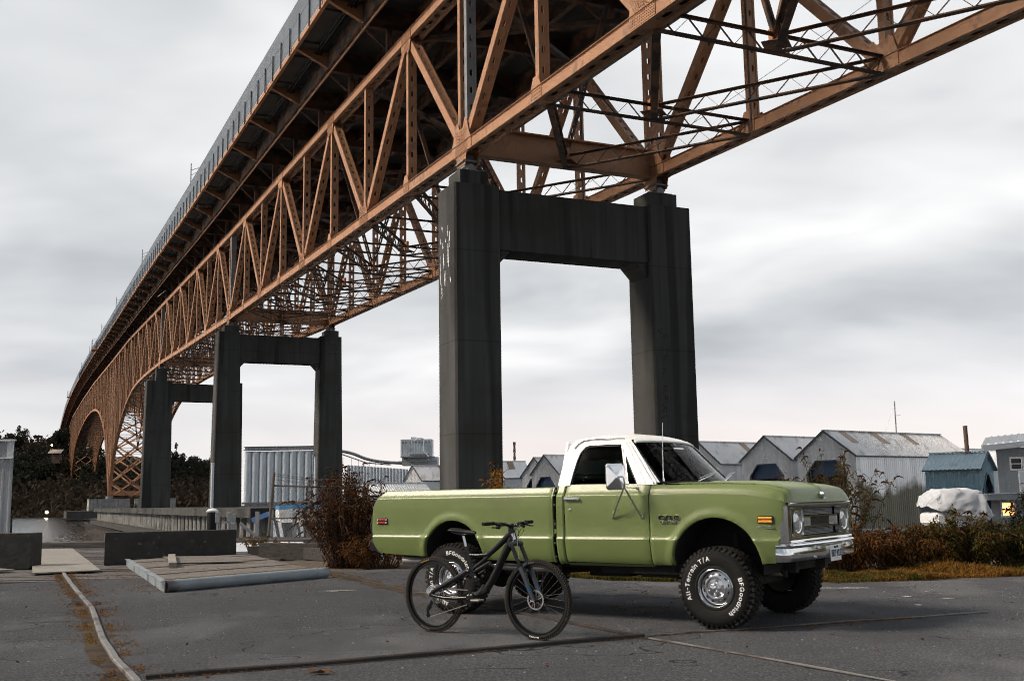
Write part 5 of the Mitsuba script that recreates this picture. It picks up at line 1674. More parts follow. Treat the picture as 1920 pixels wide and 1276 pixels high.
# bars: rise and sweep
hb = bez([(.955, 0, 1.022), (.955, .06, 1.026), (.945, .13, 1.043), (.925, .22, 1.047), (.905, .385, 1.049)], 6)
hb2 = hb * [1, -1, 1]
bar = bput('handlebar', MB().tube(np.vstack([hb[::-1], hb2[1:]]), np.r_[np.linspace(.011, .0165, len(hb)), np.linspace(.0165, .011, len(hb))[1:]], 12).tube([(.930, 0, 1.012), (.958, 0, 1.022)], [.026, .024], 12).rbox((.962, 0, 1.022), (.03, .05, .045), .01), 'black_gloss', smooth=40)
for s_ in (-1, 1):
    gx = [(.905 + .020 * (1 - t), (.265 + .12 * t) * s_, 1.049 - .001 * t) for t in np.linspace(0, 1, 14)]
    gp = MB().tube(gx, [.0165 if i % 2 else .0150 for i in range(14)], 12)
    bput('grip', gp, 'rubber', parent=bar, smooth=40)
    bput('grip_clamp', MB().tube([(.905, .386 * s_, 1.049), (.9045, .394 * s_, 1.049)], .0175, 12).tube([(.926, .254 * s_, 1.050), (.925, .266 * s_, 1.050)], .0175, 12), 'black_gloss', parent=bar)
    lv = MB().rbox((.952, .215 * s_, 1.038), (.045, .045, .03), .008).tube([(.965, .20 * s_, 1.030), (.985, .24 * s_, 1.018), (.975, .30 * s_, 1.014), (.960, .335 * s_, 1.014)], [.008, .007, .006, .006], 8)
    lv.tube([(.93, .17 * s_, 1.03), (.945, .20 * s_, 1.010), (.93, .225 * s_, 1.005)], [.012, .014, .008], 8)
    bput('brake_lever', lv, 'black_gloss', parent=bar, smooth=40)
    bput('clamp_bolt', MB().lathe([(.0005, .004), (.006, .003), (.007, 0)], (.985, .016 * s_, 1.030), (1, 0, .2), 8), 'chrome', parent=bar)
cb = MB()
for pts in ([(.955, .20, 1.03), (1.00, .12, 1.02), (1.03, .02, .985), (1.00, -.02, .93), (.985, .03, .90)], [(.955, -.20, 1.03), (1.01, -.10, 1.015), (1.035, 0, .97), (1.04, .045, .87), (1.07, .07, .75), (1.12, .075, .55), (1.165, .06, .44)],
            [(.955, -.20, 1.02), (1.0, -.05, 1.02), (1.02, .06, .98), (.985, .05, .905), (.94, .04, .86)], [(.95, .19, 1.02), (.99, .05, 1.03), (1.0, -.12, 1.0), (.99, -.06, .92), (.95, -.035, .89)]):
    cb.tube(bez(pts, 8), .0026, 6)
bput('cable', cb, 'black', smooth=40)
bput('brake_hose', MB().tube(bez([(.955, -.19, 1.024), (.99, -.06, 1.008), (1.0, .05, 1.006), (1.03, .04, .96), (1.05, .06, .85), (1.085, .085, .72)], 8), .0028, 6), 'galv', smooth=40)
# drivetrain on the camera side
cr = bput('crankset', MB().lathe([(.006, .052), (.02, .056), (.03, .050), (.03, .040)], (BB[0], 0, BB[1]), (0, 1, 0), 18).beam((BB[0], .066, BB[1]), (BB[0] + .165, .074, BB[1] - .012), .014, .024, up=(0, 0, 1)).beam((BB[0], -.066, BB[1]), (BB[0] - .165, -.074, BB[1] + .012), .014, .024, up=(0, 0, 1)), 'black_gloss', smooth=30)
ch = MB()
for i in range(32):
    a = i * 2 * np.pi / 32
    ch.box((BB[0] + .066 * math.cos(a), .050, BB[1] + .066 * math.sin(a)), (.007, .003, .007))
ch.grid(np.array([[(BB[0] + r * math.cos(a), .050, BB[1] + r * math.sin(a)) for a in np.linspace(0, 2 * np.pi, 36, endpoint=False)] for r in (.066, .05)]), close=True)
for i in range(4):
    a = i * math.pi / 2 + .3
    ch.beam((BB[0] + .02 * math.cos(a), .050, BB[1] + .02 * math.sin(a)), (BB[0] + .056 * math.cos(a), .050, BB[1] + .056 * math.sin(a)), .004, .016, up=(math.sin(a), 0, -math.cos(a)))
bput('chainring', ch, 'black', parent=cr)
for s_ in (1, -1):
    pd = MB().rbox((BB[0] + .168 * s_, .125 * s_, BB[1] - .012 * s_), (.10, .095, .014), .005).tube([(BB[0] + .165 * s_, .074 * s_, BB[1] - .012 * s_), (BB[0] + .168 * s_, .17 * s_, BB[1] - .012 * s_)], .008, 8)
    for q in range(5):
        pd.box((BB[0] + .168 * s_ - .04 + .02 * q, .165 * s_, BB[1] - .012 * s_), (.004, .004, .022)).box((BB[0] + .168 * s_ - .04 + .02 * q, .085 * s_, BB[1] - .012 * s_), (.004, .004, .022))
    bput('pedal', pd, 'exhaust' if s_ > 0 else 'black', parent=cr, smooth=30)
cs = MB()
for i, r in enumerate((.088, .078, .068, .058, .05, .042, .034, .028)):
    cs.lathe([(r - .004, -.0012), (r, 0), (r - .004, .0012)], (0, .028 + .0042 * i, .36), (0, 1, 0), 30)
bput('cassette', cs, 'chrome_soft')
dr2 = MB().rbox((.012, .062, .285), (.03, .022, .05), .008).beam((.0, .066, .27), (-.035, .066, .215), .01, .03).beam((-.035, .066, .215), (-.02, .062, .15), .008, .022)
for x, z in ((-.012, .245), (-.028, .165)):
    dr2.lathe([(.0005, .008), (.022, .006), (.022, -.004), (.0005, -.006)], (x, .058, z), (0, 1, 0), 14)
bput('derailleur', dr2, 'black_gloss', smooth=30)
chn = MB()
for a, b in (((0.0, .044, .432), (BB[0], .050, BB[1] + .067)), ((-.012, .056, .222), (-.04, .057, .17)), ((-.02, .058, .146), (BB[0] - .01, .052, BB[1] - .066))):
    chn.beam(a, b, .006, .008)
bput('chain', chn, 'gray_print')
# ------------------------------------------------------------------ boathouses, house, shed, silos, marina
def corr(mb, p00, p10, p01, p11, pitch=.25, depth=.035, out=(0, 0, 1)):
    """Trapezoidal sheet: columns from p00-p01 to p10-p11 (bottom/top edges), ribs along the 0->1 edge direction."""
    p00, p10, p01, p11 = (np.asarray(p, float) for p in (p00, p10, p01, p11))
    n = max(2, int(round(np.linalg.norm(p10 - p00) / pitch)))
    nr = np.cross(p10 - p00, p01 - p00)
    nr /= np.linalg.norm(nr)
    if nr @ np.asarray(out, float) < 0:
        nr = -nr
    u, dd = [], []
    for i in range(n):
        for q, d in ((0, 0), (.60, 0), (.70, 1), (.90, 1)):
            u.append((i + q) / n)
            dd.append(d * depth)
    u.append(1.0)
    dd.append(0)
    u, dd = np.array(u)[:, None], np.array(dd)[:, None]
    a = p00 + (p10 - p00) * u + nr * dd
    b = p01 + (p11 - p01) * u + nr * dd
    return mb.grid(np.stack([a, b]))


def boathouse(corner, ang, W, L, ze, zr, label, wall='wall_gray', side='wall_gray', roof='roof', door=True, skylights=(.35,), base=-2.0, lean=0.0, group='boathouses in the marina'):
    k = thing('boathouse', label, 'boathouse', group)
    c = np.array([corner[0], corner[1], 0.0])
    l = np.array([math.cos(ang), math.sin(ang), 0])
    g = np.array([-math.sin(ang), math.cos(ang), 0])
    up = np.array([0, 0, 1.0])

    def P(t, w, z):
        return c + l * t + g * w + up * z
    mb = corr(MB(), P(0, 0, base), P(L, 0, base), P(0, 0, ze), P(L, 0, ze), out=-g)
    put('side_wall', mb, M[side], k)
    mb = corr(MB(), P(0, W, base), P(L, W, base), P(0, W, ze), P(L, W, ze), out=g)
    put('side_wall', mb, M[wall], k)
    # gable wall in vertical sheets with an opening
    zt_ = zr - ze
    dl, dr_, dt, dc = .17 * W, .83 * W, ze - .35, .95

    def gz(w):
        return ze + zt_ * (1 - abs(w - W / 2) / (W / 2))

    def door_top(w):
        if not door or w < dl or w > dr_:
            return None
        e = min(w - dl, dr_ - w)
        return min(dt, dt - dc + e * 1.15)
    pitch = .22
    n = int(W / pitch)
    for face, t0 in ((-1, 0.0), (1, L)):
        gm = MB()
        for i in range(n):
            for q0, q1, d in ((0, .62, 0), (.62, 1, .03)):
                w0, w1 = (i + q0) * W / n, (i + q1) * W / n
                b0, b1 = (door_top(w0), door_top(w1)) if face < 0 else (None, None)
                b0 = base if b0 is None or b1 is None else b0
                b1 = base if b1 is None or b0 == base else b1
                t = t0 + face * d
                gm.add([P(t, w0, b0), P(t, w1, b1), P(t, w1, gz(w1)), P(t, w0, gz(w0))], [[0, 1, 2], [0, 2, 3]])
                gm.add([P(t0, w1, b1), P(t0 + face * .03, w1, b1), P(t0 + face * .03, w1, gz(w1)), P(t0, w1, gz(w1))], [[0, 1, 2], [0, 2, 3]])
        put('gable_wall', gm, M[wall], k)
    if door:
        zs = dt - dc * 1.25
        dm = MB().add([P(.28, dl, zs), P(.28, dr_, zs), P(.28, dr_, dt), P(.28, dl, dt)], [[0, 1, 2], [0, 2, 3]])
        put('door_curtain', dm, M['blue_door'], k)
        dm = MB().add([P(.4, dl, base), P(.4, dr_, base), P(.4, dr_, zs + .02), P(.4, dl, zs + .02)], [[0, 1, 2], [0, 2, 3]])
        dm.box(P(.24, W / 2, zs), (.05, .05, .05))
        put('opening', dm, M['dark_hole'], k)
        fm = MB()
        pts = [P(-.03, dl, base), P(-.03, dl, dt - dc), P(-.03, dl + dc / 1.15, dt), P(-.03, dr_ - dc / 1.15, dt), P(-.03, dr_, dt - dc), P(-.03, dr_, base)]
        for a, b in zip(pts[:-1], pts[1:]):
            fm.beam(a, b, .10, .10, up=l)
        put('door_frame', fm, M['screen_dark'], k)
    ov = .18
    for sg, wa in ((-1, -ov), (1, W + ov)):
        zl = ze - zt_ * ov / (W / 2)
        mb = corr(MB(), P(-ov, wa, zl + .06), P(L + ov, wa, zl + .06), P(-ov, W / 2, zr + .06), P(L + ov, W / 2, zr + .06), pitch=.30, depth=.04)
        mb.add([P(-ov, wa, zl), P(L + ov, wa, zl), P(L + ov, W / 2, zr), P(-ov, W / 2, zr)], [[0, 1, 2], [0, 2, 3]])
        r_ = put('roof_slope', mb, M[roof], k)
        if sg < 0:
            for f_ in skylights:
                t0 = L * f_
                s_ = [P(t0, W / 2 + (wa - W / 2) * q, zr + (zl - zr) * q + .115) for q in (.04, .50)]
                s2 = [p + l * .75 for p in s_]
                put('skylight', MB().add([s_[0], s2[0], s2[1], s_[1]], [[0, 1, 2], [0, 2, 3]]), M['skylight'], r_)
        fa = MB().beam(P(-ov - .02, wa, zl + .02), P(-ov - .02, W / 2, zr + .04), .06, .14)
        fa.beam(P(-ov, wa, zl + .01), P(L + ov, wa, zl + .01), .05, .08)
        put('roof_trim', fa, M['screen_dark'], k)
    put('ridge_cap', MB().beam(P(-ov, W / 2, zr + .11), P(L + ov, W / 2, zr + .11), .30, .05), M[roof], k)
    put('float', MB().beam(P(-.4, W / 2, base - .25), P(L + .4, W / 2, base - .25), W + .8, .5), M['timber'], k)
    return k


A35 = math.radians(35)
boathouse((25.73, 80), A35, 5.55, 15.0, 4.14, 6.05, 'largest metal boathouse, silver mossy side wall and three brown roof strips, at the right', side='wall_alu', skylights=(.10, .36, .62))
boathouse((22.48, 86), A35, 5.4, 12.0, 4.10, 6.02, 'grey boathouse with wide blue gable door, next left of the largest boathouse', skylights=(.5,))
boathouse((18.46, 95), A35, 5.2, 12.0, 4.12, 6.10, 'grey boathouse just right of the near concrete pier, its gable half hidden by the pier', skylights=(.42,))
boathouse((4.67, 110), A35, 4.8, 11.0, 3.80, 5.70, 'grey boathouse with a blue six sided gable door seen just left of the truck cab', skylights=())
boathouse((3.68, 114.3), A35, 4.8, 11.0, 3.72, 5.62, 'grey boathouse mostly hidden behind another gable left of the truck cab', skylights=())
boathouse((-10.34, 120), A35, 4.0, 11.0, 3.52, 5.15, 'grey boathouse with brown roof strip left of the near pier, above the truck bed', skylights=(.28,))
boathouse((-4.5, 126), math.radians(14), 5.5, 6.6, 3.78, 5.72, 'pale boathouse with white roof and one brown strip just right of the near pier', wall='wall_white', side='wall_white', roof='white_matte', skylights=(.66,), door=False)
boathouse((-15.6, 112), A35, 3.4, 8.0, 1.9, 3.1, 'low shed with pale roof behind the truck tail and the brown shrub', wall='wall_white', roof='white_matte', skylights=(), door=False)
boathouse((42.2, 104), A35, 6.0, 14.0, 3.6, 5.6, 'white roofed boathouse behind the brown pile at the right', wall='wall_white', side='wall_white', roof='white_matte', skylights=(), door=False)
boathouse((31.7, 70.5), math.radians(140), 3.0, 3.4, 2.75, 3.75, 'light blue boathouse between the big silver boathouse and the grey house', wall='blue_wall', side='blue_wall', roof='blue_roof', skylights=())

# round rusty pile and a mast
k = thing('piling', 'tall brown steel pile standing behind the blue boathouse', 'pile')
put('shaft', MB().tube([(40.62, 95, -5), (40.5, 95, 7.1)], .19, 14), M['rust'], k, smooth=40)
k = thing('sailboat_mast', 'thin bare boat mast rising above the largest boathouse roof', 'mast')
put('pole', MB().tube([(39.7, 110, 0), (39.75, 110, 10.7)], [.09, .06], 8), M['galv'], k, smooth=40)
put('stay', MB().tube([(39.75, 110, 10.4), (37.6, 110, 5)], .012, 4).tube([(39.75, 110, 9.2), (40.3, 110, 9.2)], .02, 4), M['galv'], k)
k = thing('chimney_stack', 'thin red and white lattice stack far behind the white boathouse roof', 'stack')
sm = MB()
for i in range(8):
    sm.box((0, 0, i * 2.0 + 1), (1.5 if i % 2 else 1.2, 1.5, 1.9))
put('shaft', sm.map(lambda v: v + [.4, 600, 17]), M['rust'], k)

# grey two storey float house at the right edge
hs = thing('float_house', 'grey two storey float house with a lit orange window, at the right edge', 'house')
HY = 58.0
wl = MB()
z0, z1 = 1.15, 3.55


def hwall(x0, x1, za, zb_, y, holes):
    n = int((x1 - x0) / .28)
    pl = sbox(x0, za, x1, zb_)
    for h in holes:
        pl = pl.difference(sbox(*h))
    wl.plate(pl, (0, y, 0), (1, 0, 0), (0, 0, 1), .05)
    for i in range(n + 1):
        x = x0 + (x1 - x0) * i / n
        ok = [h for h in holes if h[0] - .06 < x < h[2] + .06]
        segs = [(za, zb_)]
        for h in ok:
            segs = [s_ for a, b in segs for s_ in ((a, min(b, h[1])), (max(a, h[3]), b)) if s_[1] - s_[0] > .05]
        for a, b in segs:
            wl.box((x, y - .058, (a + b) / 2), (.05, .02, b - a))


UP = [(27.05, 2.45, 27.65, 3.0), (27.75, 1.2, 31.0, 2.72)]
LO = [(26.10, -.02, 26.72, .62)]
hwall(26.33, 34, 1.15, 3.62, HY, UP)
hwall(25.55, 34, -1.6, .78, HY - .6, LO)
put('wall', wl, M['siding'], hs)
put('side_wall', corr(MB(), (26.33, HY, 1.15), (30.2, HY + 7, 1.15), (26.33, HY, 3.55), (30.2, HY + 7, 3.55), pitch=.3, out=(-1, 0, 0)), M['siding'], hs)
put('ledge', MB().rbox((29.6, HY - .7, .95), (9.2, 1.5, .34), .03), M['siding'], hs)
put('ledge_top', MB().box((29.6, HY - .7, 1.13), (9.3, 1.6, .03)), M['white_matte'], hs)
rf = MB()
corr(rf, (25.2, HY - .9, 3.72), (34.5, HY - .9, 4.55), (28.3, HY + 5.5, 4.45), (37.6, HY + 5.5, 5.28), pitch=.4, depth=.05)
put('roof', rf, M['roof'], hs)
put('fascia', MB().beam((25.2, HY - .95, 3.56), (34.5, HY - .95, 4.39), .06, .30).beam((25.17, HY - .9, 3.56), (28.27, HY + 5.5, 4.29), .06, .30), M['white_matte'], hs)
for (x0, a, x1, b), lit in ((UP[0], 0), (LO[0], 1)):
    y = HY - (.6 if lit else 0)
    w = put('window', MB().plate(sbox(x0 - .09, a - .09, x1 + .09, b + .09).difference(sbox(x0, a, x1, b)), (0, y - .03, 0), (1, 0, 0), (0, 0, 1), .06).box(((x0 + x1) / 2, y - .04, (a + b) / 2), (x1 - x0, .05, .045)), M['white_paint'], hs)
    pn = MB().box(((x0 + x1) / 2, y + .04, (a + b) / 2), (x1 - x0, .01, b - a))
    if lit:
        q = put('lit_pane', pn, M['amber'], w)
        scene[q]['emitter'] = {'type': 'area', 'radiance': {'type': 'rgb', 'value': [1.15, 0.42, 0.12]}}
    else:
        put('pane', pn, M['black_gloss'], w)
x0, a, x1, b = UP[1]
dd = MB()
for x in (x0, x0 + 1.6, x1):
    dd.box((x, HY - .05, (a + b) / 2), (.10, .06, b - a))
dd.box(((x0 + x1) / 2, HY - .05, b), (x1 - x0 + .1, .06, .10))
w = put('glass_door', dd, M['white_paint'], hs)
put('pane', MB().box(((x0 + x1) / 2, HY + .05, (a + b) / 2), (x1 - x0, .01, b - a)), M['black_gloss'], w)
put('post', MB().rbox((27.05, HY - 1.2, 1.72), (.36, .14, 1.2), .02), M['white_matte'], hs)

# boat under a white cover on a trailer
tb = thing('covered_boat', 'small boat under a crumpled white cover on a trailer behind the hedge', 'covered boat')
secs = [(10.25, .95, .30, .92), (10.42, .78, .62, 1.20), (10.62, .74, .72, 1.345), (11.0, .70, .74, 1.36), (11.35, .66, .74, 1.335), (11.60, .62, .70, 1.285), (11.68, .60, .62, 1.10), (11.80, .60, .5, .86), (11.92, .62, .35, .70)]
P = []
for i, (x, zb0, hw, zt0) in enumerate(secs):
    row = []
    for j, (u, v) in enumerate([(-1.0, 0), (-1.02, .25), (-.98, .55), (-.9, .84), (-.72, .97), (-.35, 1.0), (0, 1.01), (.35, 1.0), (.72, .97), (.9, .84), (.98, .55), (1.02, .25), (1.0, 0)]):
        n1 = meshkit.fbm(np.array([[i * .9 + 3, j * .7, 1.0]]), 3, 4)[0] - .5
        row.append((x + n1 * .10, 27.0 + u * hw + n1 * .12 * (1 if abs(u) > .8 else .2), zb0 + (zt0 - zb0) * v + n1 * .05 + .07 * math.sin(j * 1.9 + i) * (v < .1)))
    P.append(row)
P = np.array(P)
cov = MB().grid(P)
cov.add(P[0], [[0, i, i + 1] for i in range(1, 12)])
m_ = trimesh.Trimesh(*cov.get(), process=True)
m_ = m_.subdivide().subdivide()
q = m_.vertices
m_.vertices = q + np.c_[0 * q[:, 0], .34 * (np.abs(meshkit.fbm(q * [3.5, 4, 1.6], 4, 8) - .5) - .1), .26 * (np.abs(meshkit.fbm(q * [3.2, 2.6, 2], 4, 9) - .5) - .1)]
put('cover', (m_.vertices, m_.faces), M['tarp'], tb, smooth=35)
put('hull', MB().rbox((11.0, 27, .60), (1.25, 1.1, .34), .08).rbox((10.95, 26.6, .45), (.4, .1, .35), .03), M['white_matte'], tb, smooth=30)
put('outboard', MB().rbox((11.5, 26.7, .52), (.4, .3, .28), .06), M['black'], tb, smooth=30)
put('trailer', MB().box((10.6, 26.4, .33), (3.6, .08, .08)).box((10.6, 27.5, .33), (3.6, .08, .08)).box((11.4, 26.95, .30), (.1, 1.4, .1)).tube([(10.9, 26.2, .2), (10.9, 26.35, .2)], .24, 16), M['galv'], tb)

# corrugated shed at the left edge
sh = thing('corrugated_shed', 'pale grey corrugated shed at the left edge beyond the concrete block', 'shed')
put('wall', corr(MB(), (-28, 45, -2), (-21.22, 45, -2), (-28, 45, 3.32), (-21.22, 45, 3.32), pitch=.32, depth=.03, out=(0, -1, 0)), mat('shed_wall', f_corr((0.30, 0.31, 0.325), (0.14, 0.13, 0.12), -1.5, 1.0), .6), sh)
put('upper_band', corr(MB(), (-28, 44.9, 3.32), (-21.42, 44.9, 3.32), (-28, 44.9, 4.0), (-21.42, 44.9, 4.0), pitch=.32, depth=.03, out=(0, -1, 0)), 'm_shed_wall', sh)
put('side_wall', corr(MB(), (-21.22, 45, -2), (-25.6, 53, -2), (-21.22, 45, 4.0), (-25.6, 53, 4.0), pitch=.32, depth=.03, out=(1, 0, 0)), 'm_shed_wall', sh)
put('trim', MB().box((-21.3, 44.88, 3.66), (.26, .06, .70)).box((-24.6, 44.84, 4.05), (7.0, .22, .07)).box((-24.6, 44.86, 3.30), (6.8, .06, .04)), M['white_matte'], sh)
put('pipe', MB().tube([(-21.12, 44.9, .9), (-21.08, 44.85, .4), (-21.1, 44.9, -.4)], .04, 6).box((-21.05, 44.8, 3.45), (.1, .1, .12)), M['black'], sh)

# grain silos and the loading tower on the far bank
sl = thing('grain_silos', 'long row of white grain silos seen between the legs of the middle pier', 'silos')
r = 2.47
for i in range(11):
    put('silo', MB().lathe([(r, -1.5), (r, 34.6)], (-175 + i * 4.94, 700, 0), (0, 0, 1), 20), M['silo'], sl, smooth=40)
put('base_band', MB().box((-150, 697.2, 1.0), (55.5, .8, 1.2)).box((-150, 697.6, -1.2), (55, 1.0, 1.4)), M['silo_dark'], sl)
gl = MB().box((-150, 700, 35.5), (55, 5.6, .5)).box((-150, 700, 37.6), (55, 5.0, .4))
for i in range(26):
    gl.box((-176.5 + i * 2.12, 697.6, 36.5), (.3, .2, 1.9))
put('roof_gallery', gl, M['silo_dark'], sl)
put('gallery_wall', MB().box((-150, 700.5, 36.5), (54, 3.5, 1.7)), M['silo'], sl)
put('headhouse', MB().box((-127, 702, 39.5), (9, 8, 5)), M['tower'], sl)
put('headhouse', MB().box((-127, 697.95, 38.6), (2, .1, 1.4)), M['silo_dark'], sl)
put('lamp_pole', MB().tube([(-198.4, 699, -1), (-198.4, 699, 33)], [.7, .5], 8), M['silo'], sl, smooth=40)
s2 = thing('grain_silos', 'second lower row of white silos behind the brown shrub, right of the middle pier', 'silos')
for i in range(19):
    put('silo', MB().lathe([(1.06, 0), (1.06, 25.5 - i * .18)], (-107.6 + i * 2.1, 690, -1), (0, 0, 1), 12), M['silo'], s2, smooth=40)
cv = MB()
pts = bez([(-125, 690, 35.5), (-107, 690, 32.5), (-96, 690, 28.4), (-86, 690, 26.3), (-72, 690, 25.2), (-50, 690, 24.4)], 8)
cv.tube(pts, 1.05, 10)
for p in pts[::3]:
    cv.box((p[0], 690, 25.0), (.25, .25, max(.5, p[2] - 24)))
cv.tube([(-112, 690, 31.6), (-96, 690, 25.8), (-80, 690, 24.2)], .4, 6)
put('conveyor', cv, M['silo_dark'], s2, smooth=40)
tw_ = thing('loading_tower', 'white industrial tower with ducts above the grey boathouse, left of the near pier', 'tower')
put('block', MB().box((-60, 660, 33.2), (19.2, 14, 10.4)).box((-62, 661, 37), (3.4, 6, 6)).box((-58, 661, 25), (22, 12, 5)), M['tower'], tw_)
pn = MB()
for i in range(12):
    pn.box((-68.8 + i * 1.6, 652.9, 33.4), (.16, .2, 9.6))
put('rib', pn, M['silo'], tw_)
for i in range(9):
    put('window', MB().box((-68.0 + i * 2.0, 652.92, 36.6), (.9, .15, 1.1)), M['silo_dark'], tw_)
put('platform', MB().box((-59, 652, 27.4), (21, 3, .5)).box((-59, 651, 24.8), (23, 3, .4)).box((-66.6, 652.6, 27), (2, 1, 2)).box((-58, 652.6, 29), (12, .6, .8)), M['silo_dark'], tw_)
put('duct', MB().tube(bez([(-60.5, 652, 37.5), (-58.5, 652, 38.9), (-56, 652, 38.6), (-55.2, 652, 37), (-55.2, 652, 31), (-52.6, 652, 28), (-52.4, 652, 24)], 5), .42, 8), M['silo'], tw_, smooth=40)

# concrete blocks
def cblock(a, b, th, h, label, holes):
    k = thing('concrete_barrier', label, 'concrete block', 'dark concrete barrier blocks')
    a, b = np.array([*a, 0]), np.array([*b, 0])
    L = np.linalg.norm(b - a)
    x = (b - a) / L
    nrm = np.array([-x[1], x[0], 0])
    pl = sbox(0, 0, L, h)
    for hx, hz in holes:
        pl = pl.difference(Point(hx * L, hz * h).buffer(.045, 6).intersection(sbox(-9, hz * h - .03, 99, 9)))
    m = trimesh.creation.extrude_polygon(pl, th, engine='earcut')
    mb = MB().add([a + x * v[0] + [0, 0, v[1]] + nrm * v[2] for v in m.vertices], m.faces)
    put('body', mb, M['block'], k)
    put('chamfer', MB().beam(a + nrm * th / 2 + [0, 0, h + .008], b + nrm * th / 2 + [0, 0, h + .008], th - .05, .024), M['block'], k)
    if holes:
        for hx, hz in holes:
            q = a + x * hx * L + nrm * .15 + [0, 0, hz * h]
            put('lifting_hole', MB().add([q + x * .12 * i + np.array([0, 0, .14 * j]) for i in (-.5, .5) for j in (-.3, .5)], [[0, 1, 3], [0, 3, 2]]), M['white_matte'], k)
    return k


cblock((-8.86, 23.2), (-6.28, 24.2), .55, .66, 'long dark concrete block with two pale lifting holes behind the plank ramp', [(.26, .66), (.76, .66)])
cblock((-13.2, 22.1), (-10.02, 22.2), .6, .70, 'dark concrete block at the left edge, in front of the corrugated shed', [])

# plywood sheet over the gap
k = thing('plywood_sheet', 'large pale plywood sheet lying over the planks at the end of the left rail', 'board')
put('sheet', MB().plate(Polygon([(-14.1, 31.3), (-12.85, 31.2), (-7.95, 20.65), (-8.98, 20.05)]), (0, 0, .03), (1, 0, 0), (0, 1, 0), .022), M['ply'], k)
k = thing('wood_board', 'weathered board lying on the planks in front of the left concrete block', 'board')
put('board', MB().plate(Polygon([(-11.6, 20.7), (-10.3, 21.6), (-9.9, 21.3), (-11.0, 20.2)]), (0, 0, .012), (1, 0, 0), (0, 1, 0), .04), M['ply'], k)

# steel edged plank ramp
rp = thing('plank_ramp', 'low plank platform with blue grey steel channel and round pipe nosing', 'ramp')
A_, B_, C_, D_ = np.array([-8.15, 22.6]), np.array([-5.16, 15.86]), np.array([-3.36, 18.25]), np.array([-6.1, 22.9])
v1, v2 = (A_ - B_), (C_ - B_)
n = 11
for i in range(n):
    t0, t1 = i / n + .004, (i + 1) / n - .004
    q = [B_ + v1 * t0 + v2 * .03, B_ + v1 * t0 + v2 * 1.0, B_ + v1 * t1 + v2 * 1.0, B_ + v1 * t1 + v2 * .03]
    put('plank', MB().plate(Polygon(q), (0, 0, .085 + .006 * math.sin(i * 2.3)), (1, 0, 0), (0, 1, 0), .045), M['plank_y'], rp)
put('channel', MB().beam([*(B_ - v1 / 7.4 * .05), .075], [*A_, .075], .02, .16).beam([*(B_ - v1 * .004), .148], [*A_, .148], .09, .012), M['channel'], rp)
put('pipe_nosing', MB().tube([[*(B_ - v2 * .0 - v1 * .012), .085], [*(B_ + v2 * 1.06 - v1 * .012), .085]], .088, 20), M['channel'], rp, smooth=40)
put('pipe_collar', MB().tube([[*(B_ + v2 * .97 - v1 * .012), .085], [*(B_ + v2 * .99 - v1 * .012), .085]], .096, 20), M['channel'], rp, smooth=40)
put('end_plate', MB().plate(Point(0, 0).buffer(.094), [*(B_ - v2 * .004 - v1 * .012), .085], (v1 / np.linalg.norm(v1)).tolist() + [0], (0, 0, 1), .008).box([*(B_ + v1 * .012), .085], (.03, .03, .16)), M['channel'], rp)
put('underside', MB().plate(Polygon([B_, C_, D_, A_]), (0, 0, -.0), (1, 0, 0), (0, 1, 0), .08), M['timber'], rp)
k = thing('plywood_offcut', 'grey plywood offcut lying on the plank ramp beside the short timber', 'board')
put('sheet', MB().plate(Polygon([(-7.6, 23.2), (-6.15, 23.1), (-5.25, 20.8), (-6.45, 20.55)]), (0, 0, .145), (1, 0, 0), (0, 1, 0), .018), M['plank_y'], k)
k = thing('short_timber', 'short pale timber propped against the plywood offcut on the ramp', 'timber')
put('beam', MB().beam((-7.25, 22.7, .19), (-6.22, 19.55, .18), .14, .09), M['ply'], k)

# junk beyond the ramp: float deck, big timbers, fence, marina gear
k = thing('white_float_panel', 'pale plank float lying behind the concrete block, left of the fence', 'float')
for i in range(5):
    a = np.array([-7.75 + .42 * i * .9, 29.6 + .22 * i, .06])
    put('plank', MB().beam(a + [-.7, 3.2, 0], a + [.95, -3.0, 0], .36, .05), M['white_matte'] if i % 2 else M['tarp'], k)
put('skirt', MB().beam((-6.0, 27.2, -.06), (-4.6, 30.6, -.06), .1, .2), M['silo_dark'], k)
for (a, b, w, h, lab) in [((-5.9, 25.2, .16), (-4.35, 24.5, .15), .36, .36, 'thick dark squared timber lying behind the plank ramp, left of the shrub'), ((-4.9, 24.9, .12), (-3.2, 22.3, .12), .3, .26, 'dark round edged timber running under the brown shrub'), ((-6.6, 26.9, .05), (-3.4, 26.6, .05), .5, .3, 'low dark timber behind the others below the wire fence')]:
    k = thing('dark_timber', lab, 'timber', 'dark timbers beside the shrub')
    put('beam', MB().beam(a, b, w, h), M['timber'], k)
fn = thing('wire_fence', 'rusty chain link fence section with barbed wire beside the brown shrub', 'fence')
put('post', MB().tube([(-7.60, 33, .0), (-7.44, 33, 2.21)], .045, 8), M['rusty_wire'], fn, smooth=40)
put('post', MB().tube([(-6.47, 33, .0), (-6.41, 33, 1.74)], .035, 8), M['rusty_wire'], fn, smooth=40)
put('post', MB().tube([(-4.6, 32.6, .0), (-4.6, 32.6, 1.74)], .035, 8), M['rusty_wire'], fn, smooth=40)
put('top_rail', MB().tube([(-7.47, 33, 1.79), (-6.41, 33, 1.74), (-4.6, 32.6, 1.70)], .028, 8), M['rusty_wire'], fn, smooth=40)
put('mid_rail', MB().tube([(-7.52, 33, .78), (-6.44, 33, .80), (-4.6, 32.6, .8)], .022, 8), M['rusty_wire'], fn, smooth=40)
ml = MB()
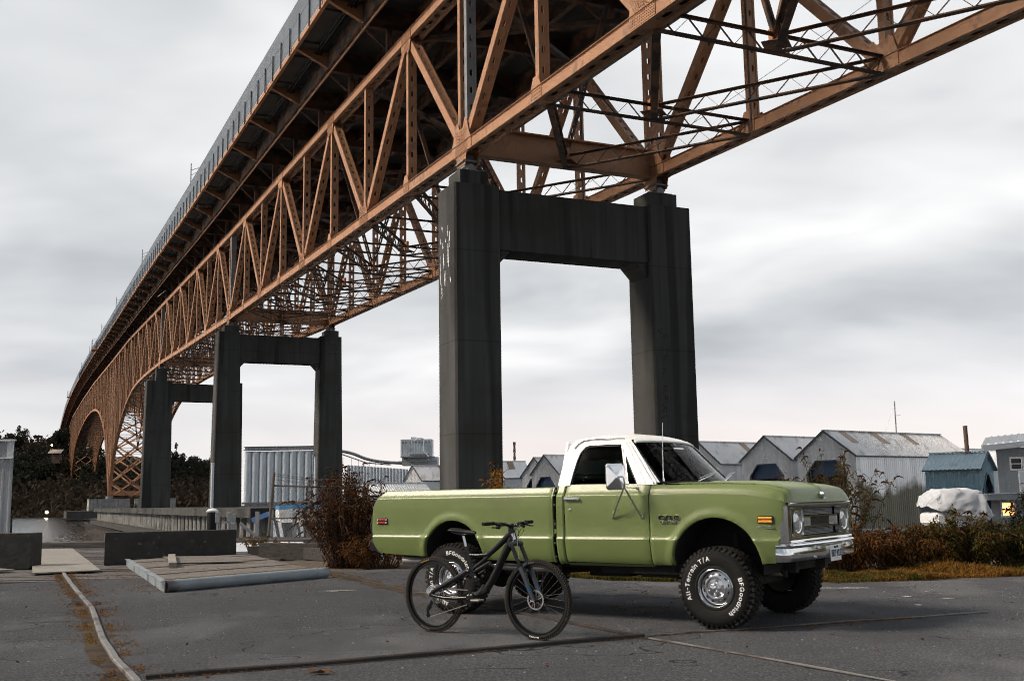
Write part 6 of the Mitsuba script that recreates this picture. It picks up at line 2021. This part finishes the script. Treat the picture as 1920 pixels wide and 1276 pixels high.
for i in range(-18, 40):
    for s_ in (1, -1):
        x0 = -7.55 + i * .09
        p = [(x0, .05), (x0 + s_ * .94, 1.76)]
        a, b = np.array(p[0]), np.array(p[1])
        ts = [t for t in np.linspace(0, 1, 20) if -7.55 < a[0] + (b[0] - a[0]) * t < -4.6]
        if len(ts) > 1:
            q = [a + (b - a) * t for t in (ts[0], ts[-1])]
            ml.beam((q[0][0], 33 - .12 * (q[0][0] + 7.5) / 2.9, q[0][1]), (q[1][0], 33 - .12 * (q[1][0] + 7.5) / 2.9, q[1][1]), .0065, .0065)
put('chain_link', ml, M['galv'], fn, kind='stuff')
bwr = MB()
for z0_, z1_ in ((2.16, 1.98), (2.10, 1.94), (1.98, 1.86)):
    pts = [(-7.45 + 2.85 * t, 33 - .4 * t, z0_ + (z1_ - z0_) * t - .10 * math.sin(math.pi * t)) for t in np.linspace(0, 1, 20)]
    bwr.tube(pts, .006, 4)
    for p in pts[1:]:
        bwr.beam(np.array(p) + [0, 0, -.03], np.array(p) + [.02, 0, .03], .006, .006).beam(np.array(p) + [.02, 0, -.03], np.array(p) + [-.01, 0, .03], .006, .006)
put('barbed_wire', bwr, M['rusty_wire'], fn)
bt_ = thing('beached_boat', 'white boat with blue gunwale and script name standing on white supports behind the wire fence', 'boat')
P, P2 = [], []
for x, hw, zk, zg in [(-10.05, .25, .50, 1.10), (-9.8, .7, .42, 1.12), (-9.0, .95, .42, 1.15), (-7.5, 1.05, .46, 1.18), (-6.0, .95, .55, 1.24), (-5.0, .55, .72, 1.32), (-4.5, .1, .95, 1.40)]:
    P.append([(x + (.0 if j else .0), 45.2 + hw * u, zk + (zg - zk) * v) for j, (u, v) in enumerate([(-1.0, 1.0), (-.98, .8), (-.9, .4), (-.7, .1), (0, 0), (.7, .1), (.9, .4), (.98, .8), (1, 1)])])
    P2.append([(x - .0, 45.2 + hw * u * 1.012, zg + d) for u, d in ((-1, -.13), (-1.01, .02), (1.01, .02), (1, -.13))])
hl_ = MB().grid(np.array(P)).add(P[0], [[0, i, i + 1] for i in range(1, 8)])
put('hull', hl_, M['white_paint'], bt_, smooth=35)
put('gunwale', MB().grid(np.array(P2)).add(P2[0], [[0, 1, 2], [0, 2, 3]]), M['blue_stripe'], bt_)
tx = meshkit.text_mesh('Miss P', .26, .01)
put('name_lettering', MB().add([(-8.85 + v[0] * .75 + v[1] * .35, 44.235 - v[2] - .04 * 0, .66 + v[1]) for v in tx.vertices], tx.faces), M['black'], bt_)
st = MB()
for x in (-9.9, -9.0, -8.1, -7.0):
    st.beam((x, 44.5, -.35), (x - .18, 44.5, .50), .12, .12).beam((x, 45.8, -.35), (x - .18, 45.8, .5), .12, .12)
st.box((-8.0, 45.2, -.40), (5.0, 2.4, .14))
put('stand', st, M['white_matte'], bt_)
k = thing('capped_piling', 'black mooring pile with white conical cap beside the fender wall', 'pile')
put('shaft', MB().tube([(-10.17, 36, -4), (-10.17, 36, 1.0)], .17, 14), M['black'], k, smooth=40)
put('cap', MB().lathe([(.19, 0), (.20, .04), (.12, .10), (.0005, .13)], (-10.17, 36, .99), (0, 0, 1), 14), M['white_matte'], k, smooth=40)
for x, y, s_, lab in ((-9.15, 33, 1, 'small grey power pedestal right of the capped pile'), (-8.80, 33, .9, 'second small grey power pedestal with bent conduit, nearer the blue plank')):
    k = thing('power_pedestal', lab, 'power pedestal', 'dock power pedestals')
    put('box', MB().rbox((x, y, .84), (.13, .12, .34 * s_), .02), M['galv'], k)
    put('leg', MB().tube([(x, y, .7), (x, y, -.2)], .035, 8).tube(bez([(x + .05, y, .66), (x + .06, y, .4), (x - .05, y, .22), (x - .3, y, .16)], 5), .02, 6), M['galv'], k, smooth=40)
for x, y, z, lab in ((-8.05, 33.4, 1.0, 'weathered grey wooden post left of the wire fence'), (-7.66, 33.6, 1.05, 'weathered grey wooden post touching the fence post'), (-9.6, 36.5, .9, 'short grey wooden post with a bracket near the blue plank'), (-7.0, 34, .95, 'grey wooden post behind the chain link mesh')):
    k = thing('wooden_post', lab, 'post', 'weathered posts by the fence')
    put('shaft', MB().beam((x, y, -2.5), (x + .02, y, z), .13, .11), M['galv'], k)
k = thing('blue_plank', 'tilted blue plank on the dock left of the beached boat', 'board')
put('board', MB().beam((-9.3, 38, .66), (-8.72, 38, .88), .3, .16), M['blue_plastic'], k)
k = thing('dock_float', 'long low dark float with rails in the marina behind the concrete block', 'dock')
fl = MB().box((-8.6, 35.6, -.18), (6.4, 1.6, .34)).box((-9.6, 38, -.1), (5, 1, .3))
put('deck', fl, M['timber'], k)
put('rail', MB().beam((-10.6, 34.6, .10), (-5.2, 34.6, .10), .08, .06).beam((-8.9, 34.7, .62), (-8.2, 34.7, .08), .09, .09).beam((-9.5, 34.9, .66), (-9.1, 34.9, .60), .3, .05), M['galv'], k)
k = thing('rope_coil', 'small pink rope heap behind the right concrete block', 'rope')
put('coil', MB().tube([(-10.0 + .4 * t + .08 * math.sin(t * 21), 34.5 + .1 * math.cos(t * 21), .25 + .06 * math.sin(t * 3)) for t in np.linspace(0, 1, 60)], .025, 6), M['red_paint'], k, smooth=40)
k = thing('steel_post_pair', 'pair of thin pale steel posts at the water left of the middle pier', 'posts')
put('post', MB().tube([(-27.2, 96, -3), (-27.2, 96, 4.9)], .14, 8), M['silo'], k, smooth=40)
put('post', MB().tube([(-17.2, 92, -3), (-17.2, 92, 5.1)], .10, 8), M['silo'], k, smooth=40)
# ------------------------------------------------------------------ vegetation
def leaves(base, direc, ln, wd, fold=.25, rng=NPR):
    """base (n,3), direc (n,3) unit: folded lance leaves, two quads each -> MB arrays."""
    n = len(base)
    up = np.tile([0, 0, 1.0], (n, 1)) + rng.normal(0, .5, (n, 3))
    s = np.cross(direc, up)
    s /= np.linalg.norm(s, axis=1, keepdims=True) + 1e-9
    u = np.cross(s, direc)
    ln, wd = np.broadcast_to(ln, (n,))[:, None], np.broadcast_to(wd, (n,))[:, None]
    droop = -np.array([0, 0, 1.0]) * ln * .3
    p0, p1, p2 = base, base + direc * ln * .5 - u * wd * fold, base + direc * ln + droop
    a, b = base + direc * ln * .45 + s * wd / 2, base + direc * ln * .45 - s * wd / 2
    v = np.stack([p0, a, p2, b, p1], 1).reshape(-1, 3)
    k = np.arange(n)[:, None] * 5
    f = np.vstack([k + [0, 1, 4], k + [1, 2, 4], k + [2, 3, 4], k + [3, 0, 4]])
    return v, f


def unit(v):
    return v / (np.linalg.norm(v, axis=-1, keepdims=True) + 1e-9)


def shrub(name, label, cat, base, H, spread, nstem, nleaf, lmat, seeds, seed, lsize=(.10, .028), group=None, low=.12, lmat2=None, wood='bark', power=.8):
    r = np.random.default_rng(seed)
    k = thing(name, label, cat, group)
    st, sd = MB(), MB()
    lb, ld = [], []
    for i in range(nstem):
        a = r.uniform(0, 2 * np.pi)
        q = r.uniform(0, 1) ** .6
        o = np.array([base[0] + spread[0] * .35 * q * math.cos(a), base[1] + spread[1] * .35 * q * math.sin(a), base[2]])
        tip = np.array([base[0] + spread[0] * q * math.cos(a) * r.uniform(.8, 1.1), base[1] + spread[1] * q * math.sin(a) * r.uniform(.8, 1.1), base[2] + H * r.uniform(.55, 1.0) * (1 - .28 * q * q)])
        mid = (o + tip) / 2 + np.array([0, 0, .16 * H]) + r.normal(0, .05, 3)
        t = np.linspace(0, 1, 9)[:, None]
        c = (1 - t) ** 2 * o + 2 * t * (1 - t) * mid + t * t * tip
        st.tube(c, np.linspace(.011, .003, 9), 4, cap=False)
        nl = int(nleaf / nstem)
        tt = r.uniform(low, 1, nl) ** power
        pts = np.stack([np.interp(tt, t[:, 0], c[:, x]) for x in range(3)], 1)
        lb.append(pts + r.normal(0, .035, (nl, 3)))
        d = unit(r.normal(0, 1, (nl, 3)) + unit(tip - o) * .4 + [0, 0, -.35])
        ld.append(d)
        # side twigs
        for j in range(4):
            t0 = r.uniform(.35, .95)
            p = np.array([np.interp(t0, t[:, 0], c[:, x]) for x in range(3)])
            dv = unit(r.normal(0, 1, 3) + [0, 0, .5])
            L = r.uniform(.12, .32) * H / 1.8
            st.tube([p, p + dv * L * .6 + [0, 0, .02], p + dv * L], [.005, .004, .002], 4, cap=False)
            m_ = max(2, nl // 8)
            q2 = r.uniform(0, 1, (m_, 1))
            lb.append(p + dv * L * q2 + r.normal(0, .02, (m_, 3)))
            ld.append(unit(r.normal(0, 1, (m_, 3)) + [0, 0, -.4]))
            if seeds and r.uniform() < seeds * .5:
                _seed(sd, p + dv * L, dv, r)
        if r.uniform() < seeds:
            _seed(sd, tip, unit(tip - mid), r)
    lb, ld = np.vstack(lb), np.vstack(ld)
    n = len(lb)
    v, f = leaves(lb, ld, r.uniform(.6, 1.3, n) * lsize[0], r.uniform(.7, 1.3, n) * lsize[1], rng=r)
    put('stem', st, M[wood], k, kind='stuff')
    if lmat2:
        h = (r.uniform(0, 1, n) < .5)
        ids = np.repeat(h, 4 * 0 + 1)
        f4 = f.reshape(4, n, 3)
        put('leaf', (v, f4[:, h].reshape(-1, 3)), M[lmat], k, kind='stuff')
        put('leaf', (v, f4[:, ~h].reshape(-1, 3)), M[lmat2], k, kind='stuff')
    else:
        put('leaf', (v, f), M[lmat], k, kind='stuff')
    if sd.n:
        put('seed_head', sd, M['seed_brown'], k, kind='stuff')
    return k


def _seed(sd, p, d, r):
    """Drooping brown flower spike: a curved chain of small rough cones."""
    L = r.uniform(.12, .26)
    side = unit(np.array([d[0], d[1], 0]) + r.normal(0, .3, 3) * [1, 1, 0])
    t = np.linspace(0, 1, 8)[:, None]
    c = p + d * L * t * .55 + side * L * t * t * .55 - np.array([0, 0, 1.0]) * L * .55 * t ** 2.4
    rr = np.array([.006, .014, .017, .016, .014, .012, .008, .003]) * r.uniform(.8, 1.2)
    sd.tube(c, rr * np.where(np.arange(8) % 2, 1.15, .85), 5)


shrub('brown_shrub', 'large brown leaved butterfly bush with drooping seed heads behind the truck tail', 'shrub', (-3.25, 21.3, -.02), 2.05, (1.15, .9), 100, 7000, 'leaf_orange', 1.0, 3, (.095, .026), lmat2='seed_brown', low=.0, power=1.25)
shrub('brown_shrub', 'low brown shrub at the foot of the large one, close to the ramp pipe', 'shrub', (-2.55, 20.6, -.02), .75, (1.0, .5), 40, 2600, 'leaf_orange', .2, 4, (.08, .024), low=.0)
shrub('brown_shrub', 'sparse tuft of orange leaves by the foot of the fence post', 'shrub', (-7.0, 29.5, -.05), .55, (.7, .4), 22, 420, 'leaf_mixed', .1, 41, (.09, .025))
shrub('yellow_sprig', 'bright orange leaved sprig standing up behind the truck bed in front of the pier', 'shrub', (-.45, 25.2, 0), 2.15, (.62, .5), 16, 420, 'leaf_yellow', .5, 5, (.13, .036), low=.4)
shrub('tall_shrub', 'tall ragged shrub with brown spikes rising above the truck nose', 'shrub', (5.55, 18.6, -.02), 2.25, (1.15, .8), 40, 1500, 'leaf_green', 1.0, 6, (.10, .026), lmat2='leaf_mixed', low=.1)
shrub('hedge_shrub', 'rusty brown shrub right beside the truck front bumper', 'shrub', (5.45, 17.7, -.02), .85, (.85, .55), 60, 5200, 'leaf_orange', .15, 7, (.085, .026), low=.0, group='shrubs along the grass verge')
shrub('hedge_shrub', 'brown and green shrub below the mossy boathouse wall', 'shrub', (6.5, 17.9, -.02), .80, (.9, .6), 60, 5200, 'leaf_mixed', .2, 8, (.09, .027), low=.0, lmat2='leaf_orange', group='shrubs along the grass verge')
shrub('hedge_shrub', 'green and orange shrub in front of the covered boat', 'shrub', (7.45, 18.0, -.02), 1.0, (.9, .6), 60, 5200, 'leaf_mixed', .35, 9, (.09, .027), low=.0, lmat2='leaf_green', group='shrubs along the grass verge')
shrub('hedge_shrub', 'dark green shrub below the lit window', 'shrub', (8.5, 18.2, -.02), .80, (1.0, .6), 60, 5200, 'leaf_green', .1, 10, (.085, .027), low=.0, group='shrubs along the grass verge')
shrub('hedge_shrub', 'dark green shrub at the right edge, lowest in front of the house', 'shrub', (9.6, 18.1, -.02), .85, (.9, .6), 55, 4600, 'leaf_green', .1, 11, (.085, .027), low=.0, group='shrubs along the grass verge')
shrub('dark_sapling', 'dark leaved sapling covering the house front at the right edge', 'shrub', (9.35, 19.0, 0), 1.6, (.62, .5), 26, 2400, 'tree_dark', .0, 12, (.12, .035), low=.2)
shrub('low_bramble', 'orange brown bramble seen under the truck body beyond the asphalt', 'shrub', (1.9, 18.6, -.02), .5, (1.7, .7), 50, 3400, 'leaf_orange', .1, 13, (.08, .026), low=.0)
shrub('low_bramble', 'brown bramble seen behind the rear wheel and the exhaust', 'shrub', (-.9, 21.0, -.02), .55, (1.0, .6), 40, 2600, 'leaf_orange', .1, 14, (.08, .026), low=.0)


def grass(name, label, line, depth, n, hmin, hmax, mats, seed):
    r = np.random.default_rng(seed)
    ls = np.array(LineString(line).segmentize(.1).coords)
    i = r.integers(0, len(ls), n)
    d = r.uniform(0, 1, n) ** 1.3
    dep = depth * (0.75 + .5 * meshkit.fbm(np.c_[ls[i] * .8, 0 * d], 3, seed))
    p = np.c_[ls[i, 0] + r.uniform(-.08, .08, n), ls[i, 1] + d * dep + .02, np.zeros(n)]
    tuft = meshkit.fbm(np.c_[p[:, :2] * 1.6, 0 * d], 3, seed + 1)
    keep = tuft + .25 * d > .36
    p, tuft, d = p[keep], tuft[keep], d[keep]
    n = len(p)
    h = (hmin + (hmax - hmin) * np.clip((tuft - .3) * 2.2, 0, 1.2) * r.uniform(.4, 1, n) * (.45 + .75 * d))
    a = r.uniform(0, 2 * np.pi, n)
    lean = np.c_[np.cos(a), np.sin(a), 0 * a] * (h * r.uniform(.2, .9, n))[:, None]
    s = np.c_[-np.sin(a), np.cos(a), 0 * a] * r.uniform(.004, .010, n)[:, None]
    m_ = p + lean * .3 + np.c_[0 * h, 0 * h, h * .65]
    t = p + lean + np.c_[0 * h, 0 * h, h]
    v = np.stack([p - s, p + s, m_ + s * .8, m_ - s * .8, t], 1).reshape(-1, 3)
    k = np.arange(n)[:, None] * 5
    f = np.stack([k + [0, 1, 2], k + [0, 2, 3], k + [3, 2, 4]], 1)
    pick = (meshkit.fbm(np.c_[p[:, :2] * 1.1, 0 * d + 5], 3, seed + 2) + r.normal(0, .08, n)) > .55
    key = None
    for q, m in ((~pick, mats[0]), (pick, mats[1])):
        put(name, (v, f[q].reshape(-1, 3)), M[m], kind='stuff', label=label + (' in dull orange' if m == 'grass_orange' else ' in olive green'), cat='grass')


grass('verge_grass', 'rough grass verge along the asphalt edge', [(-.3, 19.0), (.97, 17.45), (1.5, 16.75), (2.3, 16.35), (3.3, 15.9), (4.4, 15.55), (5.7, 15.8), (7.6, 16.3), (11.5, 16.7)], 1.7, 42000, .03, .20, ('grass_orange', 'grass_green'), 21)
grass('joint_moss', 'sparse moss and dry grass along the left rail', [(-8.5, 20.0), (-6.95, 16.9), (-5.3, 13.3), (-4.05, 10.5), (-3.35, 9.0), (-2.6, 7.4)], .0, 10, .01, .03, ('grass_orange', 'grass_green'), 22) if False else None
# moss tufts scattered beside the left rail and the platform
r = np.random.default_rng(31)
ls = np.array(LineString(RAIL_A[:7]).segmentize(.05).coords)
i = r.integers(0, len(ls), 9000)
t = np.gradient(ls, axis=0)
t = unit(t)
off = r.normal(0, .16, 9000)
off = np.where(np.abs(off) < .07, np.sign(off) * .07 + off, off)
p = np.c_[ls[i] + np.c_[-t[i, 1], t[i, 0]] * off[:, None], np.full(9000, .004)]
extra = []
for a, b, n, w in (((-5.3, 15.6), (-3.3, 18.4), 900, .06), ((-8.3, 22.4), (-5.3, 15.7), 900, .12), ((-3.3, 19.2), (-1.8, 16.0), 1500, .18), ((-1.8, 16), (1.1, 10.2), 500, .06), ((-2.6, 8.05), (1.1, 9.9), 500, .05), ((1.3, 10.0), (4.8, 11.35), 700, .06)):
    a, b = np.array(a), np.array(b)
    q = r.uniform(0, 1, (n, 1))
    extra.append(np.c_[a + (b - a) * q + r.normal(0, w, (n, 2)), np.full(n, .004)])
p = np.vstack([p] + extra)
keep = meshkit.fbm(p * [2.2, 2.2, 0], 3, 5) > .44
p = p[keep]
n = len(p)
d = unit(np.c_[r.normal(0, 1, (n, 2)), r.uniform(.2, 1.2, n)])
v, f = leaves(p, d, r.uniform(.012, .045, n), r.uniform(.005, .012, n), rng=r)
pick = meshkit.fbm(p * [1.2, 1.2, 0] + 3, 3, 6) + r.normal(0, .05, n) > .52
f4 = f.reshape(4, n, 3)
put('moss_tuft', (v, f4[:, ~pick].reshape(-1, 3)), M['grass_orange'], kind='stuff', label='orange brown moss tufts along the rails', cat='moss')
put('moss_tuft', (v, f4[:, pick].reshape(-1, 3)), M['leaf_orange'], kind='stuff', label='dark brown moss tufts along the rails', cat='moss')
# overgrown bank further right along the verge, mirrored in the truck's chrome
n = 16000
yy = r.uniform(17.5, 30, n)
x = yy * .52 + 3 + r.uniform(0, 30, n)
hh = 1.2 + 3.6 * meshkit.fbm(np.c_[x * .35, yy * .3, 0 * x], 3, 14)
cp_ = np.c_[x, yy, r.uniform(0, 1, n) * hh]
dd_ = unit(r.normal(0, 1, (n, 3)))
v, f = leaves(cp_, dd_, r.uniform(.2, .45, n), r.uniform(.08, .2, n), rng=r)
put('overgrown_bank', (v, f), M['leaf_green'], kind='stuff', label='dense dark scrub on the bank right of the verge', cat='scrub')
# small leaf litter and grit
n = 900
p = np.c_[r.uniform(-9, 8, n), r.uniform(8, 19, n), np.full(n, .008)]
p2 = np.c_[r.uniform(-8, -1, 700), r.uniform(15.5, 20.5, 700), np.full(700, .01)]
p3 = np.c_[(B_ + v1 * r.uniform(0, 1, (160, 1)) + v2 * r.uniform(.1, .95, (160, 1))), np.full(160, .14)]
p = np.vstack([p, p2, p3])
n = len(p)
d = unit(np.c_[r.normal(0, 1, (n, 2)), r.uniform(-.02, .15, n)])
v, f = leaves(p, d, r.uniform(.012, .05, n), r.uniform(.008, .028, n), rng=r)
put('leaf_litter', (v, f), M['leaf_fallen'], kind='stuff', label='scattered small dead leaves and bits on the asphalt', cat='leaf litter')
n = 1500
p = np.c_[r.uniform(-10, 9, n), r.uniform(7.5, 17, n), np.full(n, .002)]
gm = MB()
oc = np.array([[1, 0, 0], [-1, 0, 0], [0, 1, 0], [0, -1, 0], [0, 0, .8], [0, 0, -.8]], float)
of = np.array([[0, 2, 4], [2, 1, 4], [1, 3, 4], [3, 0, 4], [2, 0, 5], [1, 2, 5], [3, 1, 5], [0, 3, 5]])
sz = r.uniform(.003, .011, n)
v = (p[:, None] + oc[None] * sz[:, None, None] * r.uniform(.6, 1.3, (n, 6, 1))).reshape(-1, 3)
gm.add(v, (np.arange(n)[:, None, None] * 6 + of[None]).reshape(-1, 3))
put('grit', gm, M['concrete_pale'], kind='stuff', label='loose grit lying on the asphalt', cat='grit')
# one big curled maple leaf near the camera
k = thing('fallen_leaf', 'single large curled brown maple leaf on the asphalt at the bottom of the photo', 'leaf')
an = np.linspace(0, 2 * np.pi, 41)[:-1]
rad = .065 * (.62 + .38 * np.abs(np.cos(an * 2.5))) * (1 + .12 * np.sin(an * 13))
xy = np.c_[np.cos(an) * rad * 1.35, np.sin(an) * rad * .75]
z = .012 + .03 * np.abs(np.sin(an * 1.5 + .6)) * (rad / .065)
P = np.vstack([[0, 0, .012], np.c_[xy * .5, z * .6 + .004], np.c_[xy, z]]) + [-1.48, 8.16, 0]
f = [[0, 1 + i, 1 + (i + 1) % 40] for i in range(40)] + [[1 + i, 41 + i, 41 + (i + 1) % 40] for i in range(40)] + [[1 + i, 41 + (i + 1) % 40, 1 + (i + 1) % 40] for i in range(40)]
put('blade', (P, np.array(f)), M['leaf_fallen'], k)
put('stalk', MB().tube([(-1.48, 8.16, .012), (-1.40, 8.20, .02), (-1.36, 8.19, .006)], .003, 5), M['leaf_fallen'], k)

# ---- trees on the far bank
def crown(r, lobes, n, size):
    """Leaf clumps spread through overlapping lobes: (centre, radii) list."""
    vol = np.array([np.prod(q) for _, q in lobes])
    which = r.choice(len(lobes), n, p=vol / vol.sum())
    d = unit(r.normal(0, 1, (n, 3))) * (r.uniform(0, 1, (n, 1)) ** .45)
    c = np.array([lobes[w][0] for w in which]) + d * np.array([lobes[w][1] for w in which])
    nz = meshkit.fbm(c * .35, 3, 3)
    c = c[nz > .40]
    n = len(c)
    a, b = unit(r.normal(0, 1, (n, 3))), unit(r.normal(0, 1, (n, 3)))
    b = unit(b - a * (a * b).sum(1, keepdims=True))
    s = (size * r.uniform(.5, 1.3, n))[:, None]
    v = np.stack([c + a * s, c + b * s * .6, c - a * s, c - b * s * .5], 1).reshape(-1, 3)
    k = np.arange(n)[:, None] * 4
    return v, np.vstack([k + [0, 1, 2], k + [0, 2, 3]])


def limbs(r, H, depth=4, spread=.55, r0=.35):
    mb = MB()

    def grow(p, d, L, rad, lv):
        q = p + d * L
        m = p + d * L * .5 + r.normal(0, .04 * L, 3)
        mb.tube([p, m, q], [rad, rad * .8, rad * .6], 5 if lv < 2 else 3, cap=False)
        if lv >= depth:
            return
        for j in range(3 if lv else 4):
            nd = unit(d + r.normal(0, spread, 3) + [0, 0, .12])
            grow(p + d * L * r.uniform(.6, 1.0), nd, L * r.uniform(.55, .8), rad * .55, lv + 1)
    grow(np.zeros(3), np.array([0, 0, 1.0]), H * .34, r0, 0)
    return mb.get()


TEMPL = []
for q in range(4):
    r = np.random.default_rng(100 + q)
    lobes = [(np.array([r.normal(0, 2.2), r.normal(0, 2.2), 8 + r.normal(0, 2.6)]), np.array([2.6, 2.6, 2.4]) * r.uniform(.7, 1.2)) for _ in range(9)]
    TEMPL.append(('deciduous_tree', limbs(r, 15, 2), crown(r, lobes, 3000, .5), ('tree_dark', 'tree_brown')[q % 2]))
for q in range(2):
    r = np.random.default_rng(200 + q)
    TEMPL.append(('bare_tree', limbs(r, 15, 5, .5, .3), None, 'tree_bare'))
for q in range(2):
    r = np.random.default_rng(300 + q)
    cs, H = [], 17
    lobes = []
    for z in np.arange(3, H, 1.0):
        w = (H - z) / H * 3.6 + .25
        for j in range(5):
            a = r.uniform(0, 2 * np.pi)
            lobes.append((np.array([math.cos(a) * w * .55, math.sin(a) * w * .55, z]), np.array([w * .5, w * .5, .6])))
    TEMPL.append(('conifer_tree', MB().tube([(0, 0, 0), (0, 0, H)], [.35, .05], 6).get(), crown(r, lobes, 2600, .45), 'tree_dark'))
TPLY = []
for nm, tr_, cr_, m in TEMPL:
    TPLY.append((nm, mikit.ply(tr_, M['tree_bare' if nm == 'bare_tree' else 'bark'], False), mikit.ply(cr_, M[m], False) if cr_ is not None else None))
desc = {'deciduous_tree': 'rounded dark tree', 'bare_tree': 'bare branched tree', 'conifer_tree': 'dark pointed conifer'}


def tree(t, x, y, h, label):
    nm, trp, crp = TPLY[t]
    z = float(zhill(np.array([x]), np.array([y]))[0]) - .3
    k = thing(nm, label, 'tree', 'trees on the far bank')
    w = T().translate([x, y, z]).rotate([0, 0, 1], (x * 37) % 360).scale(h / 15.0)
    for part, p in (('trunk', trp), ('crown', crp)):
        if p is not None:
            d = dict(p)
            d['to_world'] = w
            scene[newkey(f'{k}__{part}')] = d


tree(7, -234, 470, 27, 'tall dark conifer at the far left edge above the corrugated shed')
tree(4, -217, 500, 27, 'tall bare tree, highest crown on the left bank beside the bridge deck')
tree(0, -222, 490, 23, 'dark bushy tree just left of the tall bare tree')
tree(2, -209, 480, 18, 'dark tree right of the tall bare tree, touching the bridge deck')
tree(1, -214, 450, 17, 'brownish tree low on the left bank below the bare tree')
tree(5, -226, 505, 24, 'thin bare tree between the conifer and the dark bushy tree')
rr = np.random.default_rng(77)
pos = []
for i in range(30):
    x, y = rr.uniform(-262, -200), rr.uniform(400, 560)
    pos.append((x, y, rr.uniform(15, 24)))
for i in range(40):
    x, y = rr.uniform(-180, -120), rr.uniform(430, 560)
    if x / y > -.285:
        continue
    pos.append((x, y, rr.uniform(14, 21)))
pos.sort(key=lambda q: q[0] / q[1])
wv, wf, wn, bv, bf, bn = [], [], 0, [], [], 0
for j, (x, y, h) in enumerate(pos):
    t = (0, 1, 2, 3, 1, 4, 3, 0, 6)[j % 9]
    z = float(zhill(np.array([x]), np.array([y]))[0]) - .3
    c, q = math.cos(x * 3.1) * h / 15, math.sin(x * 3.1) * h / 15
    R_ = np.array([[c, -q, 0], [q, c, 0], [0, 0, h / 15]])
    (v, f), cr_ = TEMPL[t][1], TEMPL[t][2]
    bv.append(v @ R_.T + [x, y, z])
    bf.append(f + bn)
    bn += len(v)
    if cr_ is not None:
        wv.append(cr_[0] @ R_.T + [x, y, z])
        wf.append(cr_[1] + wn)
        wn += len(cr_[0])
put('woodland', (np.vstack(wv), np.vstack(wf)), M['tree_dark'], kind='stuff', label='dark far off wood on the bank behind the bridge', cat='wood')
put('woodland', (np.vstack(bv), np.vstack(bf)), M['tree_bare'], kind='stuff', label='bare trunks and branches of the far off wood', cat='wood')
# undergrowth that reads as one mass
n = 60000
x, y = rr.uniform(-330, -90, n), rr.uniform(344, 600, n)
k_ = x / y < -.272
x, y = x[k_], y[k_]
n = len(x)
z = zhill(x, y)
hh = 11.0 * meshkit.fbm(np.c_[x * .07, y * .07, 0 * x], 4, 3) * np.clip((y - 344) / 25, .15, 1)
c = np.c_[x, y, z + rr.uniform(0, 1, n) * hh * 1.6]
a, b = unit(rr.normal(0, 1, (n, 3))), unit(rr.normal(0, 1, (n, 3)))
s = rr.uniform(.5, 1.4, (n, 1))
v = np.stack([c + a * s, c + b * s, c - a * s, c - b * s * .7], 1).reshape(-1, 3)
k = np.arange(n)[:, None] * 4
f = np.vstack([k + [0, 1, 2], k + [0, 2, 3]])
put('undergrowth', (v, f), M['tree_brown'], kind='stuff', label='dark scrub covering the far bank', cat='scrub')
# lit lamps on the far bank
for x, y, z, col, lab in ((-206, 473, 27.8, (24, 13, 5), 'small lit orange lamp in the trees just left of the bridge deck'), (-146, 334, -.9, (30, 22, 12), 'small lit lamp at the waterline under the left bank trees')):
    k = thing('shore_lamp', lab, 'lamp', 'lit lamps on the far bank')
    put('pole', MB().tube([(x, y, z - 6), (x, y, z)], .12, 6), M['black'], k)
    g = put('globe', MB().lathe([(.0005, -.4), (.3, -.3), (.4, 0), (.3, .3), (.0005, .4)], (x, y - .2, z + .3), (0, 0, 1), 10), M['white_matte'], k, smooth=True)
    scene[g]['emitter'] = {'type': 'area', 'radiance': {'type': 'rgb', 'value': list(col)}}
k = thing('bank_house', 'small house with lit orange wall among the trees beside the bridge deck', 'house')
put('wall', MB().box((-204, 474, 22), (3.4, 3, 4)), M['rust'], k)
put('roof', MB().add([(-207, 471, 24.4), (-201, 471, 24.4), (-201, 477, 24.4), (-207, 477, 24.4), (-207, 474, 26.2), (-201, 474, 26.2)], [[0, 1, 5], [0, 5, 4], [2, 3, 4], [2, 4, 5]]), M['silo_dark'], k)
